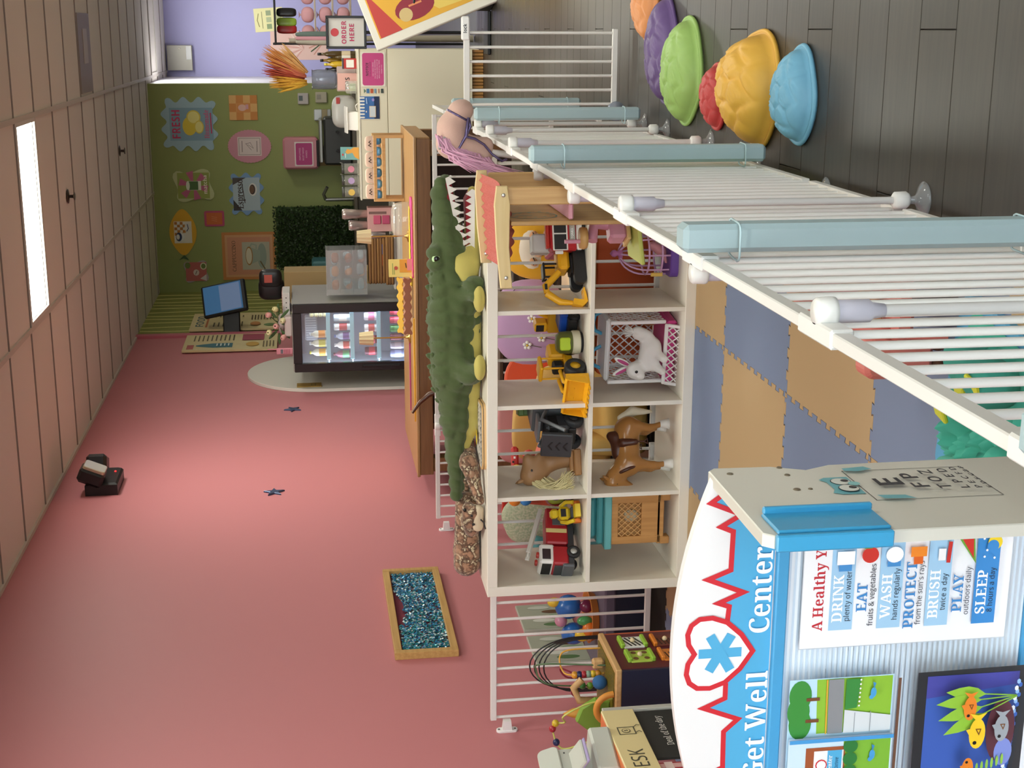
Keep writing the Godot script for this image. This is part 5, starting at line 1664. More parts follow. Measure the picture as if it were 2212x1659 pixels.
func build_behind_shelf() -> void:
	# low orange play box behind the right cubes
	var t := thing("toy_box", "orange toy box with a cream lid behind the right cubes of the shelf", "toy box", v3(1.07, 0, -0.78))
	obj("box_body", extr(S(), rr(0.74, 0.26, 0.03), 0.4, xf(v3(0, 0.13, -0.2)), 0.006), mat("c4531f", 0.6), t)
	obj("lid", box(v3(0, 0.295, 0), v3(0.76, 0.065, 0.42), 0.004), mat("dcbd92", 0.6), t)
	t = thing("plush_fox", "yellow plush sloth pillow with a cream face seen through the upper right cube", "plush toy", v3(1.215, 0.328, -0.68), v3(0, 8, 0))
	obj("body", cushion(0.26, 0.3, 0.15, 2.3), mat("e0a527", 0.9, 0.0, {"sheen": 0.4}), t)
	obj("face", ell(S(), v3(-0.005, 0.185, 0.052), v3(0.085, 0.062, 0.028)), mat("e2d3c0", 0.9), t)
	obj("muzzle", ell(S(), v3(-0.012, 0.165, 0.075), v3(0.028, 0.024, 0.016)), mat("dcae8c", 0.9), t)
	obj("nose", ell(S(), v3(-0.012, 0.177, 0.09), v3(0.011, 0.008, 0.006)), mat("1a1512", 0.3), t)
	for s in [-1, 1]:
		obj("eye_patch", ell(S(), v3(-0.005 + s * 0.05, 0.185, 0.07), v3(0.022, 0.016, 0.009), Basis(Vector3.BACK, -s * 0.5)), mat("d29c74", 0.9), t)
		obj("closed_eye", tube(S(), [v3(-0.02 + s * 0.05, 0.188, 0.08), v3(-0.005 + s * 0.05, 0.181, 0.082), v3(0.01 + s * 0.05, 0.188, 0.08)], 0.0022, 5), mat("201a16", 0.6), t)
		obj("paw", ell(S(), v3(s * 0.075, 0.06, 0.07), v3(0.03, 0.025, 0.02)), mat("d89a28", 0.9), t)
	t = thing("plush_banana", "yellow plush pear standing beside the sloth pillow", "plush toy", v3(1.245, 0.4025, -0.31))
	obj("fruit", cushion(0.06, 0.085, 0.05, 2.4), mat("e3d254", 0.9, 0.0, {"sheen": 0.4}), t)
	t = thing("cat_cushion", "lilac round cat cushion with embroidered daisies behind the shelf", "cushion", v3(0.88, 0.328, -0.8), v3(-6, 6, 0))
	obj("pad", cushion(0.36, 0.32, 0.14, 2.4), mat("b792b8", 0.9, 0.0, {"sheen": 0.5}), t)
	for q in [[0.08, 0.21], [0.02, 0.16], [-0.09, 0.18], [-0.06, 0.12], [0.1, 0.12]]:
		for k in 5: obj("petal", ell(S(), v3(q[0] + 0.012 * cos(TAU * k / 5), q[1] + 0.012 * sin(TAU * k / 5), 0.068), v3(0.007, 0.007, 0.004)), mat("ece7e4", 0.8), t)
		obj("flower_heart", ell(S(), v3(q[0], q[1], 0.071), v3(0.005, 0.005, 0.004)), mat("d3b045", 0.8), t)
		obj("stem", tube(S(), [v3(q[0], q[1] - 0.012, 0.068), v3(q[0] - 0.01, q[1] - 0.06, 0.068)], 0.0016, 5), mat("5d5a45", 0.8), t)
	for s in [-1, 1]: obj("whisker", tube(S(), [v3(0.12 + s * 0.008, 0.24, 0.05), v3(0.14 + s * 0.01, 0.22, 0.05)], 0.0016, 5), mat("3a3040", 0.8), t)
	t = thing("toddler_chair", "orange round-backed toddler chair beyond the wheel loader", "chair", v3(0.5, 0, -1.3), v3(0, 15, 0), "toddler chairs behind the cube shelf")
	obj("backrest", extr(S(), circ(0.16, 28), 0.04, xf(v3(0, 0.35, -0.16)), 0.008), mat("d4512a", 0.55), t)
	obj("seat", box(v3(0, 0.25, 0), v3(0.3, 0.035, 0.3), 0.012), mat("d4512a", 0.55), t)
	for q in [[-1, -1], [-1, 1], [1, -1], [1, 1]]: obj("leg", cyl(S(), v3(q[0] * 0.14, 0, q[1] * 0.13), v3(q[0] * 0.12, 0.24, q[1] * 0.12), 0.014), mat("d9d6d0", 0.4), t)
	t = thing("toddler_chair", "red toddler chair behind the ladder fire truck", "chair", v3(-0.06, 0, -1.02), v3(0, -20, 0), "toddler chairs behind the cube shelf")
	obj("backrest", extr(S(), rr(0.3, 0.26, 0.07), 0.03, xf(v3(0, 0.43, -0.14)), 0.006), mat("b73325", 0.55), t)
	obj("seat", box(v3(0, 0.27, 0), v3(0.3, 0.035, 0.28), 0.012), mat("b73325", 0.55), t)
	for q in [[-1, -1], [-1, 1], [1, -1], [1, 1]]: obj("leg", cyl(S(), v3(q[0] * 0.14, 0, q[1] * 0.12), v3(q[0] * 0.12, 0.26, q[1] * 0.11), 0.014), mat("d9d6d0", 0.4), t)
	toddler_seat(v3(0.5, 0, -0.82), 10, "c7a057", "mustard yellow soft toddler armchair behind the toy horse")
	toddler_seat(v3(0.14, 0, -1.5), -15, "c7a057", "mustard yellow soft toddler armchair beside the pink one")
	toddler_seat(v3(0.0, 0, -2.1), 5, "c98a8a", "dusty pink soft toddler armchair behind the mustard ones")
	t = thing("activity_garden", "bright plastic baby activity table with gears behind the horse head", "baby toy", v3(0.27, 0, -0.62), v3(0, 10, 0))
	obj("slope", extr(S(), P2([-0.13, 0.4, 0.13, 0.4, 0.13, 0.47, -0.11, 0.56]), 0.12, xf(v3(0, 0, -0.06)), 0.008), mat("cf5033", 0.45), t)
	obj("leg_block", box(v3(0, 0.2, 0), v3(0.1, 0.4, 0.09), 0.01), mat("e8dfd2", 0.5), t)
	for i in 7:
		var c: String = ["3d7fc0", "e3b92f", "6fae3e", "c23a34", "e07f2c", "45a0a8", "e3b92f"][i]
		obj("gear", lathe(S(), [[0, -0.012], [0.022, -0.012], [0.026, -0.004], [0.026, 0.004], [0.022, 0.012], [0, 0.012]], v3(-0.09 + (i % 4) * 0.06, 0.55 + (i / 4) * 0.045 - (i % 4) * 0.006, 0.07), Basis(Vector3.RIGHT, PI / 2), 14), mat(c, 0.35), t)
	var ck := obj("checkered_arch", box(v3(0.06, 0.585, 0.03), v3(0.13, 0.03, 0.03), 0.008), mat("b52a27", 0.4), t)
	for i in 6: obj("check", box(v3(0.01 + i * 0.018, 0.588 + (i % 2) * 0.006, 0.0455), v3(0.009, 0.008, 0.001)), mat("e9e6df", 0.5) if i % 2 == 0 else mat("1c1c1c", 0.5), ck)
	t = thing("floral_cushion", "white floral cushion leaning behind the ladder fire truck", "cushion", v3(0.06, 0.29, -0.85), v3(0, 0, 18))
	obj("pad", cushion(0.22, 0.32, 0.08, 3.0), mat("d8d6c4", 0.9, 0.0, {"noise": [0.02, "9fb8a2", "efece0", 3, 6.0]}), t)
	t = thing("toy_bird", "teal plastic toy bird behind the ladder fire truck", "baby toy", v3(-0.08, 0.0, -0.75))
	obj("body", soft(S(), [[v3(0, 0.47, 0), v3(-0.05, 0.45, 0.02), 0.03, 0.02], [v3(0.0, 0.03, 0), v3(0, 0.47, 0), 0.03, 0.022]], 0.009, 0.015), mat("4f8f93", 0.4), t)
	t = thing("black_shoe_rack", "dark brown slatted rack in the shadow under the wooden table", "rack", v3(0.62, 0, -2.3))
	for i in 4:
		obj("slat", box(v3(0, 0.12 + i * 0.1, 0), v3(0.9, 0.02, 0.25), 0.003), mat("4a3626", 0.6), t)
	for s in [-1, 1]: obj("upright", box(v3(s * 0.44, 0.24, 0), v3(0.03, 0.48, 0.25), 0.003), mat("3c2c20", 0.6), t)

func build_left_toys() -> void:
	# ---- bead maze cube ----
	var t := thing("bead_maze_cube", "navy and maroon wooden activity cube topped with a bead maze", "activity cube", v3(-0.235, SY, 0.35))
	var maple := wood("d2ab78", "bd9560", 0.45, 2)
	var W := 0.3
	obj("navy_side", box(v3(0, 0.18, 0.149), v3(W, 0.36, 0.012), 0.001), mat("151a35", 0.4), t)
	obj("back_side", box(v3(0, 0.18, -0.149), v3(W, 0.36, 0.012), 0.001), mat("b5532a", 0.4), t)
	obj("maroon_side", box(v3(0.145, 0.18, 0), v3(0.012, 0.36, 0.286), 0.001), mat("571523", 0.4), t)
	obj("inner_side", box(v3(-0.145, 0.18, 0), v3(0.012, 0.36, 0.286), 0.001), mat("571523", 0.4), t)
	obj("floor_panel", box(v3(0, 0.006, 0), v3(0.27, 0.012, 0.28)), mat("4a3a2a", 0.5), t)
	obj("top_tray", box(v3(0, 0.371, 0), v3(W + 0.01, 0.022, W + 0.01), 0.004), maple, t)
	obj("painted_top", box(v3(0, 0.3835, 0), v3(W - 0.03, 0.003, W - 0.03)), mat("a89a3c", 0.5, 0.0, {"noise": [0.02, "5f7a35", "d3b04a", 3, 9.0]}), t)
	# little animal doors on the maroon side
	for r in 2:
		for c in 2:
			var y := 0.275 - r * 0.12
			var z := -0.06 + c * 0.115
			var col: String = [["8fb83a", "8fb83a"], ["d37a26", "d37a26"]][r][c]
			var d := obj("little_door", box(v3(0.153, y, z), v3(0.008, 0.075, 0.085), 0.002), mat([["dcdcd4", "a9c24a"], ["6a2f22", "d9812e"]][r][c], 0.45), t)
			for s in [-1, 1]: obj("door_side", box(v3(0.158, y + s * 0.042, z), v3(0.02, 0.016, 0.08), 0.004), mat(col, 0.4), d)
			obj("knob", ell(S(), v3(0.163, y, z), v3(0.009, 0.009, 0.009)), mat("d9c49a", 0.5), d)
			for k in 4:
				if r == 0 and c == 0: obj("zebra_stripe", box(v3(0.1575, y - 0.024 + k * 0.016, z), v3(0.001, 0.006, 0.075), 0, Basis(Vector3.RIGHT, 0.4)), mat("1a1a1a", 0.5), d)
				elif r == 0: obj("spot", ell(S(), v3(0.157, y - 0.022 + (k / 2) * 0.04, z - 0.024 + (k % 2) * 0.045), v3(0.002, 0.01, 0.011)), mat("6a4a26", 0.5), d)
				else: obj("tiger_stripe", box(v3(0.1575, y - 0.02 + k * 0.014, z + 0.01), v3(0.001, 0.004, 0.05), 0, Basis(Vector3.RIGHT, 0.15)), mat("2a1712", 0.5), d)
	# animal blocks let into the navy side
	for r in 2:
		for c in 2:
			var bl := obj("turning_block", box(v3(-0.115 + c * 0.036, 0.27 - r * 0.075, 0.156), v3(0.034, 0.072, 0.016), 0.004), mat("d8b883", 0.5), t)
			obj("block_print", tube(S(), [v3(-0.125 + c * 0.036, 0.25 - r * 0.075, 0.1645), v3(-0.118 + c * 0.036, 0.262 - r * 0.075, 0.1645), v3(-0.11 + c * 0.036, 0.268 - r * 0.075, 0.1645), v3(-0.102 + c * 0.036, 0.285 - r * 0.075, 0.1645)], 0.0025, 5), mat(["6a7a3a", "c97a2a", "5a4a2a", "4a3a3a"][r * 2 + c], 0.5), bl)
	# wires with beads
	var wires := [["d9a03a", [v3(0.12, 0.385, -0.1), v3(0.12, 0.5, -0.1), v3(0.1, 0.535, -0.09), v3(0.06, 0.53, -0.06), v3(0.055, 0.5, -0.03), v3(0.06, 0.385, -0.02)], ["c7892f", "cdae2e", "7f9a86", "a52b36", "1f2a55", "d5952f"]],
		["c9cf6a", [v3(0.03, 0.385, 0.12), v3(0.02, 0.48, 0.13), v3(-0.02, 0.56, 0.13), v3(-0.06, 0.55, 0.1), v3(-0.08, 0.59, 0.08), v3(-0.16, 0.56, 0.1), v3(-0.13, 0.46, 0.12), v3(-0.14, 0.385, 0.12)], ["cdae2e", "a52b36", "1f2a55"]],
		["8c2a3a", [v3(0.0, 0.385, -0.12), v3(0.01, 0.5, -0.1), v3(0.05, 0.53, -0.1), v3(0.03, 0.47, -0.05), v3(-0.02, 0.5, -0.03), v3(-0.1, 0.385, -0.05)], ["1f2a55", "a52b36"]],
		["4f6a45", [v3(0.1, 0.385, 0.0), v3(0.09, 0.6, -0.06), v3(0.05, 0.62, -0.1), v3(0.0, 0.58, -0.08), v3(-0.03, 0.385, -0.1)], ["6fa03a", "3f7a3e"]]]
	for w in wires:


		var pts := []
		var ctrl: Array = w[1]
		for i in ctrl.size() - 1:
			for k in 6:
				var a: Vector3 = ctrl[max(i - 1, 0)]
				var d2: Vector3 = ctrl[min(i + 2, ctrl.size() - 1)]
				pts.append(ctrl[i].cubic_interpolate(ctrl[i + 1], a, d2, k / 6.0))
		pts.append(ctrl[ctrl.size() - 1])
		var wo := obj("wire", tube(S(), pts, 0.0032, 6), mat(w[0], 0.4), t)
		var beads: Array = w[2]
		for i in beads.size():
			var bp: Vector3 = pts[pts.size() - 2 - i * 1]
			bp = (ctrl[ctrl.size() - 1] as Vector3).lerp(ctrl[ctrl.size() - 2], 0.15 + 0.145 * i) + v3(0, 0.006, 0)
			if w[0] == "c9cf6a": bp = pts[22 + i * 3]
			obj("bead", ell(S(), bp, v3(0.0135, 0.0125, 0.0135)), mat(beads[i], 0.3), wo)
	var ar := []
	for i in 13: ar.append(v3(0.0 + 0.055 * cos(PI * i / 12), 0.385 + 0.06 * sin(PI * i / 12), 0.135))
	obj("orange_arch", tube(S(), ar, 0.012, 8), mat("d9913a", 0.45), t)
	obj("green_tree", extr(S(), P2([-0.06, 0, 0.05, 0.0, 0.06, 0.05, 0.03, 0.1, -0.02, 0.12, -0.055, 0.08]), 0.025, xf(v3(-0.05, 0.385, 0.06)), 0.004), mat("7fa63c", 0.45), t)
	obj("wood_arch", tube(S(), [v3(-0.04, 0.39, 0.0), v3(-0.03, 0.48, 0.0), v3(0.02, 0.5, 0.0), v3(0.05, 0.47, 0.0)], 0.014, 8), maple, t)
	obj("pompom", ell(S(), v3(0.045, 0.41, 0.02), v3(0.026, 0.026, 0.026)), mat("2f5f92", 0.9), t)
	obj("hex_block", box(v3(0.1, 0.41, -0.02), v3(0.035, 0.04, 0.03), 0.006), maple, t)
	obj("tower", lathe(S(), [[0, 0.15], [0.01, 0.13], [0.018, 0.11], [0.018, 0.08], [0.022, 0.075], [0.024, 0.03], [0.02, 0]], v3(-0.09, 0.385, -0.02)), mat("d29a3a", 0.45), t)

	# ---- black wire rollercoaster leaning behind ----
	t = thing("wire_loop_toy", "tall black wire loop toy standing against the fence behind the bead maze", "wire toy", v3(-0.33, SY, -0.05))
	for i in 4:
		var lp := []
		for k in 17:
			var a := PI * k / 16
			lp.append(v3(0.11 * cos(a) + 0.006 * i, 0.4 + (0.19 - i * 0.015) * sin(a), -0.03 + i * 0.02))
		lp.insert(0, v3(0.11 + 0.006 * i, 0.02, -0.03 + i * 0.02))
		lp.append(v3(-0.11 + 0.006 * i, 0.02, -0.03 + i * 0.02))
		obj("wire", tube(S(), lp, 0.003, 5), mat("1b1b1d", 0.4), t)
	obj("base", box(v3(0, 0.012, 0), v3(0.28, 0.024, 0.1), 0.004), mat("c8a06a", 0.5), t)

	# ---- market desk with chalkboard side, along the left ----
	t = thing("play_market_desk", "cream play market counter marked DESK with a chalkboard side", "play counter", v3(-0.1, SY, 0.75))
	obj("far_post", box(v3(-0.012, 0.24, -0.012), v3(0.022, 0.48, 0.024), 0.002), mat("b9b8ae", 0.4), t)
	obj("desk_board", box(v3(-0.006, 0.434, 0.4), v3(0.014, 0.107, 0.8), 0.002), mat("e0cf98", 0.45), t)
	obj("chalkboard", box(v3(-0.013, 0.3, 0.155), v3(0.012, 0.158, 0.3), 0.002), mat("23231f", 0.7), t)
	obj("counter_top", box(v3(-0.12, 0.482, 0.4), v3(0.23, 0.012, 0.8), 0.003), mat("d8753f", 0.45), t)
	obj("rear_panel", box(v3(-0.23, 0.24, 0.4), v3(0.012, 0.47, 0.8), 0.002), mat("e0d6b8", 0.5), t)
	obj("lower_rail", box(v3(-0.013, 0.2, 0.4), v3(0.014, 0.04, 0.8), 0.002), mat("d9cba0", 0.5), t)
	var cu := obj("gingham_curtain", box(v3(-0.02, 0.27, 0.56), v3(0.006, 0.22, 0.48), 0.001), mat("a32f38", 0.8), t)
	for i in 9: obj("gingham_check", box(v3(-0.0168, 0.27, 0.34 + i * 0.052), v3(0.0006, 0.22, 0.024)), mat("d8a8a4", 0.8), cu)
	for i in 4: obj("gingham_check", box(v3(-0.0163, 0.18 + i * 0.055, 0.56), v3(0.0006, 0.026, 0.48)), mat("e6cfc8", 0.8), cu)
	var D := Paint.new()
	var side := Transform3D(Basis(v3(0, 0, -1), v3(0, 1, 0), v3(1, 0, 0)), v3(0.0012, 0, 0))
	# local x = -z
	D.text("DESK", -0.335, 0.41, 0.05, "4c4a3c", 0, "Droid Sans", 400, 0.15)
	D.line([-0.12, 0.408, -0.165, 0.408, -0.165, 0.46, -0.12, 0.46], 0.0035, "4c4a3c", true)
	D.oval(-0.143, 0.436, 0.014, 0.014, "4c4a3c")
	D.oval(-0.143, 0.436, 0.0115, 0.0115, "e0cf98")
	D.text("$", -0.143, 0.429, 0.013, "4c4a3c", 0, "Droid Sans", 700)
	D.line([-0.125, 0.408, -0.11, 0.395, -0.115, 0.385], 0.003, "4c4a3c")
	D.line([-0.16, 0.408, -0.15, 0.395, -0.16, 0.388], 0.003, "4c4a3c")
	put_print(D, t, side, "desk_lettering")
	D = Paint.new()
	D.text("Deal of the day", -0.14, 0.3, 0.022, "e9e6dc", 0, "Droid Serif", 400, 0.19)
	put_print(D, t, Transform3D(side.basis, v3(-0.0068, 0, 0)), "chalk_lettering")

	# ---- grey toy register ----
	t = thing("toy_cash_register", "light grey toy cash register on the play market desk", "toy register", v3(-0.17, SY + 0.488, 0.95), v3(0, 75, 0))
	var gm := mat("c3c5ba", 0.45)
	obj("base", box(v3(0, 0.035, 0), v3(0.19, 0.07, 0.13), 0.008), gm, t)
	obj("column", box(v3(0.01, 0.115, -0.03), v3(0.13, 0.11, 0.06), 0.008), gm, t)
	var sc := obj("display", extr(S(), rr(0.14, 0.07, 0.02), 0.018, xf(v3(0, 0, 0)), 0.003), gm, t)
	sc.position = v3(0.01, 0.195, -0.02)
	sc.rotation_degrees = v3(-20, 0, 0)
	obj("coral_edge", extr(S(), rr(0.146, 0.076, 0.022), 0.006, xf(v3(0, 0, -0.006))), mat("d98877", 0.5), sc)
	obj("scanner_plate", box(v3(-0.02, 0.12, 0.045), v3(0.1, 0.012, 0.07), 0.004, Basis(Vector3.RIGHT, 0.5)), gm, t)
	obj("lilac_edge", box(v3(-0.02, 0.112, 0.049), v3(0.1, 0.006, 0.074), 0.002, Basis(Vector3.RIGHT, 0.5)), mat("a89ac4", 0.5), t)
	for q in [[-0.04, 0.08], [0.04, 0.08], [-0.03, 0.15], [0.05, 0.15]]: obj("screw_hole", ell(S(), v3(q[0], q[1], 0.0015), v3(0.003, 0.003, 0.002)), mat("4a4a46", 0.6), t)

	# ---- beyond the fence, by the pink wall ----
	t = thing("toy_chest", "dark navy rounded toy table with a grey rim beyond the fence", "toy table", v3(-0.46, 0, -0.82))
	obj("body", extr(S(), rr(0.5, 0.15, 0.04, 5), 0.4, xf(v3(0, 0.078, -0.2)), 0.01), mat("161d33", 0.5), t)
	obj("grey_rim", extr(S(), rr(0.52, 0.05, 0.02, 5), 0.42, xf(v3(0, 0.165, -0.21)), 0.008), mat("5d5566", 0.5), t)
	t = thing("toy_bin", "orange basket of bright plastic baby toys on the navy toy table", "toy basket", v3(-0.46, 0.192, -0.8))
	obj("basket", lathe(S(), [[0.1, 0.0], [0.115, 0.03], [0.12, 0.035], [0.112, 0.035], [0.095, 0.006], [0, 0.006]]), mat("cc7a33", 0.6), t)
	var bits := [["2b66b0", v3(0.05, 0.12, 0.0), v3(0.055, 0.06, 0.05)], ["2b66b0", v3(-0.07, 0.1, 0.02), v3(0.05, 0.055, 0.045)], ["e2bf3a", v3(0.075, 0.185, 0.0), v3(0.022, 0.03, 0.02)], ["e0bd38", v3(-0.055, 0.07, 0.075), v3(0.03, 0.035, 0.02)], ["d9792e", v3(-0.03, 0.045, 0.08), v3(0.04, 0.028, 0.02)], ["4f9a5a", v3(0.01, 0.06, 0.07), v3(0.022, 0.035, 0.02)], ["6a1f3f", v3(0.07, 0.05, 0.05), v3(0.03, 0.03, 0.03)], ["c48aa0", v3(-0.01, 0.155, 0.01), v3(0.028, 0.028, 0.028)]]
	for i in bits.size():
		var b := obj("baby_rattle", ell(S(), bits[i][1], bits[i][2]), mat(bits[i][0], 0.25), t)
	# acrylic picture panels on the wall
	for q in [[-1.52, 0.29, "two leaves"], [-1.15, 0.29, "white lilies"]]:
		t = thing("wall_picture", "small glossy botanical picture of %s low on the pink wall" % q[2], "picture", v3(WX + 0.002, q[1], q[0]), v3(0, 90, 0), "botanical pictures low on the pink wall")
		obj("panel", box(v3(0, 0, 0.008), v3(0.3, 0.26, 0.016), 0.002), mat("b8bcae", 0.15), t)
		var P := Paint.new()
		P.rect(0, 0, 0.29, 0.25, "a9ad9c")
		for k in 5:
			P.oval(-0.1 + k * 0.05, -0.03 + 0.05 * sin(k * 2.0), 0.02, 0.055, ["5d7a52", "d9dacf", "7f9a7a", "6a4f3a", "c9ccc0"][k])
		put_print(P, t, xf(v3(0, 0, 0.0165)), "print", 0.15)

func build_kitchen() -> void:
	# wooden toy kitchen standing along the fence with a pink cloth awning
	var t := thing("toy_kitchen", "natural wood toy kitchen stand with a pink cloth awning beside the fence", "toy kitchen", v3(1.6, SY, 0.8))
	var wd := wood("d3ac74", "bd935a", 0.5, 1)
	var pale := wood("e0c892", "d2b67c", 0.5, 0)
	var oy := SY
	for q in [-0.2, 0.2]:
		obj("side_panel", box(v3(0.02, 0.42, q), v3(0.05, 0.84, 0.014), 0.003), wd, t)
	obj("back_panel", box(v3(-0.055, 0.6, 0.01), v3(0.012, 0.46, 0.42), 0.002), wood("c09a62", "a98250", 0.5, 1), t)
	var ck := Paint.new()
	ck.line(ring2(0.0, 0.0, 0.07, 26), 0.004, "4f8f88", true)
	ck.line([0, 0, 0, 0.045], 0.005, "4f8f88")
	for k in 12: ck.oval(0.057 * cos(TAU * k / 12), 0.057 * sin(TAU * k / 12), 0.004, 0.006, "4f8f88", 8)
	put_print(ck, t, Transform3D(Basis(v3(0, 0, -1), v3(0, 1, 0), v3(1, 0, 0)), v3(-0.0488, 0.752, 0.1)), "clock_face")
	obj("pink_shelf", box(v3(-0.025, 0.66, 0.01), v3(0.045, 0.014, 0.4), 0.004), mat("d89aa8", 0.45), t)
	# awning: two shaped rails and a sagging cloth
	var rail := P2([0.05, 0.0, 0.05, -0.03, 0.0, -0.038, -0.12, -0.036, -0.235, -0.045, -0.235, -0.012, -0.12, 0.0, 0.0, 0.006])
	for q in [0.213, -0.227]:
		var r := obj("awning_rail", extr(S(), rail, 0.012, xf(v3(0, 0.872, q)), 0.002), pale, t)
		for x in [0.025, -0.205]: obj("rivet", ell(S(), v3(x, 0.853 if x > 0 else 0.845, q + 0.013), v3(0.006, 0.006, 0.003)), mat("c9c6bc", 0.25, 0.8), r)
	var st := S()
	st.set_smooth_group(0)
	var N := 26
	for i in N:
		for j in 14:
			var g := []
			for d in [[0, 0], [1, 0], [1, 1], [0, 1]]:
				var u: float = float(i + d[0]) / N
				var v: float = float(j + d[1]) / 14
				var sag := 0.055 * sin(PI * v) * (0.4 + 0.6 * sin(PI * u)) + 0.006 * sin(u * 60.0)
				g.append(v3(0.04 - 0.26 * u, 0.862 - 0.02 * u - sag, -0.214 + 0.427 * v))
			quad(st, g[0], g[1], g[2], g[3])
	obj("cloth_awning", st, mat("dca198", 0.85, 0.0, {"noise": [0.03, "c97f7c", "efc4b8", 2, 6.0, Vector3(60, 3, 3)]}), t)
	obj("lower_cabinet", box(v3(0.0, 0.2, 0.05), v3(0.06, 0.4, 0.48), 0.004), mat("a9b83a", 0.5), t)
	obj("dark_band", box(v3(0.0, 0.05, 0.35), v3(0.05, 0.1, 0.1), 0.003), mat("44464c", 0.5), t)
	# green tray with the pink mixer
	var tr := obj("green_tray", box(v3(0, 0, 0), v3(0.17, 0.012, 0.17), 0.003), mat("b5bd5e", 0.55), t)
	tr.position = v3(-0.1, 0.455, 0.1)
	tr.rotation_degrees = v3(0, 0, 8)
	var mx := thing("toy_mixer", "pink and wooden toy stand mixer on the green kitchen tray", "toy mixer", v3(1.5, 0.478, 0.88), v3(0, 30, 0))
	obj("pink_stand", box(v3(0, 0.035, 0), v3(0.06, 0.05, 0.06), 0.008), mat("cf94a6", 0.4), mx)
	obj("wood_base", box(v3(0, 0.006, 0), v3(0.075, 0.012, 0.07), 0.003), mat("d3b277", 0.5), mx)
	obj("pink_arm", tube(S(), [v3(0.02, 0.06, 0), v3(0.02, 0.1, 0), v3(-0.03, 0.11, 0)], 0.016, 8), mat("cf94a6", 0.4), mx)
	obj("wood_head", lathe(S(), [[0, 0.01], [0.03, 0.01], [0.033, 0.0], [0.03, -0.01], [0, -0.01]], v3(-0.02, 0.135, 0)), mat("c9a062", 0.5), mx)
	obj("pink_whisk", cyl(S(), v3(-0.03, 0.145, 0), v3(-0.03, 0.19, 0), 0.006), mat("cf94a6", 0.4), mx)
	t = thing("wood_bench_board", "plain pine board standing against the fence beside the toy kitchen", "board", v3(1.628, SY, 1.4))
	obj("board", box(v3(0, 0.08, 0), v3(0.018, 0.16, 0.4), 0.002), wood("dcb878", "c79f5e", 0.5, 2), t)

func ring2(cx: float, cy: float, r: float, n: int) -> Array:
	var a := []
	for k in n:
		a.append(cx + r * cos(TAU * k / n))
		a.append(cy + r * sin(TAU * k / n))
	return a

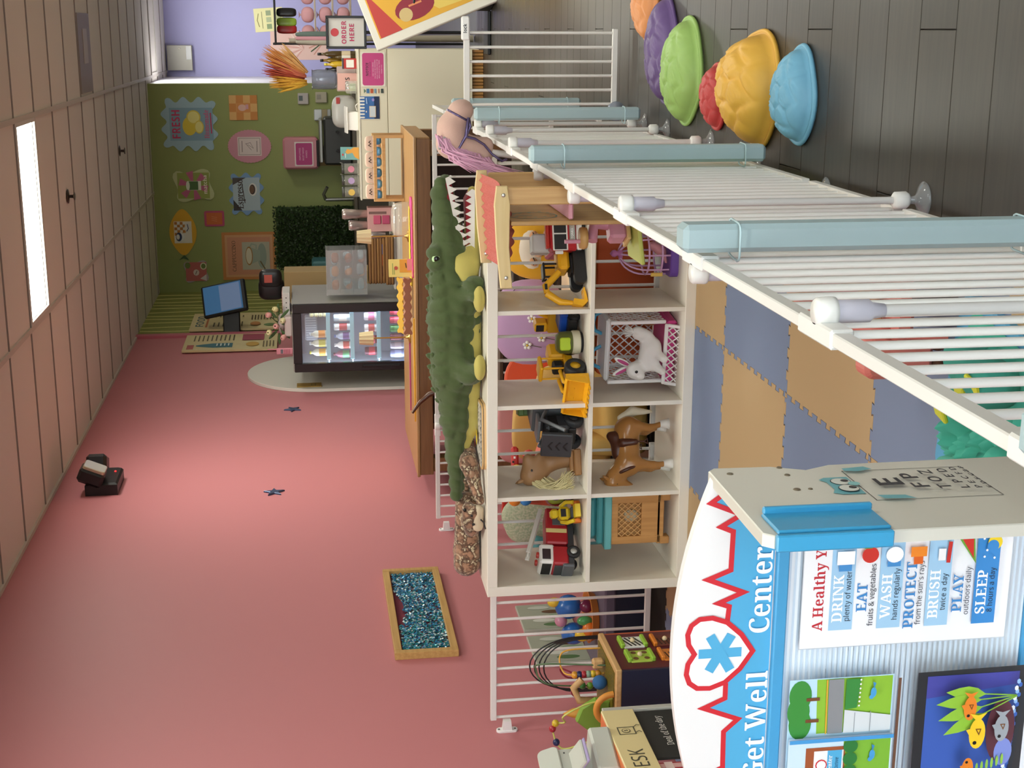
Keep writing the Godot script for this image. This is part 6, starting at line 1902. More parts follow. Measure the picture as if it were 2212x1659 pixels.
func build_fence_side_toys() -> void:
	# coral doll seat
	var coral := mat("d5766c", 0.5)
	var t := thing("doll_highchair", "coral pink plastic doll seat with brown feet beside the fence", "doll seat", v3(1.5, SY, 1.95))
	obj("front_panel", extr(S(), rr(0.1, 0.155, 0.022), 0.06, xf(v3(-0.125, 0.115, 0.0)), 0.01), coral, t)
	obj("seat", box(v3(0.01, 0.12, -0.02), v3(0.2, 0.05, 0.2), 0.012), coral, t)
	for s in [-1, 1]:
		obj("side_rail", tube(S(), [v3(0.02 + s * 0.09, 0.03, 0.1), v3(0.02 + s * 0.09, 0.15, 0.06), v3(0.02 + s * 0.09, 0.22, -0.12)], 0.012, 8), coral, t)
		obj("foot", ell(S(), v3(-0.125 + s * 0.026, 0.02, 0.03), v3(0.02, 0.02, 0.03)), mat("6a4430", 0.6), t)
	obj("back_board", extr(S(), rr(0.2, 0.2, 0.05), 0.02, xf(v3(0.02, 0.2, -0.12)), 0.005), coral, t)
	for x in [0.0, 0.06]: obj("dark_bar", box(v3(x, 0.06, 0.09), v3(0.03, 0.1, 0.02), 0.003), mat("3a2a30", 0.5), t)
	t = thing("doll", "baby doll with long dark hair sitting in the coral doll seat", "doll", v3(1.53, SY + 0.145, 1.9), v3(0, -60, 0))
	obj("body", soft(S(), [[v3(0, 0.03, 0), v3(0, 0.1, -0.01), 0.04, 0.032], [v3(0, 0.16, 0), v3(0, 0.165, 0.005), 0.04, 0.04], [v3(0, 0.1, 0), v3(0, 0.14, 0), 0.018, 0.018], [v3(0.035, 0.1, 0), v3(0.07, 0.05, 0.05), 0.014, 0.011], [v3(-0.035, 0.1, 0), v3(-0.07, 0.05, 0.05), 0.014, 0.011], [v3(0.02, 0.02, 0.02), v3(0.035, 0.02, 0.11), 0.02, 0.013], [v3(-0.02, 0.02, 0.02), v3(-0.035, 0.02, 0.11), 0.02, 0.013]], 0.008, 0.012), mat("b98560", 0.6), t)
	obj("dress", soft(S(), [[v3(0, 0.02, 0.005), v3(0, 0.105, -0.005), 0.056, 0.038]], 0.009, 0.01), mat("c9848a", 0.85), t)
	var st := S()
	for i in 90:
		var a := TAU * rng.randf()
		var p := v3(0.03 * cos(a), 0.195, 0.03 * sin(a) - 0.01)
		if p.z > 0.012 and abs(p.x) < 0.02: p.z = -0.02
		tube(st, [p, p + v3(p.x * 0.9, -0.04, p.z * 0.6 - 0.008), p + v3(p.x * 1.3, -0.12 - 0.05 * rng.randf(), p.z - 0.02)], [0.006, 0.006, 0.002], 4)
	obj("hair", st, mat("2c1d16", 0.6), t).set_meta("kind", "stuff")
	# teal doll clothes on a blue tray
	t = thing("blue_tray", "flat light blue plastic tray on the foam mat under teal doll clothes", "tray", v3(1.3, SY, 2.22), v3(0, -10, 0))
	obj("tray", extr(S(), rr(0.42, 0.36, 0.04), 0.02, Transform3D(Basis(Vector3.RIGHT, -PI / 2), Vector3.ZERO), 0.004), mat("4d9fca", 0.45), t)
	t = thing("doll_clothes", "crumpled teal doll jacket with yellow flaps on the blue tray", "doll clothes", v3(1.31, SY + 0.02, 2.26), v3(0, -12, 0))
	var teal := mat("46b09a", 0.85)
	obj("jacket", drape(0.34, 0.3, 0.06, 3), teal, t)
	var sl := obj("sleeve", soft(S(), [[v3(-0.15, 0.05, -0.02), v3(-0.1, 0.06, 0.12), 0.035, 0.045], [v3(-0.1, 0.06, 0.12), v3(-0.02, 0.06, 0.16), 0.045, 0.035]], 0.01, 0.02, 2), teal, t)
	obj("cuff", tube(S(), [v3(-0.16, 0.05, -0.05), v3(-0.145, 0.05, -0.01)], 0.038, 12), mat("6cc3b0", 0.9), sl)
	obj("sleeve", soft(S(), [[v3(0.1, 0.06, -0.06), v3(0.12, 0.07, 0.1), 0.04, 0.05]], 0.01, 0.02, 2), mat("2f8f80", 0.85), t)
	for q in [[-0.02, 0.085, -0.06], [0.07, 0.095, 0.02], [0.12, 0.115, 0.1]]: obj("yellow_flap", box(v3(q[0], q[1], q[2]), v3(0.035, 0.01, 0.05), 0.003, Basis(Vector3.BACK, 0.4)), mat("cfd43c", 0.7), t)
	obj("white_label", box(v3(-0.17, 0.03, 0.0), v3(0.004, 0.03, 0.09)), mat("e8e6e0", 0.6), t)

func drape(w: float, d: float, hgt: float, sd: int) -> SurfaceTool:
	var st := S()
	st.set_smooth_group(0)
	var n := FastNoiseLite.new()
	n.seed = sd
	n.frequency = 7.0
	n.fractal_octaves = 3
	var N := 28
	for i in N:
		for j in N:
			var g := []
			for q in [[0, 0], [1, 0], [1, 1], [0, 1]]:
				var u := float(i + q[0]) / N - 0.5
				var v := float(j + q[1]) / N - 0.5
				var edge: float = clamp((0.5 - max(abs(u), abs(v))) * 8.0, 0.0, 1.0)
				g.append(v3(u * w, 0.002 + edge * (hgt * 0.6 + hgt * n.get_noise_2d(u, v)), v * d))
			quad(st, g[0], g[1], g[2], g[3])
	return st

func star_poly(r: float) -> PackedVector2Array:
	var p := PackedVector2Array()
	for k in 10:
		var a := PI / 2 + PI * k / 5
		p.append(Vector2.from_angle(a) * (r if k % 2 == 0 else r * 0.42))
	return p

func build_wall_things() -> void:
	var wallr := v3(0, 90, 0)    # things facing +X off the pink wall: local x runs along -z
	# glitter sequin panel
	var t := thing("sequin_panel", "wood framed panel of blue and teal sequins on the pink wall", "wall panel", v3(WX, 0.912, -1.685), wallr)
	var W := 1.05
	var H := 0.3
	var fm := wood("cda566", "b88f50", 0.5, 2)
	obj("backing", box(v3(0, 0, 0.006), v3(W - 0.06, H - 0.06, 0.012)), mat("6e1b33", 0.8), t)
	for s in [-1, 1]:
		obj("frame_rail", box(v3(0, s * (H / 2 - 0.0175), 0.018), v3(W - 0.072, 0.035, 0.036), 0.002), fm, t)
		obj("frame_stile", box(v3(s * (W / 2 - 0.0175), 0, 0.018), v3(0.035, H, 0.036), 0.002), fm, t)
	var g := RandomNumberGenerator.new()
	g.seed = 5
	var sets := [S(), S(), S(), S()]
	for i in 5200:
		var x := (g.randf() - 0.5) * (W - 0.075)
		var y := -H / 2 + 0.037 + g.randf() * (H - 0.075)
		var edge: float = 0.105 - 0.035 * max(0.0, sin(x * 9.0 + 1.0)) - (0.02 if abs(x + 0.1) < 0.08 else 0.0)
		if y > edge: continue
		var n := v3(g.randf() - 0.5, g.randf() - 0.5, 0.9).normalized()
		var u := n.cross(Vector3.UP).normalized() * 0.0065
		var w := n.cross(u).normalized() * 0.0065
		var c := v3(x, y, 0.0165 + 0.006 * g.randf())
		var k := 0 if g.randf() < 0.45 else (1 if g.randf() < 0.5 else 2)
		if g.randf() < 0.2: k = 3
		if x < -0.05 and k == 0 and g.randf() < 0.6: k = 1
		quad(sets[k], c - u, c + w, c + u, c - w)
	var cols := ["2f7fa8", "2f8f94", "3a8fc4", "cfe6ea"]
	for k in 4:
		var o := obj("sequins", sets[k], mat(cols[k], 0.25, 0.3), t)
		o.set_meta("kind", "stuff")
	# emergency light
	t = thing("emergency_light", "black emergency light with two lamp heads high on the pink wall", "emergency light", v3(WX, 2.74, -3.92), wallr)
	obj("housing", extr(S(), P2([-0.15, -0.1, 0.17, -0.1, 0.19, -0.07, 0.19, 0.06, 0.15, 0.1, -0.15, 0.1]), 0.08, xf(v3(0, 0, 0)), 0.012), mat("151416", 0.4), t)
	var hd := obj("lamp_head", box(v3(-0.09, 0.06, 0.12), v3(0.16, 0.16, 0.1), 0.02, Basis(Vector3.RIGHT, 0.4)), mat("1a191b", 0.35), t)
	obj("lens", extr(S(), rr(0.14, 0.14, 0.02), 0.02, xf(v3(-0.09, 0.04, 0.16), v3(23, 0, 0)), 0.004), mat("c9c2a8", 0.12, 0.5), hd)
	obj("lamp_head", box(v3(0.24, 0.07, 0.1), v3(0.15, 0.13, 0.1), 0.02, Basis(Vector3.UP, 0.4)), mat("1a191b", 0.35), t)
	obj("neck", box(v3(0.15, 0.07, 0.06), v3(0.06, 0.05, 0.05), 0.008), mat("151416", 0.4), t)
	obj("status_lamp", ell(S(), v3(0.09, -0.06, 0.082), v3(0.007, 0.007, 0.005)), mat("ff4040", 0.3, 0.0, {"e": "ff3030", "ee": 1.5}), t)
	# stars
	for q in [[-5.66, 1.56, "beside the white arch board", 10.0], [-3.68, 1.665, "above the wooden table's end", -15.0]]:
		var o := obj("wall_star", extr(S(), star_poly(0.07), 0.012, xf(v3(WX, q[1], q[0]), v3(0, 90, q[3])), 0.004), mat("3b4a68", 0.4, 0.3))
		tag(o, "small dark blue star on the pink wall " + q[2], "wall star", "stars on the pink wall")
	# arch board
	t = thing("arch_board", "tall white arched sign board leaning on the pink wall behind the drinks fridge", "sign board", v3(WX + 0.002, 0.01, -6.8), wallr)
	var ap := PackedVector2Array()
	ap.append(Vector2(-0.62, 0))
	ap.append(Vector2(0.62, 0))
	for i in 25: ap.append(Vector2(0.62 * cos(PI * i / 24), 1.35 + 0.585 * sin(PI * i / 24)))
	obj("board", extr(S(), ap, 0.025, xf(Vector3.ZERO), 0.002), mat("dcd9cf", 0.4), t)
	obj("gold_plaque", box(v3(-0.5, 1.42, 0.03), v3(0.12, 0.2, 0.006), 0.001), mat("a98a45", 0.4, 0.3), t)
	for i in 2: obj("plaque_line", box(v3(-0.5, 1.4 - i * 0.03, 0.0335), v3(0.07, 0.008, 0.001)), mat("7a612c", 0.4), t)
	# menu boards
	t = thing("menu_board", "cream FOOD menu board on the wavy striped green wall", "menu board", v3(WX + 0.022, 2.14, -8.95), wallr, "cafe menu boards")
	obj("board", box(v3(0, 0, 0.01), v3(0.78, 0.85, 0.02), 0.001), mat("d6c694", 0.6), t)
	var P := Paint.new()
	P.text("FOOD", 0, 0.3, 0.075, "2f5a66", 0, "Droid Sans", 800, 0.5)
	P.rect(0, 0.27, 0.6, 0.02, "b5673c")
	for i in 7:
		P.rect(-0.18, 0.2 - i * 0.045, 0.2, 0.014, "5d5138")
		P.rect(0.2, 0.2 - i * 0.045, 0.06, 0.012, "5d5138")
	for i in 8:
		P.rect(0.12, -0.16 - i * 0.03, 0.22, 0.012, "5d5138")
	P.oval(-0.2, -0.2, 0.09, 0.05, "c0854a")
	P.oval(0.25, -0.33, 0.08, 0.04, "c98f7a")
	put_print(P, t, xf(v3(0, 0, 0.0205)))
	t = thing("menu_board", "tall cream drinks menu board with a teal bottle on the pink wall", "menu board", v3(WX + 0.012, 2.14, -8.03), wallr, "cafe menu boards")
	obj("board", box(v3(0, 0, 0.01), v3(0.66, 0.85, 0.02), 0.001), mat("d6c694", 0.6), t)
	P = Paint.new()
	P.rect(-0.2, 0.36, 0.18, 0.06, "b5605a")
	P.poly(P2([-0.24, -0.02, -0.06, -0.02, -0.06, 0.16, -0.1, 0.26, -0.13, 0.31, -0.17, 0.31, -0.2, 0.26, -0.24, 0.16]), "3f7078")
	for i in 10: P.rect(0.16, 0.34 - i * 0.04, 0.24, 0.012, "6a5d40")
	P.rect(0.16, -0.2, 0.26, 0.2, "a34a5c")
	P.oval(-0.14, -0.2, 0.09, 0.06, "c9a04a")
	for i in 4: P.rect(-0.14, -0.3 - i * 0.03, 0.24, 0.01, "6a5d40")
	for i in 4: P.rect(-0.15, 0.12 - i * 0.035, 0.1, 0.012, "d6e0d8")
	put_print(P, t, xf(v3(0, 0, 0.0205)))
	# wall tablet
	t = thing("order_screen", "black framed screen showing a blue order list on a wall arm", "screen", v3(-0.46, 2.215, -8.6), v3(0, 38, 0))
	var scn := obj("casing", box(v3(0, 0, 0), v3(0.34, 0.43, 0.05), 0.012), mat("121314", 0.4), t)
	scn.rotation_degrees = v3(-12, 0, 6)
	obj("display", box(v3(0, 0.01, 0.0255), v3(0.3, 0.37, 0.003)), mat("27425c", 0.2, 0.0, {"e": "5f9ad0", "ee": 0.22}), scn)
	obj("display_list", box(v3(0, -0.06, 0.0272), v3(0.28, 0.2, 0.001)), mat("3a4a60", 0.2, 0.0, {"e": "8fa6cc", "ee": 0.28}), scn)
	obj("wall_arm", box(v3(-0.22, -0.06, -0.1), v3(0.3, 0.16, 0.08), 0.01, Basis(Vector3.UP, -0.4)), mat("121314", 0.5), t)

func bottle(t: Node, p: Vector3, r: float, hh: float, body: String, cap: String, a := 1.0) -> void:
	var m := mat(body, 0.2) if a >= 1.0 else mat(body, 0.1, 0.0, {"a": a})
	obj("bottle_body", lathe(S(), [[0, 0], [r, 0.0], [r, hh * 0.62], [r * 0.75, hh * 0.75], [r * 0.4, hh * 0.82], [r * 0.4, hh * 0.93], [0, hh * 0.93]], p, Basis(), 14), m, t)
	obj("cap", lathe(S(), [[0, hh], [r * 0.42, hh], [r * 0.46, hh * 0.91], [0, hh * 0.91]], p, Basis(), 12), mat(cap, 0.4), t)

func drink(p: Vector3, r: float, hh: float, body: String, cap: String, lab: String, label: String, group: String, can := false) -> void:
	var t := thing("drink_can" if can else "drink_bottle", label, "drink", p, Vector3.ZERO, group)
	if can:
		obj("can", lathe(S(), [[0, 0], [r * 0.85, 0], [r, 0.008], [r, hh - 0.01], [r * 0.85, hh], [0, hh]], Vector3.ZERO, Basis(), 14), mat(body, 0.3, 0.3), t)
		obj("label_band", lathe(S(), [[r + 0.0006, hh * 0.25], [r + 0.0006, hh * 0.7]], Vector3.ZERO, Basis(), 14), mat(lab, 0.4), t)
	else:
		bottle(t, Vector3.ZERO, r, hh, body, cap)
		obj("label_band", lathe(S(), [[r + 0.0006, hh * 0.15], [r + 0.0006, hh * 0.5]], Vector3.ZERO, Basis(), 14), mat(lab, 0.4), t)

func build_counter_area() -> void:
	# ---- big wooden table ----
	var wt := wood("b88f5e", "9d7545", 0.4, 0)
	var wf := wood("8d6339", "7a532e", 0.45, 0)
	var t := thing("wooden_table", "long wooden table with a deep brown apron behind the far fence", "table", v3(0.385, 0, -4.07))
	obj("table_top", box(v3(0, 0.755, 0), v3(2.12, 0.018, 1.1), 0.003), wt, t)
	obj("front_apron", box(v3(0, 0.704, 0.525), v3(2.1, 0.084, 0.03), 0.003), wf, t)
	obj("end_apron", box(v3(1.04, 0.704, 0.0), v3(0.03, 0.084, 1.02), 0.003), wt, t)
	obj("end_apron", box(v3(-1.04, 0.704, 0.0), v3(0.03, 0.084, 1.02), 0.003), wf, t)
	for q in [[-1, -1], [-1, 1], [1, -1], [1, 1]]: obj("leg", box(v3(q[0] * 0.99, 0.331, q[1] * 0.48), v3(0.09, 0.662, 0.09), 0.004), wf, t)
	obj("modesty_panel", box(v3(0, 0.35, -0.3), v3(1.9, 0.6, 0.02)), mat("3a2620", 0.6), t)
	var ty := 0.7645
	# ---- things on the table ----
	t = thing("wooden_rack", "light wood display rack with pink tissue bags and blue packets on the table", "display rack", v3(1.18, ty, -4.4))
	var rk := wood("c9a06a", "b58a52", 0.5, 1)
	for q in [[-0.2, -0.1], [-0.2, 0.08], [0.21, -0.1], [0.21, 0.08]]: obj("post", box(v3(q[0], 0.1, q[1]), v3(0.02, 0.2, 0.02), 0.002), rk, t)
	for z in [-0.1, 0.08]:
		obj("rail", box(v3(0.005, 0.132, z), v3(0.42, 0.024, 0.016), 0.002), rk, t)
		obj("top_rail", box(v3(0.005, 0.188, z), v3(0.42, 0.022, 0.016), 0.002), rk, t)
	obj("tray_floor", box(v3(0.005, 0.14, -0.01), v3(0.4, 0.006, 0.17)), rk, t)
	for i in 6:
		var k := thing("snack_packet", "blue foil snack packet standing in the wooden rack, %s slot from the pink tissue end" % ["first", "second", "third", "fourth", "fifth", "sixth"][i], "packet", v3(0.99 + 0.0705 * i + 0.02, ty + 0.143, -4.37), v3(-10, 6 * sin(i * 2.0), 0), "blue packets in the wooden rack")
		obj("packet", cushion(0.058, 0.055, 0.03, 3.0), mat(["4a7fa8", "5a8fb4", "3f7398"][i % 3], 0.25, 0.2), k)
	for i in 4:
		var k := thing("tissue_bag", "pale pink tissue gift bag with dark script at the rack's back, %s along" % ["first", "second", "third", "fourth"][i], "gift bag", v3(1.02 + i * 0.105, ty + 0.143, -4.46), v3(0, 4 * sin(i * 1.7), 0), "pink tissue bags in the wooden rack")
		obj("bag", cushion(0.1, 0.105, 0.03, 4.0), mat("d8b8a4", 0.7), k)
		put_print(Paint.new().line([-0.02, -0.008, -0.01, 0.01, 0.0, -0.006, 0.01, 0.008, 0.02, -0.004], 0.005, "4a3228"), k, xf(v3(0, 0.07, 0.0155)), "script_mark")
	t = thing("glass_cloche", "clear acrylic cake dome standing on the wooden table", "cloche", v3(0.9, ty, -3.95))
	obj("dome", lathe(S(), [[0.11, 0.0], [0.11, 0.06], [0.1, 0.095], [0.07, 0.112], [0, 0.115]]), mat("e8e6de", 0.04, 0.0, {"a": 0.22}), t)
	for q in [[0.85, "f0c83a", 0.0, "yellow"], [0.92, "d84a86", 0.035, "hot pink"]]:
		t = thing("paper_scallop", "flat %s scalloped paper sheet lying on the wooden table" % q[3], "paper", v3(q[0] - 0.1, ty, -3.82 + q[2] * 3), v3(0, 5, 0), "scalloped papers on the table")
		obj("sheet", extr(S(), scallop(0.5, 0.18, 8, 3, 0.012), 0.006, Transform3D(Basis(Vector3.RIGHT, -PI / 2), Vector3.ZERO)), mat(q[1], 0.6), t)
	t = thing("scalloped_box", "long brown and yellow scalloped card box standing on the wooden table", "card box", v3(0.385, ty, -3.72))
	obj("brown_front", extr(S(), scallop(0.37, 0.055, 6, 1, 0.012), 0.04, xf(v3(0, 0.034, -0.02)), 0.002), mat("9c6a56", 0.7), t)
	obj("yellow_top", extr(S(), scallop(0.37, 0.05, 6, 1, 0.012), 0.01, xf(v3(0, 0.072, -0.034), v3(-25, 0, 0)), 0.002), mat("e9bd4a", 0.7), t)
	t = thing("price_card", "yellow and pink price card with orange drawings on the wooden table", "card", v3(0.635, ty, -3.68), v3(0, 10, 0))
	obj("card", box(v3(0, 0.075, 0), v3(0.11, 0.15, 0.006), 0.001, Basis(Vector3.RIGHT, -0.2)), mat("ecd779", 0.6), t)
	P_card(t)
	for q in [[0.79, -3.98, "beside the glass cloche"], [0.13, -3.98, "in front of the drinks fridge"]]:
		t = thing("table_lamp", "small gold table lamp with pleated cream shade " + q[2], "lamp", v3(q[0], ty, q[1]), Vector3.ZERO, "small gold lamps on the table")
		obj("base", lathe(S(), [[0, 0], [0.04, 0], [0.04, 0.008], [0.012, 0.016], [0.008, 0.03], [0, 0.03]]), mat("b08a45", 0.3, 0.7), t)
		obj("stem", cyl(S(), v3(0, 0.02, 0), v3(0, 0.26, 0), 0.005), mat("b08a45", 0.3, 0.7), t)
		var st := S()
		st.set_smooth_group(FLAT)
		for k in 20:
			var a := TAU * k / 20
			var b := TAU * (k + 1) / 20
			var ra := 0.042 + 0.006 * (k % 2)
			var rb := 0.042 + 0.006 * ((k + 1) % 2)
			quad(st, v3(ra * cos(a), 0.24, ra * sin(a)), v3(ra * 0.8 * cos(a), 0.33, ra * 0.8 * sin(a)), v3(rb * 0.8 * cos(b), 0.33, rb * 0.8 * sin(b)), v3(rb * cos(b), 0.24, rb * sin(b)))
		obj("shade", st, mat("d8c9a0", 0.6), t)
	t = thing("paper_strip", "long mustard paper strip lying along the table front", "paper", v3(0.0, ty, -3.6), v3(0, 1, 0))
	obj("strip", extr(S(), P2([-0.33, 0, -0.2, 0.02, 0.2, 0.03, 0.33, 0.012, 0.33, -0.01, 0, -0.02, -0.2, -0.012]), 0.008, Transform3D(Basis(Vector3.RIGHT, -PI / 2), Vector3.ZERO)), mat("e0ab32", 0.6), t)
	t = thing("paper_strip", "magenta paper strip lying behind the mustard one on the table", "paper", v3(-0.06, ty, -3.98), v3(0, 2, 0))
	obj("strip", extr(S(), P2([-0.3, 0, -0.1, 0.02, 0.2, 0.03, 0.25, -0.01, 0, -0.02]), 0.008, Transform3D(Basis(Vector3.RIGHT, -PI / 2), Vector3.ZERO)), mat("b84a80", 0.6), t)
	t = thing("wooden_horn", "curved dark wooden handle leaning at the table's front edge", "horn", v3(-0.16, 0, -3.35))
	obj("handle", tube(S(), [v3(0.09, 0.62, 0.0), v3(0.07, 0.7, 0), v3(0.02, 0.76, 0), v3(-0.045, 0.805, 0.0)], [0.018, 0.016, 0.013, 0.008], 10), mat("5a3520", 0.25), t)
	obj("post", cyl(S(), v3(0.09, 0, 0), v3(0.09, 0.63, 0), 0.016), mat("5a3520", 0.35), t)

	# ---- cream counter ----
	var cream := mat("f2eee2", 0.4, 0.0, {"noise": [0.2, "e4dfcc", "eeeada", 2, 6.0]})
	t = thing("cream_counter", "long cream laminate counter with a bamboo slatted plinth", "counter", v3(1.34, 0, -6.5))
	obj("upper_front", box(v3(0, 0.86, 0.29), v3(1.15, 0.21, 0.02), 0.002), cream, t)
	obj("lower_front", box(v3(0, 0.42, 0.285), v3(1.15, 0.66, 0.03), 0.002), cream, t)
	obj("counter_top", box(v3(0, 0.972, 0), v3(1.17, 0.014, 0.61), 0.003), mat("e2dcc8", 0.3), t)
	obj("end_wall", box(v3(0.565, 0.5, 0), v3(0.02, 0.93, 0.56), 0.002), cream, t)
	obj("end_wall", box(v3(-0.565, 0.5, 0), v3(0.02, 0.93, 0.56), 0.002), cream, t)
	obj("reveal", box(v3(0, 0.753, 0.283), v3(1.15, 0.014, 0.02)), mat("b0a68c", 0.5), t)
	for i in 46: obj("plinth_slat", box(v3(-0.56 + i * 0.0249, 0.045, 0.27), v3(0.02, 0.088, 0.02 + 0.004 * (i % 2)), 0.002), mat(["a8793a", "99692e"][i % 2], 0.5), t)
	obj("plinth_core", box(v3(0, 0.045, 0.1), v3(1.13, 0.088, 0.3)), mat("a8793a", 0.6), t)
	counter_things()

func P_card(t: Node) -> void:
	var P := Paint.new()
	P.rect(0.012, -0.028, 0.08, 0.07, "e0a02e")
	P.rect(0.02, -0.055, 0.07, 0.03, "dd8f8a")
	P.oval(0.0, 0.03, 0.012, 0.012, "c2563a")
	P.line([-0.04, 0.05, 0.03, 0.05], 0.004, "7f9a4a")
	P.line([-0.04, 0.04, 0.0, 0.04], 0.004, "7f9a4a")
	P.line([0.0, -0.035, 0.03, -0.03], 0.006, "4a2a1a")
	put_print(P, t, xf(v3(0, 0.075, 0.004), v3(-11.5, 0, 0)))

func counter_things() -> void:
	var cy := 0.979
	# printed notices on the counter front
	var t := thing("notice_sign", "pink NOTICE sheet on the cream counter front", "sign", v3(1.764, 0.862, -6.198))
	obj("sheet", box(v3(0, 0, 0.001), v3(0.262, 0.188, 0.002)), mat("e6dfcf", 0.5), t)
	var P := Paint.new()
	P.poly(rr(0.245, 0.165, 0.018), "c2467f")
	P.text("NOTICE", 0.0, 0.035, 0.02, "3a1f2c", 0, "Droid Sans", 700)
	P.text("TO ALL CUSTOMERS", 0, 0.018, 0.009, "3a1f2c", 0)
	for i in 4: P.text(["ONE TABLE ORDER", "YOU MUST BE ORDERING", "YOUR CHILDREN MUST BE", "WITH YOU AT ALL TIMES"][i], 0, -0.004 - i * 0.016, 0.009, "e8c4d4", 0)
	P.text("THANK YOU", 0, -0.07, 0.009, "e8c4d4", 0)
	put_print(P, t, xf(v3(0, 0, 0.002)))
	t = thing("payment_stickers", "column of small payment card stickers on the cream counter", "sticker", v3(1.6, 0.86, -6.198))
	P = Paint.new()
	P.poly(P2([-0.018, 0.076, 0.018, 0.076, 0, 0.058]), "5f7a66")
	P.rect(0, 0.045, 0.034, 0.022, "3f6f9c")
	P.rect(0, 0.015, 0.034, 0.022, "b5532f")
	P.rect(0, -0.012, 0.034, 0.014, "6f8fa8")
	P.rect(0, -0.038, 0.034, 0.01, "b5806a")
	P.rect(0, -0.065, 0.034, 0.02, "3f4a44")
	put_print(P, t, xf(v3(0, 0, 0.0003)), "stickers")
	t = thing("blue_poster", "small blue awning flyer taped to the cream counter front", "flyer", v3(1.473, 0.897, -6.198))
	obj("sheet", box(v3(0, 0, 0.001), v3(0.178, 0.156, 0.002)), mat("e6dfcf", 0.5), t)
	P = Paint.new()
	P.rect(0, -0.002, 0.172, 0.15, "3a6aa8")
	P.rect(0, -0.058, 0.172, 0.04, "1c2c50")
	for i in 7: P.rect(-0.074 + i * 0.0247, 0.058, 0.012, 0.034, "e8e6dc")
	for i in 7: P.oval(-0.074 + i * 0.0247, 0.041, 0.006, 0.006, "e8e6dc", 10)
	P.rect(-0.03, -0.025, 0.085, 0.05, "e0c49a")
	P.rect(-0.03, -0.025, 0.077, 0.042, "ccd2d6")
	P.oval(-0.03, 0.024, 0.007, 0.005, "e6ddd0")
	P.line([0.03, 0.018, 0.075, 0.022], 0.006, "b9cfe6")
	P.oval(0.06, -0.03, 0.012, 0.01, "9a8fd0")
	put_print(P, t, xf(v3(0, 0, 0.002)))
	# tip jar
	t = thing("tip_jar", "pink TIPS card in front of a clear jar of folded bills", "tip jar", v3(1.63, cy, -6.5))
	obj("card", box(v3(0.03, 0.075, 0.0), v3(0.13, 0.15, 0.008), 0.001), mat("d8a99f", 0.6), t)
	put_print(Paint.new().text("TIPS", 0, 0, 0.034, "1c1a1a", 0, "Droid Sans", 700), t, xf(v3(0.015, 0.055, 0.0042)), "lettering")
	obj("jar", lathe(S(), [[0.045, 0], [0.05, 0.01], [0.05, 0.08], [0.04, 0.09]], v3(-0.01, 0, 0.07)), mat("d8dcd4", 0.05, 0.0, {"a": 0.3}), t)
	for i in 4: obj("bill", box(v3(-0.025 + i * 0.012, 0.035, 0.06 + 0.01 * (i % 2)), v3(0.03, 0.05, 0.003), 0.0, Basis(Vector3.UP, i * 0.7)), mat("b9c09c", 0.7), t)
	# big glass vase with dyed pampas
	t = thing("pampas_vase", "grey glass jar of orange and rust pampas grass on the cream counter", "vase", v3(1.672, cy + 0.155, -6.66))
	obj("vase", lathe(S(), [[0, 0], [0.07, 0.0], [0.078, 0.02], [0.078, 0.15], [0.072, 0.185], [0.08, 0.195]]), mat("7d8494", 0.06, 0.1, {"a": 0.6}), t)
	for q in [[-0.05, "c9922f", 0.0, 0.32], [-0.02, "a8452f", 0.25, 0.42], [0.02, "d08a4a", 0.5, 0.46], [-0.09, "d6a83a", -0.12, 0.3], [0.0, "c46a50", 0.38, 0.36], [0.05, "d9a86a", 0.7, 0.36], [-0.04, "cf9a35", -0.02, 0.36]]:
		var st := S()
		for i in 110:
			var a: float = (rng.randf() - 0.5) * 0.34 + q[2]
			var L: float = q[3] * (0.55 + 0.45 * rng.randf())
			var b := v3(q[0] * 0.3, 0.18, 0)
			var d := v3(sin(a), cos(a), (rng.randf() - 0.5) * 0.5)
			tube(st, [b + d * L * 0.3, b + d * L * 0.7 + v3(0.01 * (rng.randf() - 0.5), 0, 0.01), b + d * L], [0.002, 0.006, 0.001], 4, false, false)
		obj("plume", st, mat(q[1], 0.85), t)
	t = thing("counter_riser", "clear plastic riser under the pampas jar on the cream counter", "riser", v3(1.68, cy, -6.68))
	obj("box", box(v3(0, 0.076, 0), v3(0.2, 0.152, 0.16), 0.004), mat("b8a49c", 0.3), t)
	# syrup bottles and boxes behind
	var bl := [[1.87, "4a3a1a", "1a1a1a", "c9b89a", 0.3], [1.82, "8a6a1a", "1a1a1a", "d8d0c0", 0.28], [1.79, "c9a52a", "d8c84a", "e0d8c8", 0.25], [1.75, "2a2420", "151515", "8a1f22", 0.24], [1.85, "5a4a2a", "2a2a2a", "e0dcd0", 0.2]]
	for i in bl.size():
		t = thing("syrup_bottle", "%s syrup bottle behind the order sign" % ["tall dark amber", "brown glass", "yellow", "black capped red labelled", "short olive"][i], "bottle", v3(bl[i][0], cy, -6.62 - 0.04 * (i % 2)), Vector3.ZERO, "syrup bottles on the cream counter")
		bottle(t, Vector3.ZERO, 0.025, bl[i][4], bl[i][1], bl[i][2])
		obj("label_band", lathe(S(), [[0.0256, 0.04], [0.0256, 0.11]], Vector3.ZERO, Basis(), 14), mat(bl[i][3], 0.5), t)
	t = thing("tea_boxes", "red and white tea box stack beside the syrup bottles", "box", v3(1.80, cy, -6.48))
	obj("box", box(v3(0, 0.05, 0), v3(0.08, 0.1, 0.06), 0.002), mat("b02a26", 0.5), t)
	obj("white_panel", box(v3(0.0, 0.05, 0.031), v3(0.06, 0.06, 0.002)), mat("e0ddd6", 0.5), t)
	obj("box_lid", box(v3(0, 0.105, 0), v3(0.082, 0.012, 0.062), 0.002), mat("3a3a44", 0.5), t)
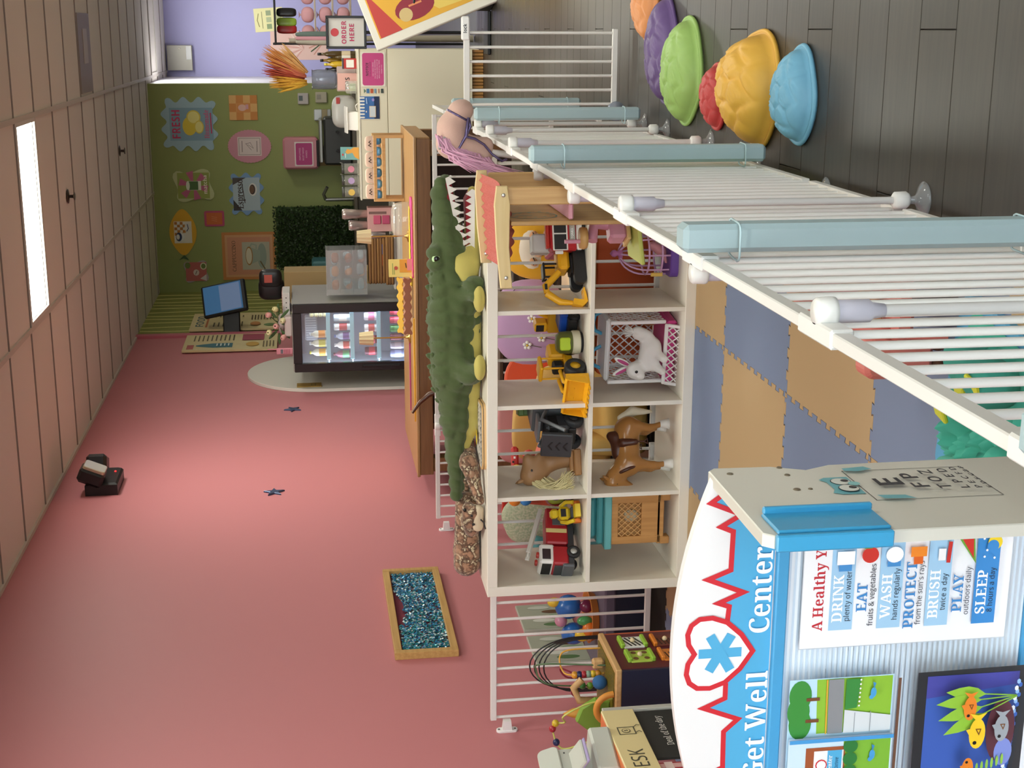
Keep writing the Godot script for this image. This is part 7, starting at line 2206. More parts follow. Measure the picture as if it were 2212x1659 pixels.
	# payment stand
	t = thing("payment_tablet", "white tablet stand seen from behind on the cream counter", "tablet stand", v3(1.372, cy, -6.32))
	obj("screen_edge", box(v3(0, 0.095, -0.02), v3(0.205, 0.012, 0.13), 0.003, Basis(Vector3.RIGHT, 0.12)), mat("ebe8e2", 0.35), t)
	obj("stand", extr(S(), P2([-0.07, 0, 0.07, 0, 0.075, 0.02, 0.07, 0.085, -0.065, 0.085, -0.072, 0.02]), 0.06, xf(v3(-0.01, 0, -0.03)), 0.005), mat("efece6", 0.35), t)
	obj("cable", tube(S(), [v3(0.07, 0.01, 0.0), v3(0.11, 0.02, 0.02), v3(0.13, 0.004, 0.03)], 0.004, 6), mat("e6e3dc", 0.4), t)
	t = thing("plastic_bag", "grey plastic carrier bag slumped behind the payment tablet", "bag", v3(1.42, cy, -6.62))
	obj("bag", cushion(0.26, 0.2, 0.16, 3.2), mat("a9a7a2", 0.35), t)
	obj("red_print", box(v3(0.09, 0.15, 0.075), v3(0.05, 0.03, 0.004), 0.001), mat("9a2f2c", 0.5), t)
	t = thing("flyer_stand", "teal flyer in a stand with an orange drawing", "flyer", v3(1.113, cy, -6.3), v3(-8, 0, 0))
	obj("sheet", box(v3(0, 0.074, 0), v3(0.1, 0.148, 0.006), 0.001), mat("6fa3a0", 0.5), t)
	P = Paint.new()
	P.poly(P2([-0.048, -0.072, 0.048, -0.072, 0.048, -0.03, 0.03, -0.005, 0.036, 0.02, 0.01, 0.035, -0.005, 0.02, 0.005, -0.02, -0.03, -0.04]), "d99a3a")
	P.oval(-0.01, 0.055, 0.009, 0.008, "b5443c")
	P.line([-0.035, 0.035, 0.0, 0.035], 0.005, "dce8e2")
	put_print(P, t, xf(v3(0, 0.074, 0.0035)))
	# clear jars with round labels
	for i in 3:
		var c: String = ["d98aa0", "b39ac4", "dcb85a"][i]
		t = thing("snack_jar", "clear lidded snack jar with a round %s label" % ["pink", "lilac", "yellow"][i], "jar", v3(0.985 - i * 0.092, cy, -6.4), Vector3.ZERO, "clear snack jars on the cream counter")
		obj("jar", lathe(S(), [[0, 0], [0.038, 0], [0.042, 0.008], [0.042, 0.115], [0.036, 0.125]]), mat("a8a8a0", 0.06, 0.0, {"a": 0.4}), t)
		obj("round_label", extr(S(), circ(0.026, 18), 0.002, xf(v3(0, 0.065, 0.0425))), mat(c, 0.6), t)
		obj("lid", lathe(S(), [[0, 0.14], [0.038, 0.14], [0.042, 0.13], [0.042, 0.12], [0, 0.12]]), mat("4a4a46", 0.35), t)
		if i < 2: obj("scoop", tube(S(), [v3(0.04, 0.13, 0.0), v3(0.05, 0.15, 0.01)], 0.004, 6), mat("9a9a94", 0.3, 0.5), t)
	t = thing("espresso_grinder", "dark grey coffee machine behind the snack jars", "coffee machine", v3(0.9, 0.9, -10.45))
	obj("body", box(v3(0, 0.15, 0), v3(0.5, 0.3, 0.32), 0.02), mat("3a3a38", 0.4, 0.4), t)
	obj("top_tray", box(v3(0, 0.33, 0), v3(0.46, 0.04, 0.3), 0.01), mat("8d8c86", 0.3, 0.6), t)
	for s in [-1, 1]: obj("portafilter", tube(S(), [v3(s * 0.1, 0.16, 0.15), v3(s * 0.1, 0.15, 0.26)], 0.016, 8), mat("1a1a1a", 0.4), t)
	t = thing("faucet", "chrome faucet arm beside the artificial hedge", "faucet", v3(0.28, 0.9, -10.3))
	obj("riser", cyl(S(), v3(0, 0, 0), v3(0, 0.3, 0), 0.02), mat("8d8f8c", 0.25, 0.8), t)
	obj("spout", tube(S(), [v3(0, 0.3, 0), v3(0.06, 0.32, 0.03), v3(0.14, 0.28, 0.06)], 0.018, 8), mat("8d8f8c", 0.25, 0.8), t)

	# ---- white cabinet between counter and fridge ----
	t = thing("white_cabinet", "low white cabinet between the cream counter and the drinks fridge", "cabinet", v3(0.385, 0, -6.5))
	obj("body", box(v3(0, 0.355, 0), v3(0.68, 0.71, 0.56), 0.003), mat("d2cdc0", 0.45), t)
	obj("top", box(v3(0, 0.718, 0), v3(0.7, 0.016, 0.58), 0.003), mat("dcd8cc", 0.4), t)
	obj("door", box(v3(0, 0.36, 0.284), v3(0.62, 0.64, 0.012), 0.002), mat("d2cdc0", 0.45), t)
	var wy := 0.727
	t = thing("pink_cup_box", "pink cup dispenser box with packets beside the cream counter", "box", v3(0.595, wy, -6.3))
	obj("box", box(v3(0, 0.1, 0), v3(0.19, 0.2, 0.12), 0.002), mat("c99a94", 0.6), t)
	obj("slot", box(v3(0.055, 0.12, 0.061), v3(0.02, 0.14, 0.002)), mat("7a5a54", 0.6), t)
	for i in 2: obj("candy_packet", box(v3(0.0, 0.055 + i * 0.07, 0.066), v3(0.07, 0.058, 0.012), 0.004), mat(["b8486a", "c2506e"][i], 0.35), t)
	for q in [[0.635, 0.2, 0.0], [0.545, 0.15, 0.02]]:
		t = thing("cup_stack", "stack of silver paper cups standing on the pink box, %s stack" % ["taller", "shorter"][0 if q[1] > 0.18 else 1], "cups", v3(q[0], wy + 0.2, -6.3), Vector3.ZERO, "silver cup stacks")
		obj("stack", lathe(S(), [[0, 0], [0.03, 0], [0.042, q[1] - 0.03], [0.044, q[1] - 0.02], [0.036, q[1]], [0, q[1]]]), mat("c4b4ae", 0.22, 0.6), t)
	t = thing("cup_stack", "stack of silver and cream cups beside the wicker basket", "cups", v3(0.47, wy + 0.06, -6.26), Vector3.ZERO, "silver cup stacks")
	obj("stack", lathe(S(), [[0, 0], [0.028, 0], [0.04, 0.2], [0, 0.2]]), mat("b5aaa6", 0.22, 0.6), t)
	t = thing("wicker_basket", "brown wicker basket holding candy bars on the white cabinet", "basket", v3(0.265, wy, -6.33))
	for i in 9: obj("weave_ring", tube(S(), func_rrpath(0.36, 0.2, 0.012 + i * 0.022, 0.003 * (i % 2)), 0.0125, 6, true), mat(["7a5530", "8d6638"][i % 2], 0.8), t)
	obj("weave_body", box(v3(0, 0.1, -0.02), v3(0.33, 0.18, 0.15), 0.01), mat("8d6638", 0.85), t)
	var low := thing("wicker_tray", "low woven tray in front of the wicker basket", "basket", v3(0.27, wy, -6.22))
	for i in 3: obj("weave_ring", tube(S(), func_rrpath(0.38, 0.05, 0.012 + i * 0.02, 0.0), 0.013, 6, true), mat(["8d6638", "7a5530"][i % 2], 0.8), low)
	for q in [[0.36, "4f66a8", "blue"], [0.27, "b8532c", "orange"], [0.18, "4a2422", "dark brown"]]:
		t = thing("candy_bar", "%s candy bar wrapper in the wicker basket" % q[2], "candy", v3(q[0], wy + 0.075, -6.225), v3(-15, 0, 0), "candy bars in the basket")
		obj("wrapper", box(v3(0, 0.045, 0), v3(0.085, 0.07, 0.014), 0.004), mat(q[1], 0.3), t)
	t = thing("snack_case", "clear acrylic case of wrapped cookies standing on the wicker basket", "display case", v3(0.175, wy + 0.215, -6.36))
	var ac := mat("d8dcdc", 0.05, 0.0, {"a": 0.16})
	for s in [-1, 1]: obj("acrylic_side", box(v3(s * 0.18, 0.16, 0), v3(0.005, 0.32, 0.24)), ac, t)
	obj("acrylic_front", box(v3(0, 0.16, 0.12), v3(0.355, 0.32, 0.005)), ac, t)
	obj("acrylic_lid", box(v3(0, 0.322, 0), v3(0.37, 0.006, 0.25)), ac, t)
	for y in [0.004, 0.11, 0.215]: obj("acrylic_shelf", box(v3(0, y, 0), v3(0.354, 0.005, 0.235)), ac, t)
	obj("back_board", box(v3(0, 0.16, -0.122), v3(0.36, 0.32, 0.004)), mat("7d7872", 0.5), t)
	for i in 9:
		var k := thing("wrapped_cookie", "foil wrapped %s in the acrylic snack case, %s shelf, spot %s" % [["pastry", "cookie", "cake bar"][i % 3], ["bottom", "middle", "top"][i / 3], ["one", "two", "three"][i % 3]], "snack", v3(0.06 + (i % 3) * 0.11, wy + 0.215 + 0.008 + (i / 3) * 0.106, -6.34), v3(0, i * 25, 0), "wrapped snacks in the acrylic case")
		obj("pastry", cushion(0.085, 0.06, 0.07, 2.6), mat(["9a5f30", "b07a44", "8a4f28"][i % 3], 0.6), k)
		obj("foil", cushion(0.095, 0.05 + 0.012 * (i % 2), 0.05, 3.4), mat("a9c4cf", 0.15, 0.7, {"bump": [0.3, 8.0, 1.0, 20.0]}), k).position = v3(0.01, 0.012, 0.02)
	fridge_and_top()

func func_rrpath(w: float, d: float, y: float, o: float) -> Array:
	var p := []
	for q in rr(w - o, d - o, 0.03, 3): p.append(v3(q.x, y, q.y))
	return p

func fridge_and_top() -> void:
	var x0 := -0.6
	var x1 := -0.05
	var H := 1.55
	var zf := -6.1
	var D := 0.85
	var xc := (x0 + x1) / 2
	var W := x1 - x0
	var t := thing("drinks_fridge", "upright glass door drinks fridge with a black frame and lit shelves", "fridge", v3(xc, 0, zf))
	var sil := mat("a9a7a0", 0.35, 0.2)
	obj("side_wall", box(v3(W / 2 - 0.015, H / 2, -D / 2 - 0.03), v3(0.03, H, D), 0.003), sil, t)
	obj("side_wall", box(v3(-W / 2 + 0.015, H / 2, -D / 2 - 0.03), v3(0.03, H, D), 0.003), sil, t)
	obj("roof", box(v3(0, H - 0.015, -D / 2 - 0.03), v3(W - 0.06, 0.03, D), 0.002), sil, t)
	obj("base", box(v3(0, 0.11, -D / 2 - 0.03), v3(W - 0.06, 0.22, D), 0.002), mat("2a2a2a", 0.5), t)
	obj("back_liner", box(v3(0, 0.87, -0.5), v3(W - 0.06, 1.3, 0.01)), mat("8b8f98", 0.5), t)
	for s in [-1, 1]: obj("inner_liner", box(v3(s * (W / 2 - 0.035), 0.87, -0.27), v3(0.006, 1.3, 0.45)), mat("d8dde2", 0.4), t)
	var fr := mat("17100f", 0.35)
	for s in [-1, 1]: obj("door_stile", box(v3(s * (W / 2 - 0.035), H / 2 + 0.1, -0.012), v3(0.07, H - 0.22, 0.045), 0.004), fr, t)
	obj("door_head", box(v3(0, H - 0.04, -0.012), v3(W - 0.14, 0.07, 0.045), 0.004), fr, t)
	obj("door_foot", box(v3(0, 0.26, -0.012), v3(W - 0.14, 0.08, 0.045), 0.004), fr, t)
	obj("door_glass", box(v3(0, 0.88, -0.02), v3(W - 0.14, 1.2, 0.006)), mat("e8f2f4", 0.02, 0.0, {"a": 0.07}), t)
	obj("hinge", box(v3(W / 2 - 0.02, H + 0.006, -0.01), v3(0.06, 0.012, 0.05), 0.003), mat("1a1a1a", 0.4), t)
	obj("door_handle", box(v3(-W / 2 + 0.04, 0.85, 0.018), v3(0.02, 0.3, 0.016), 0.004), mat("0f0d0d", 0.4), t)
	obj("fan_grille", box(v3(0.0, 1.4, -0.42), v3(0.2, 0.1, 0.12), 0.01), mat("dfe4ea", 0.45), t)
	for i in 9: obj("grille_slot", box(v3(-0.08 + i * 0.02, 1.4, -0.359), v3(0.008, 0.085, 0.002)), mat("aab2bd", 0.5), t)
	# strip lamps up both sides of the door opening
	for s in [-1, 1]:
		var lm := obj("strip_lamp", box(v3(s * (W / 2 - 0.05), 0.9, -0.05), v3(0.012, 1.1, 0.012)), mat("ffffff", 0.5, 0.0, {"e": "dbeaff", "ee": 3.0}), t)
		var l := AreaLight3D.new()
		l.name = "light"
		t.add_child(l, true)
		l.position = v3(s * (W / 2 - 0.06), 0.9, -0.062)
		l.rotation_degrees = v3(0, s * 35, 0)
		l.area_size = Vector2(0.02, 1.05)
		l.light_color = Color("dceaff")
		l.light_energy = 0.22
		l.shadow_enabled = true
	var ys := [1.275, 1.085, 0.872, 0.655]
	for y in ys:
		obj("wire_shelf", box(v3(0, y - 0.012, -0.27), v3(W - 0.075, 0.008, 0.4)), mat("c8d0d6", 0.4), t)
		obj("shelf_strip", box(v3(0, y - 0.01, -0.062), v3(W - 0.165, 0.032, 0.006), 0.001), mat("a9dbe6", 0.35), t)
	var z := zf - 0.13
	var g := "drinks in the fridge"
	for i in 3: drink(v3(-0.47 + i * 0.075, ys[0] - 0.007, z), 0.03, 0.15, "dcdcc8", ["d8d23a", "dfe6ea", "dfe6ea"][i], ["d9a03a", "c9c04a", "d68a2a"][i], "clear lemonade bottle on the fridge's top shelf, %s cap" % ["yellow", "first white", "second white"][i], g)
	for i in 4: drink(v3(-0.16, ys[0] - 0.007 + i * 0.036, z - 0.06), 0.032, 0.035, "d9d6b0", "d9d6b0", "c9c38a", "pale yogurt tub stacked on the fridge's top shelf, level %s" % ["one", "two", "three", "four"][i], "yogurt tubs in the fridge", true)
	for i in 5: drink(v3(-0.49 + i * 0.075, ys[1] - 0.007, z), 0.03, 0.14 if i != 0 else 0.15, ["7a4a58", "ece6e2", "b9c4d6", "dfe2e0", "b9c6c9"][i], ["5a2a30", "e8e4e0", "6a7ab0", "d8dce0", "cfd6d8"][i], ["4f8a5a", "c9564a", "6a4a8a", "b03a3a", "d9dcd0"][i], "%s drink on the fridge's second shelf" % ["pink berry", "white milk", "blue juice", "red and white juice", "silver pouch"][i], g, i >= 3)
	for i in 4: drink(v3(-0.47 + i * 0.095, ys[2] - 0.007, z), 0.034, 0.11, ["4a1f2c", "7a2430", "e2dedc", "d8d4d6"][i], "d8d8d8", ["a82a34", "c23a3a", "b8443a", "c46a8a"][i], "%s carton on the fridge's third shelf" % ["dark cherry", "red berry", "white strawberry", "white and pink"][i], g, true)
	for i in 6: drink(v3(-0.5 + i * 0.07, ys[3] - 0.007, z), 0.03, 0.12, ["8a90b8", "a49aa8", "7a3a48", "4a8a4a", "b0344a", "9a2a3c"][i], "d8d8d8", ["aab4dc", "c4b0b8", "94505a", "6aa860", "cf5a6a", "b84a58"][i], "%s soda can on the fridge's lower shelf" % ["blue silver", "grey silver", "plum", "green", "pink red", "dark red"][i], "soda cans in the fridge", true)
	# ---- on top of the fridge ----
	var fy := H
	t = thing("lace_box", "white box with scalloped pink lace edge on top of the fridge", "box", v3(-0.12, fy + 0.012, -6.5), v3(0, 0, 0))
	obj("box", box(v3(0, 0.03, 0), v3(0.24, 0.06, 0.3), 0.003), mat("c9c4c0", 0.6), t)
	obj("lace_edge", extr(S(), scallop(0.24, 0.3, 9, 11, 0.014), 0.004, Transform3D(Basis(Vector3.RIGHT, -PI / 2), v3(0, 0.06, 0))), mat("b98a84", 0.7), t)
	for i in 5: obj("dot", ell(S(), v3(-0.08 + i * 0.04, 0.03, 0.151), v3(0.005, 0.005, 0.002)), mat("4a4644", 0.6), t)
	t = thing("tulip_bouquet", "bouquet of pink and cream tulips lying on the fridge front", "flowers", v3(-0.24, fy + 0.085, -6.3))
	var tc := ["d98f88", "e0d39a", "dba09a", "e3d8a8"]
	for i in 11:
		var a := TAU * i / 11 * 1.0
		var c := v3(-0.1 + (i % 6) * 0.045, 0.005 + 0.055 * ((i * 5) % 3) - 0.02, 0.05 + 0.02 * sin(a * 2))
		var fl := obj("tulip", lathe(S(), [[0, -0.022], [0.016, -0.016], [0.0225, 0.0], [0.02, 0.018], [0.012, 0.028], [0.008, 0.02]], c, Basis(Vector3.RIGHT, 0.8 + 0.3 * sin(i)) * Basis(Vector3.BACK, 0.4 * cos(i * 2.0)), 10), mat(tc[i % 4], 0.6), t)
		obj("stem", tube(S(), [c, c.lerp(v3(-0.02, 0.02, -0.06), 0.6), v3(-0.02 + 0.01 * cos(a), 0.02, -0.12)], 0.003, 5), mat("4a6a35", 0.7), fl)
	for i in 8:
		var a := TAU * i / 8
		obj("leaf", ell(S(), v3(0.12 * cos(a), 0.02 + 0.07 * sin(a), 0.02), v3(0.05, 0.012, 0.005), Basis(Vector3.BACK, a)), mat("3f5a30", 0.7), t)
	obj("wrap", cushion(0.16, 0.06, 0.14, 2.5), mat("c9b8b4", 0.6), t).position = v3(-0.02, -0.03, -0.1)
	obj("rest", box(v3(-0.02, -0.055, -0.02), v3(0.16, 0.06, 0.14), 0.01), mat("c9b8b4", 0.6), t)
	t = thing("toy_brick_phone", "pink brick phone with keypad standing on the fridge corner", "toy phone", v3(-0.445, fy, -6.2))
	obj("body", box(v3(0, 0.065, 0), v3(0.05, 0.13, 0.03), 0.006), mat("d68a98", 0.4), t)
	obj("screen", box(v3(0, 0.088, 0.0155), v3(0.034, 0.02, 0.002)), mat("6a6a74", 0.3), t)
	for r in 4:
		for c in 3: obj("key", box(v3(-0.012 + c * 0.012, 0.066 - r * 0.013, 0.0155), v3(0.007, 0.007, 0.002)), mat("9a4a5c", 0.5), t)
	obj("antenna", cyl(S(), v3(0.015, 0.13, 0), v3(0.015, 0.2, 0), 0.005), mat("c97a8a", 0.4), t)
	# back counter items
	t = thing("back_counter", "dark back counter along the green wall", "counter", v3(0.35, 0, -10.42))
	obj("body", box(v3(0, 0.43, 0), v3(2.2, 0.86, 0.6), 0.004), mat("4a443a", 0.5), t)
	obj("top", box(v3(0, 0.88, 0), v3(2.24, 0.04, 0.64), 0.006), mat("5d564a", 0.35), t)
	t = thing("hedge_panel", "dark artificial boxwood hedge panel on the back counter", "hedge", v3(-0.15, 0.9, -10.45))
	obj("backing", box(v3(0, 0.42, -0.05), v3(0.66, 0.84, 0.06)), mat("324a20", 0.9), t)
	var sets := [S(), S(), S()]
	for i in 3600:
		var c := v3((rng.randf() - 0.5) * 0.7, rng.randf() * 0.87, 0.01 + 0.06 * rng.randf())
		var u := v3(rng.randf() - 0.5, rng.randf() - 0.5, rng.randf() - 0.5).normalized() * 0.016
		var w := u.cross(v3(rng.randf() - 0.5, rng.randf() - 0.5, rng.randf())).normalized() * 0.01
		quad(sets[i % 3], c - u, c + w, c + u, c - w)
	for k in 3: obj("leaves", sets[k], mat(["1c2a12", "263818", "324a20"][k], 0.6), t).set_meta("kind", "stuff")
	t = thing("ice_maker", "teal countertop ice maker with a chrome handle", "ice maker", v3(-0.46, 0.9, -9.95))
	obj("body", box(v3(0, 0.3, 0), v3(0.3, 0.34, 0.32), 0.02), mat("4a7a7e", 0.35), t)
	obj("stand", box(v3(0, 0.065, 0), v3(0.26, 0.13, 0.28), 0.01), mat("3a3a38", 0.5), t)
	obj("handle", tube(S(), [v3(-0.08, 0.46, 0.1), v3(-0.07, 0.52, 0.1), v3(0.07, 0.52, 0.1), v3(0.08, 0.46, 0.1)], 0.012, 8), mat("b5b5b0", 0.2, 0.8), t)
	t = thing("coffee_bags", "black coffee bags with a coral label on top of a paper box", "coffee bag", v3(-0.17, 1.62, -7.5))
	obj("bag", cushion(0.2, 0.23, 0.1, 3.5), mat("151416", 0.3), t)
	obj("bag", cushion(0.16, 0.2, 0.08, 3.5), mat("1d1a1c", 0.3), t).position = v3(0.1, 0.02, 0.03)
	obj("coral_label", box(v3(0.1, 0.14, 0.072), v3(0.07, 0.07, 0.004), 0.001), mat("c4584a", 0.5), t)
	t = thing("tall_carton", "tall kraft carton stack behind the fridge", "carton", v3(-0.17, 0, -7.5))
	obj("carton", box(v3(0, 0.81, 0), v3(0.34, 1.62, 0.3), 0.004), mat("a68a5c", 0.7), t)

func build_back_wall() -> void:
	var Z := GZ + 0.001
	# FRESH lemonade
	var t := thing("wall_poster", "large pale blue wavy poster reading FRESH Homemade with lemons", "poster", v3(1.06, 2.628, Z), Vector3.ZERO, "posters on the green wall")
	obj("wavy_board", extr(S(), scallop(0.58, 0.6, 3, 3, 0.06), 0.008), mat("9db9c4", 0.6), t)
	var P := Paint.new()
	P.rect(0, -0.02, 0.35, 0.46, "7f9fb0")
	P.text("FRESH", 0, 0.1, 0.085, "c2325c", 0, "Droid Sans", 800, 0.3)
	P.oval(-0.02, 0.0, 0.1, 0.075, "d9c13a")
	P.oval(0.075, -0.045, 0.075, 0.075, "d6c04a")
	P.oval(0.075, -0.045, 0.062, 0.062, "e6dc86")
	P.oval(-0.03, -0.1, 0.07, 0.05, "d6c04a")
	P.oval(-0.03, -0.1, 0.058, 0.04, "e6dc86")
	P.text("Homemade", 0, -0.205, 0.05, "cf5a80", 0, "Droid Serif", 700, 0.3)
	P.line([-0.1, -0.23, 0.12, -0.225], 0.012, "c2325c")
	put_print(P, t, xf(v3(0, 0, 0.008)))
	t = thing("wall_poster", "small orange checkered poster with a pink drink", "poster", v3(1.233, 2.05, Z), Vector3.ZERO, "posters on the green wall")
	obj("board", box(v3(0, 0, 0.004), v3(0.265, 0.3, 0.008)), mat("c9843f", 0.6), t)
	P = Paint.new()
	for i in 4:
		for k in 3:
			if (i + k) % 2 == 0: P.rect(-0.0885 + k * 0.0885, 0.112 - i * 0.075, 0.087, 0.073, "d9a866")
	P.rect(0, 0, 0.1, 0.14, "d08a48")
	P.oval(0.0, 0.01, 0.035, 0.045, "dcb0a0")
	P.rect(0.01, -0.04, 0.05, 0.03, "cf9aa0")
	put_print(P, t, xf(v3(0, 0, 0.008)))
	t = thing("wall_poster", "pink scalloped oval poster with a framed white print", "poster", v3(0.818, 2.0, Z), Vector3.ZERO, "posters on the green wall")
	var ov := PackedVector2Array()
	for i in 120:
		var a := TAU * i / 120
		var r := 1.0 + 0.022 * sin(a * 40)
		ov.append(Vector2(0.178 * r * cos(a), 0.232 * r * sin(a)))
	obj("oval_board", extr(S(), ov, 0.008), mat("c98a98", 0.6), t)
	P = Paint.new()
	P.rect(0, 0, 0.205, 0.255, "d9c9c4")
	P.line([-0.088, -0.113, 0.088, -0.113, 0.088, 0.113, -0.088, 0.113], 0.004, "7a6a66", true)
	P.line([-0.04, -0.02, 0.03, 0.04, 0.04, -0.01, -0.02, -0.04, 0.02, 0.02], 0.004, "6a5a56")
	P.rect(0, -0.08, 0.12, 0.008, "8a7a76")
	P.rect(0, 0.08, 0.12, 0.008, "8a7a76")
	put_print(P, t, xf(v3(0, 0, 0.008)))
	t = thing("wall_poster", "pale green ornate poster of a matcha cup on pink rays", "poster", v3(0.4, 2.62, Z), Vector3.ZERO, "posters on the green wall")
	var br := PackedVector2Array()
	for q in scallop(0.36, 0.44, 1, 1, 0.05): br.append(q)
	obj("ornate_board", extr(S(), br, 0.008), mat("b8bd8a", 0.6), t)
	P = Paint.new()
	P.rect(0, 0, 0.28, 0.34, "8f9a4a")
	for i in 6:
		var a := TAU * i / 6
		P.poly(PackedVector2Array([Vector2.ZERO, Vector2(0.16 * cos(a), 0.16 * sin(a)), Vector2(0.16 * cos(a + 0.5), 0.16 * sin(a + 0.5))]), "b8607c")
	P.rect(0, -0.01, 0.1, 0.14, "dfe0d0")
	P.rect(0, 0.0, 0.094, 0.1, "4a6a3a")
	P.oval(0.0, 0.06, 0.05, 0.02, "d8dcc8")
	P.text("matcha", 0.01, -0.145, 0.04, "e6e0c8", 0, "Droid Sans", 700, 0.2)
	put_print(P, t, xf(v3(0, 0, 0.008)))
	t = thing("wall_poster", "sky blue wavy poster reading Espresso with a cup", "poster", v3(0.3, 2.055, Z), Vector3.ZERO, "posters on the green wall")
	obj("wavy_board", extr(S(), scallop(0.47, 0.38, 3, 2, 0.05), 0.008), mat("7a9cc4", 0.6), t)
	P = Paint.new()
	P.rect(0, 0, 0.36, 0.29, "a9b9c0")
	P.poly(P2([-0.18, 0.145, -0.06, 0.145, -0.18, 0.05]), "3a3634")
	P.poly(P2([0.18, 0.145, 0.1, 0.145, 0.18, 0.0]), "4a4442")
	P.text("Espresso", 0.0, 0.035, 0.07, "3a2624", 0, "Droid Serif", 700, 0.32)
	P.line([-0.1, 0.02, 0.12, 0.045], 0.008, "3a2624")
	P.oval(0.05, -0.07, 0.07, 0.045, "d8d6d0")
	P.oval(0.05, -0.065, 0.055, 0.032, "3a2a24")
	P.oval(0.05, -0.06, 0.045, 0.024, "6a4a34")
	put_print(P, t, xf(v3(0, 0, 0.008)))
	t = thing("wall_poster", "yellow lemon shaped poster with a navy cup on checks", "poster", v3(-0.11, 2.76, Z), Vector3.ZERO, "posters on the green wall")
	var lem := PackedVector2Array()
	for i in 40:
		var a := TAU * i / 40
		lem.append(Vector2(0.21 * cos(a) + 0.045 * pow(cos(a), 7), 0.146 * sin(a)))
	obj("lemon_board", extr(S(), lem, 0.008), mat("d8a52a", 0.6), t)
	obj("leaf", extr(S(), P2([-0.25, 0.0, -0.31, 0.06, -0.29, 0.01, -0.31, -0.05]), 0.006), mat("3f5a3a", 0.7), t)
	P = Paint.new()
	P.rect(0.0, 0, 0.24, 0.19, "dcd6c8")
	for i in 4:
		for k in 5:
			if (i + k) % 2 == 0: P.rect(0.1 - k * 0.03, 0.075 - i * 0.03, 0.03, 0.03, "b8772f")
	P.oval(-0.05, 0.03, 0.05, 0.045, "dfe0dc")
	P.oval(-0.05, 0.045, 0.048, 0.032, "2a3354")
	P.oval(-0.05, 0.055, 0.03, 0.018, "d6d2c6")
	P.oval(0.05, -0.05, 0.055, 0.03, "d6d2c6")
	P.line([0.01, -0.04, 0.04, -0.06, 0.09, -0.05], 0.008, "2a3354")
	put_print(P, t, xf(v3(0, 0, 0.008)))
	t = thing("wall_poster", "small magenta and orange poster beside the lemon one", "poster", v3(0.035, 2.415, Z), Vector3.ZERO, "posters on the green wall")
	obj("board", extr(S(), rr(0.17, 0.215, 0.02), 0.006), mat("b84a6a", 0.6), t)
	P = Paint.new()
	P.rect(0, 0, 0.13, 0.17, "c9672f")
	for i in 3: P.line([-0.03 + i * 0.02, -0.03, -0.015 + i * 0.02, 0.03], 0.005, "d98a5a")
	put_print(P, t, xf(v3(0, 0, 0.006)))
	t = thing("wall_poster", "large peach CAPPUCCINO poster with an orange border", "poster", v3(-0.385, 2.055, Z), Vector3.ZERO, "posters on the green wall")
	obj("board", box(v3(0, 0, 0.005), v3(0.53, 0.585, 0.01)), mat("c47f45", 0.6), t)
	P = Paint.new()
	P.rect(0, 0, 0.47, 0.52, "cf9a6c")
	P.rect(0, 0, 0.42, 0.47, "c98a68")
	P.text("CAPPUCCINO", 0, 0.145, 0.04, "4a3828", 0, "Droid Serif", 400, 0.34)
	P.rect(0, -0.075, 0.31, 0.3, "b5b09a")
	P.oval(0.0, -0.14, 0.14, 0.05, "8f9a8c")
	P.poly(P2([-0.1, 0.0, 0.1, 0.0, 0.06, -0.12, -0.05, -0.12]), "9aa392")
	P.oval(0.0, 0.0, 0.105, 0.04, "a5763f")
	P.oval(0.0, 0.002, 0.09, 0.032, "d6cbb0")
	P.line([0.1, -0.01, 0.135, -0.03, 0.12, -0.08, 0.075, -0.08], 0.014, "9aa392")
	P.line([-0.06, -0.12, -0.15, -0.17], 0.014, "6a5a3a")
	put_print(P, t, xf(v3(0, 0, 0.01)))
	t = thing("wall_poster", "small white ornate poster of matcha bowls on coral", "poster", v3(-0.55, 2.64, Z), Vector3.ZERO, "posters on the green wall")
	obj("ornate_board", extr(S(), scallop(0.25, 0.27, 1, 1, 0.03), 0.006), mat("a59a98", 0.6), t)
	P = Paint.new()
	P.rect(0, 0, 0.21, 0.225, "b8625a")
	P.oval(0.07, 0.09, 0.035, 0.03, "6a7a3a")
	P.oval(0.06, -0.08, 0.04, 0.035, "d6cfae")
	P.oval(0.06, -0.08, 0.028, 0.024, "6a7a3a")
	P.oval(-0.01, -0.0, 0.035, 0.032, "dcc9bc")
	P.line([-0.03, 0.01, 0.01, -0.01], 0.006, "4a2a22")
	P.poly(P2([-0.105, -0.11, -0.03, -0.11, -0.08, -0.04]), "cfc6c0")
	put_print(P, t, xf(v3(0, 0, 0.006)))
	# pink dispenser with a brown towel
	t = thing("towel_dispenser", "pink wall towel dispenser with a brown paper sheet hanging out", "dispenser", v3(0.752, 1.45, Z))
	obj("case", extr(S(), rr(0.34, 0.38, 0.04), 0.2, xf(Vector3.ZERO), 0.02), mat("c4808a", 0.4), t)
	obj("mouth", box(v3(0, -0.185, 0.13), v3(0.28, 0.03, 0.15), 0.004), mat("1c1516", 0.6), t)
	obj("white_label", box(v3(-0.005, -0.035, 0.202), v3(0.26, 0.2, 0.003)), mat("dcd0cc", 0.5), t)
	P = Paint.new()
	P.poly(rr(0.235, 0.175, 0.015), "b03a78")
	P.text("EMPLOYEES", 0, 0.035, 0.018, "e6b8cc", 0)
	P.text("MUST WASH", 0, 0.0, 0.018, "e6b8cc", 0)
	P.text("HANDS", 0, -0.035, 0.018, "e6b8cc", 0)
	put_print(P, t, xf(v3(-0.005, -0.035, 0.2037)))
	obj("paper_sheet", box(v3(-0.03, -0.36, 0.14), v3(0.22, 0.36, 0.003)), mat("8a744c", 0.8), t)
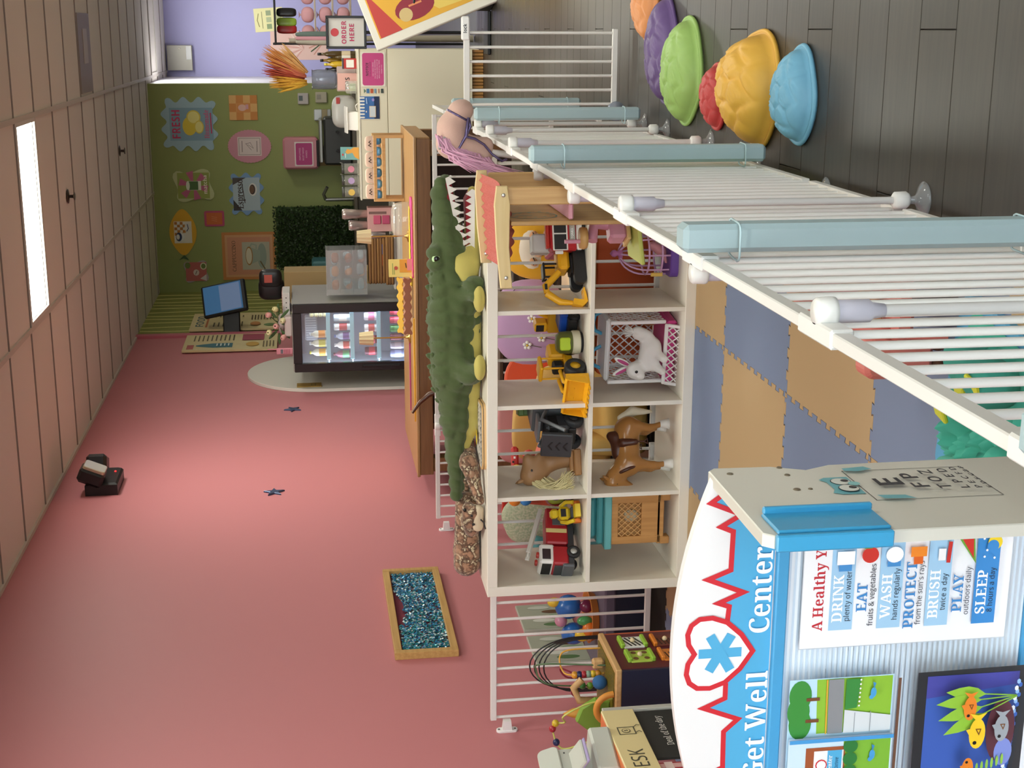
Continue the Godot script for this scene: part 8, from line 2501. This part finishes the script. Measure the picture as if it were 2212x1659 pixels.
	# switch plates
	for q in [[1.327, 1.405, 0.12, 0.115, "square thermostat with a dark display", "b9b2b0"], [1.34, 1.21, 0.115, 0.125, "plain beige thermostat", "b0a894"]]:
		t = thing("thermostat", q[4] + " on the green wall", "thermostat", v3(q[0], q[1], Z))
		obj("plate", box(v3(0, 0, 0.014), v3(q[2], q[3], 0.028), 0.006), mat(q[5], 0.5), t)
		obj("display", box(v3(0.005, 0.025, 0.029), v3(q[2] * 0.45, q[3] * 0.36, 0.002), 0.0005), mat("3a4a48" if q[2] > 0.118 else "8a8474", 0.3), t)
	t = thing("soap_dispenser", "clear and tan soap dispenser on the green wall", "dispenser", v3(1.155, 1.204, Z))
	obj("tank", box(v3(0, 0.045, 0.04), v3(0.12, 0.09, 0.08), 0.01), mat("b8bcbc", 0.15), t)
	obj("soap", box(v3(0, -0.025, 0.04), v3(0.118, 0.06, 0.078), 0.004), mat("9a8a64", 0.4), t)
	obj("lever", box(v3(0, -0.075, 0.045), v3(0.12, 0.04, 0.09), 0.006), mat("a9aaa8", 0.35), t)
	# purple corner: wall box, flyers
	t = thing("wall_box", "grey metal wall box with a white label high on the purple wall", "electrical box", v3(1.715, 2.876, PZ))
	obj("box", box(v3(0, 0, 0.05), v3(0.3, 0.3, 0.1), 0.004), mat("a39f98", 0.4, 0.2), t)
	obj("label", box(v3(0.06, -0.11, 0.101), v3(0.16, 0.06, 0.002)), mat("dfe0e2", 0.5), t)
	obj("lock", ell(S(), v3(0.11, -0.0, 0.102), v3(0.012, 0.012, 0.006)), mat("e8e4da", 0.15, 0.9), t)
	t = thing("wall_flyer", "pale yellow flyer with coupons taped to the purple wall", "flyer", v3(2.17, 1.79, PZ + 0.001), v3(0, 0, 4), "flyers on the purple wall")
	obj("sheet", box(v3(0, 0, 0.002), v3(0.28, 0.35, 0.003)), mat("e2dca8", 0.6), t)
	P = Paint.new()
	P.line([-0.08, 0.12, 0, 0.14, 0.08, 0.12], 0.01, "8a8454")
	P.line([-0.1, 0.08, 0.1, 0.08], 0.006, "6a6a4a")
	for i in 3: P.rect(-0.08 + i * 0.08, 0.0, 0.06, 0.06, ["8a9a74", "b0b894", "94a080"][i])
	P.oval(0.04, -0.11, 0.05, 0.045, "a8ac84")
	P.line([-0.06, -0.15, -0.02, -0.09], 0.02, "6a7a64")
	put_print(P, t, xf(v3(0, 0, 0.0036)))
	t = thing("wall_flyer", "pink palm leaf wrapping paper pinned to the purple wall", "flyer", v3(1.86, 1.43, PZ + 0.001), Vector3.ZERO, "flyers on the purple wall")
	obj("sheet", box(v3(0, 0, 0.002), v3(0.34, 0.7, 0.003)), mat("dcb8b0", 0.6), t)
	P = Paint.new()
	for i in 9:
		var a := -0.9 + i * 0.25
		P.line([-0.03, -0.05, -0.03 + 0.22 * sin(a), -0.05 + 0.22 * cos(a)], 0.014, ["cf9a90", "e6ccc4"][i % 2])
		P.line([0.05, -0.3, 0.05 + 0.2 * sin(a), -0.3 + 0.2 * cos(a)], 0.014, ["c98f80", "2f4a2a"][i % 2])
	put_print(P, t, xf(v3(0, 0, 0.0036)))
	# retail rack with cotton candy
	t = thing("candy_rack", "black wire rack of cotton candy bags in front of the purple wall", "display rack", v3(2.2, 0, -7.6))
	for s in [-1, 1]:
		for z in [-1, 1]: obj("post", cyl(S(), v3(s * 0.26, 0, z * 0.16), v3(s * 0.26, 1.64, z * 0.16), 0.009), mat("17171a", 0.4), t)
	for y in [0.7, 0.98, 1.13, 1.28, 1.62]: obj("shelf", box(v3(0, y, 0), v3(0.54, 0.012, 0.34), 0.002), mat("b9a894" if y > 0.9 and y < 1.5 else "17171a", 0.5), t)
	var lv := ["lower", "middle", "upper"]
	for i in 3:
		for k in 3:
			var c := thing("cotton_candy", "bag of pink cotton candy on the rack's %s shelf, %s in line" % [lv[i], ["first", "second", "third"][k]], "candy bag", v3(2.03 + k * 0.15, 0.987 + i * 0.15, -7.5), Vector3.ZERO, "cotton candy bags on the rack")
			obj("fluff", cushion(0.13, 0.11, 0.1, 2.4), mat("d8a2aa", 0.8), c)
			obj("bag_tie", lathe(S(), [[0.012, 0.1], [0.006, 0.118], [0.03, 0.13]]), mat("d8c4c4", 0.4), c)
	for q in [[2.12, "8fb03a", "lime"], [2.06, "b02a2c", "red"], [2.2, "1c1c1e", "black"]]:
		t = thing("chip_bag", q[2] + " snack bag standing on the candy rack's top tier", "snack bag", v3(q[0], 1.287 + 0.15, -7.66), v3(0, 10, 0), "snack bags on the candy rack")
		obj("bag", cushion(0.075, 0.17, 0.05, 3.6), mat(q[1], 0.3), t)
	t = thing("napkin_tree", "grey branch stand draped with folded napkins on the cream counter end", "napkin holder", v3(1.99, 0.0, -6.9))
	obj("stand", tube(S(), [v3(0, 0, 0), v3(0.0, 0.8, 0), v3(-0.02, 1.5, 0.0)], [0.03, 0.025, 0.02], 8), mat("a39a8a", 0.6), t)
	for i in 3: obj("napkin", cushion(0.05, 0.4, 0.12, 3.0), mat(["a8a294", "c08a94", "5a6a64"][i], 0.8), t).position = v3(-0.03 + i * 0.03, 1.05, 0.02)
	# order here sign
	t = thing("order_sign", "black framed ORDER HERE sign on a thin floor stand", "sign", v3(2.04, 0, -5.9))
	obj("pole", cyl(S(), v3(0, 0.02, 0), v3(0, 0.93, 0), 0.012), mat("141416", 0.4), t)
	obj("foot", box(v3(0, 0.012, 0), v3(0.32, 0.024, 0.25), 0.006), mat("141416", 0.4), t)
	for s in [-1, 1]:
		obj("frame_stile", box(v3(s * 0.111, 1.07, 0), v3(0.018, 0.3, 0.024), 0.003), mat("141416", 0.35), t)
		obj("frame_rail", box(v3(0, 1.07 + s * 0.141, 0), v3(0.204, 0.018, 0.024), 0.003), mat("141416", 0.35), t)
	obj("sheet", box(v3(0, 1.07, -0.002), v3(0.206, 0.266, 0.006)), mat("c9c6c0", 0.5), t)
	P = Paint.new()
	P.oval(0.0, 0.085, 0.03, 0.03, "c0404a")
	P.text("ORDER", 0, 0.0, 0.034, "b5305a", 0, "Droid Sans", 800, 0.165)
	P.text("HERE", 0, -0.058, 0.034, "b5305a", 0, "Droid Sans", 800, 0.125)
	put_print(P, t, xf(v3(0, 1.07, 0.0015)))
	# slanted freezer board
	t = thing("food_truck_board", "slanted white framed yellow ice cream board leaning on a black base", "sign board", v3(2.6, 0, -5.55), v3(0, 12, 0))
	var bd := obj("board", box(v3(0, 0.52, 0), v3(0.66, 1.06, 0.04), 0.006, Basis()), mat("dcd8cc", 0.45), t)
	bd.rotation_degrees = v3(-12, 0, 20)
	P = Paint.new()
	P.rect(0.02, 0.0, 0.56, 0.96, "d9a53a")
	P.poly(P2([-0.24, -0.4, 0.26, -0.42, 0.28, 0.2, 0.05, 0.22, -0.1, 0.1, -0.22, 0.0]), "ddc160")
	P.poly(P2([-0.26, 0.3, 0.1, 0.47, -0.26, 0.47]), "b8403c")
	P.oval(-0.14, 0.16, 0.09, 0.15, "8a2a3a")
	P.oval(-0.17, 0.24, 0.05, 0.05, "c9b07a")
	P.line([-0.12, 0.1, -0.12, 0.2], 0.014, "d98a5a")
	for i in 6: P.line([-0.1 + 0.03 * (i % 2), -0.02 - i * 0.06, 0.05 + 0.04 * (i % 3), -0.03 - i * 0.06], 0.01, "7a6a3a")
	put_print(P, bd, xf(v3(0, 0.52, 0.0205)))
	obj("black_base", box(v3(-0.1, 0.3, -0.2), v3(0.5, 0.6, 0.2), 0.01), mat("101012", 0.5), t)
	# ceiling fittings
	for q in [[0.93, -5.2, "between the lit troffer and the counter"], [1.0, -8.1, "near the green wall"]]:
		t = thing("sprinkler", "small chrome ceiling sprinkler " + q[2], "sprinkler", v3(q[0], CH - 0.004, q[1]), Vector3.ZERO, "ceiling sprinklers")
		obj("plate", lathe(S(), [[0, 0], [0.045, 0], [0.05, -0.006], [0.02, -0.012], [0, -0.012]]), mat("4a4038", 0.3, 0.6), t)
		obj("head", lathe(S(), [[0.01, -0.01], [0.012, -0.04], [0.03, -0.045], [0.028, -0.05], [0, -0.05]]), mat("6a6058", 0.3, 0.7), t)
	t = thing("air_vent", "grey ceiling air vent with a pale centre slot", "air vent", v3(1.88, CH - 0.002, -6.44))
	obj("plate", box(v3(0, -0.004, 0), v3(0.59, 0.01, 0.58), 0.002), mat("8d8276", 0.5), t)
	obj("slot", box(v3(0.05, -0.011, -0.02), v3(0.26, 0.006, 0.2), 0.002), mat("b5aca0", 0.5), t)
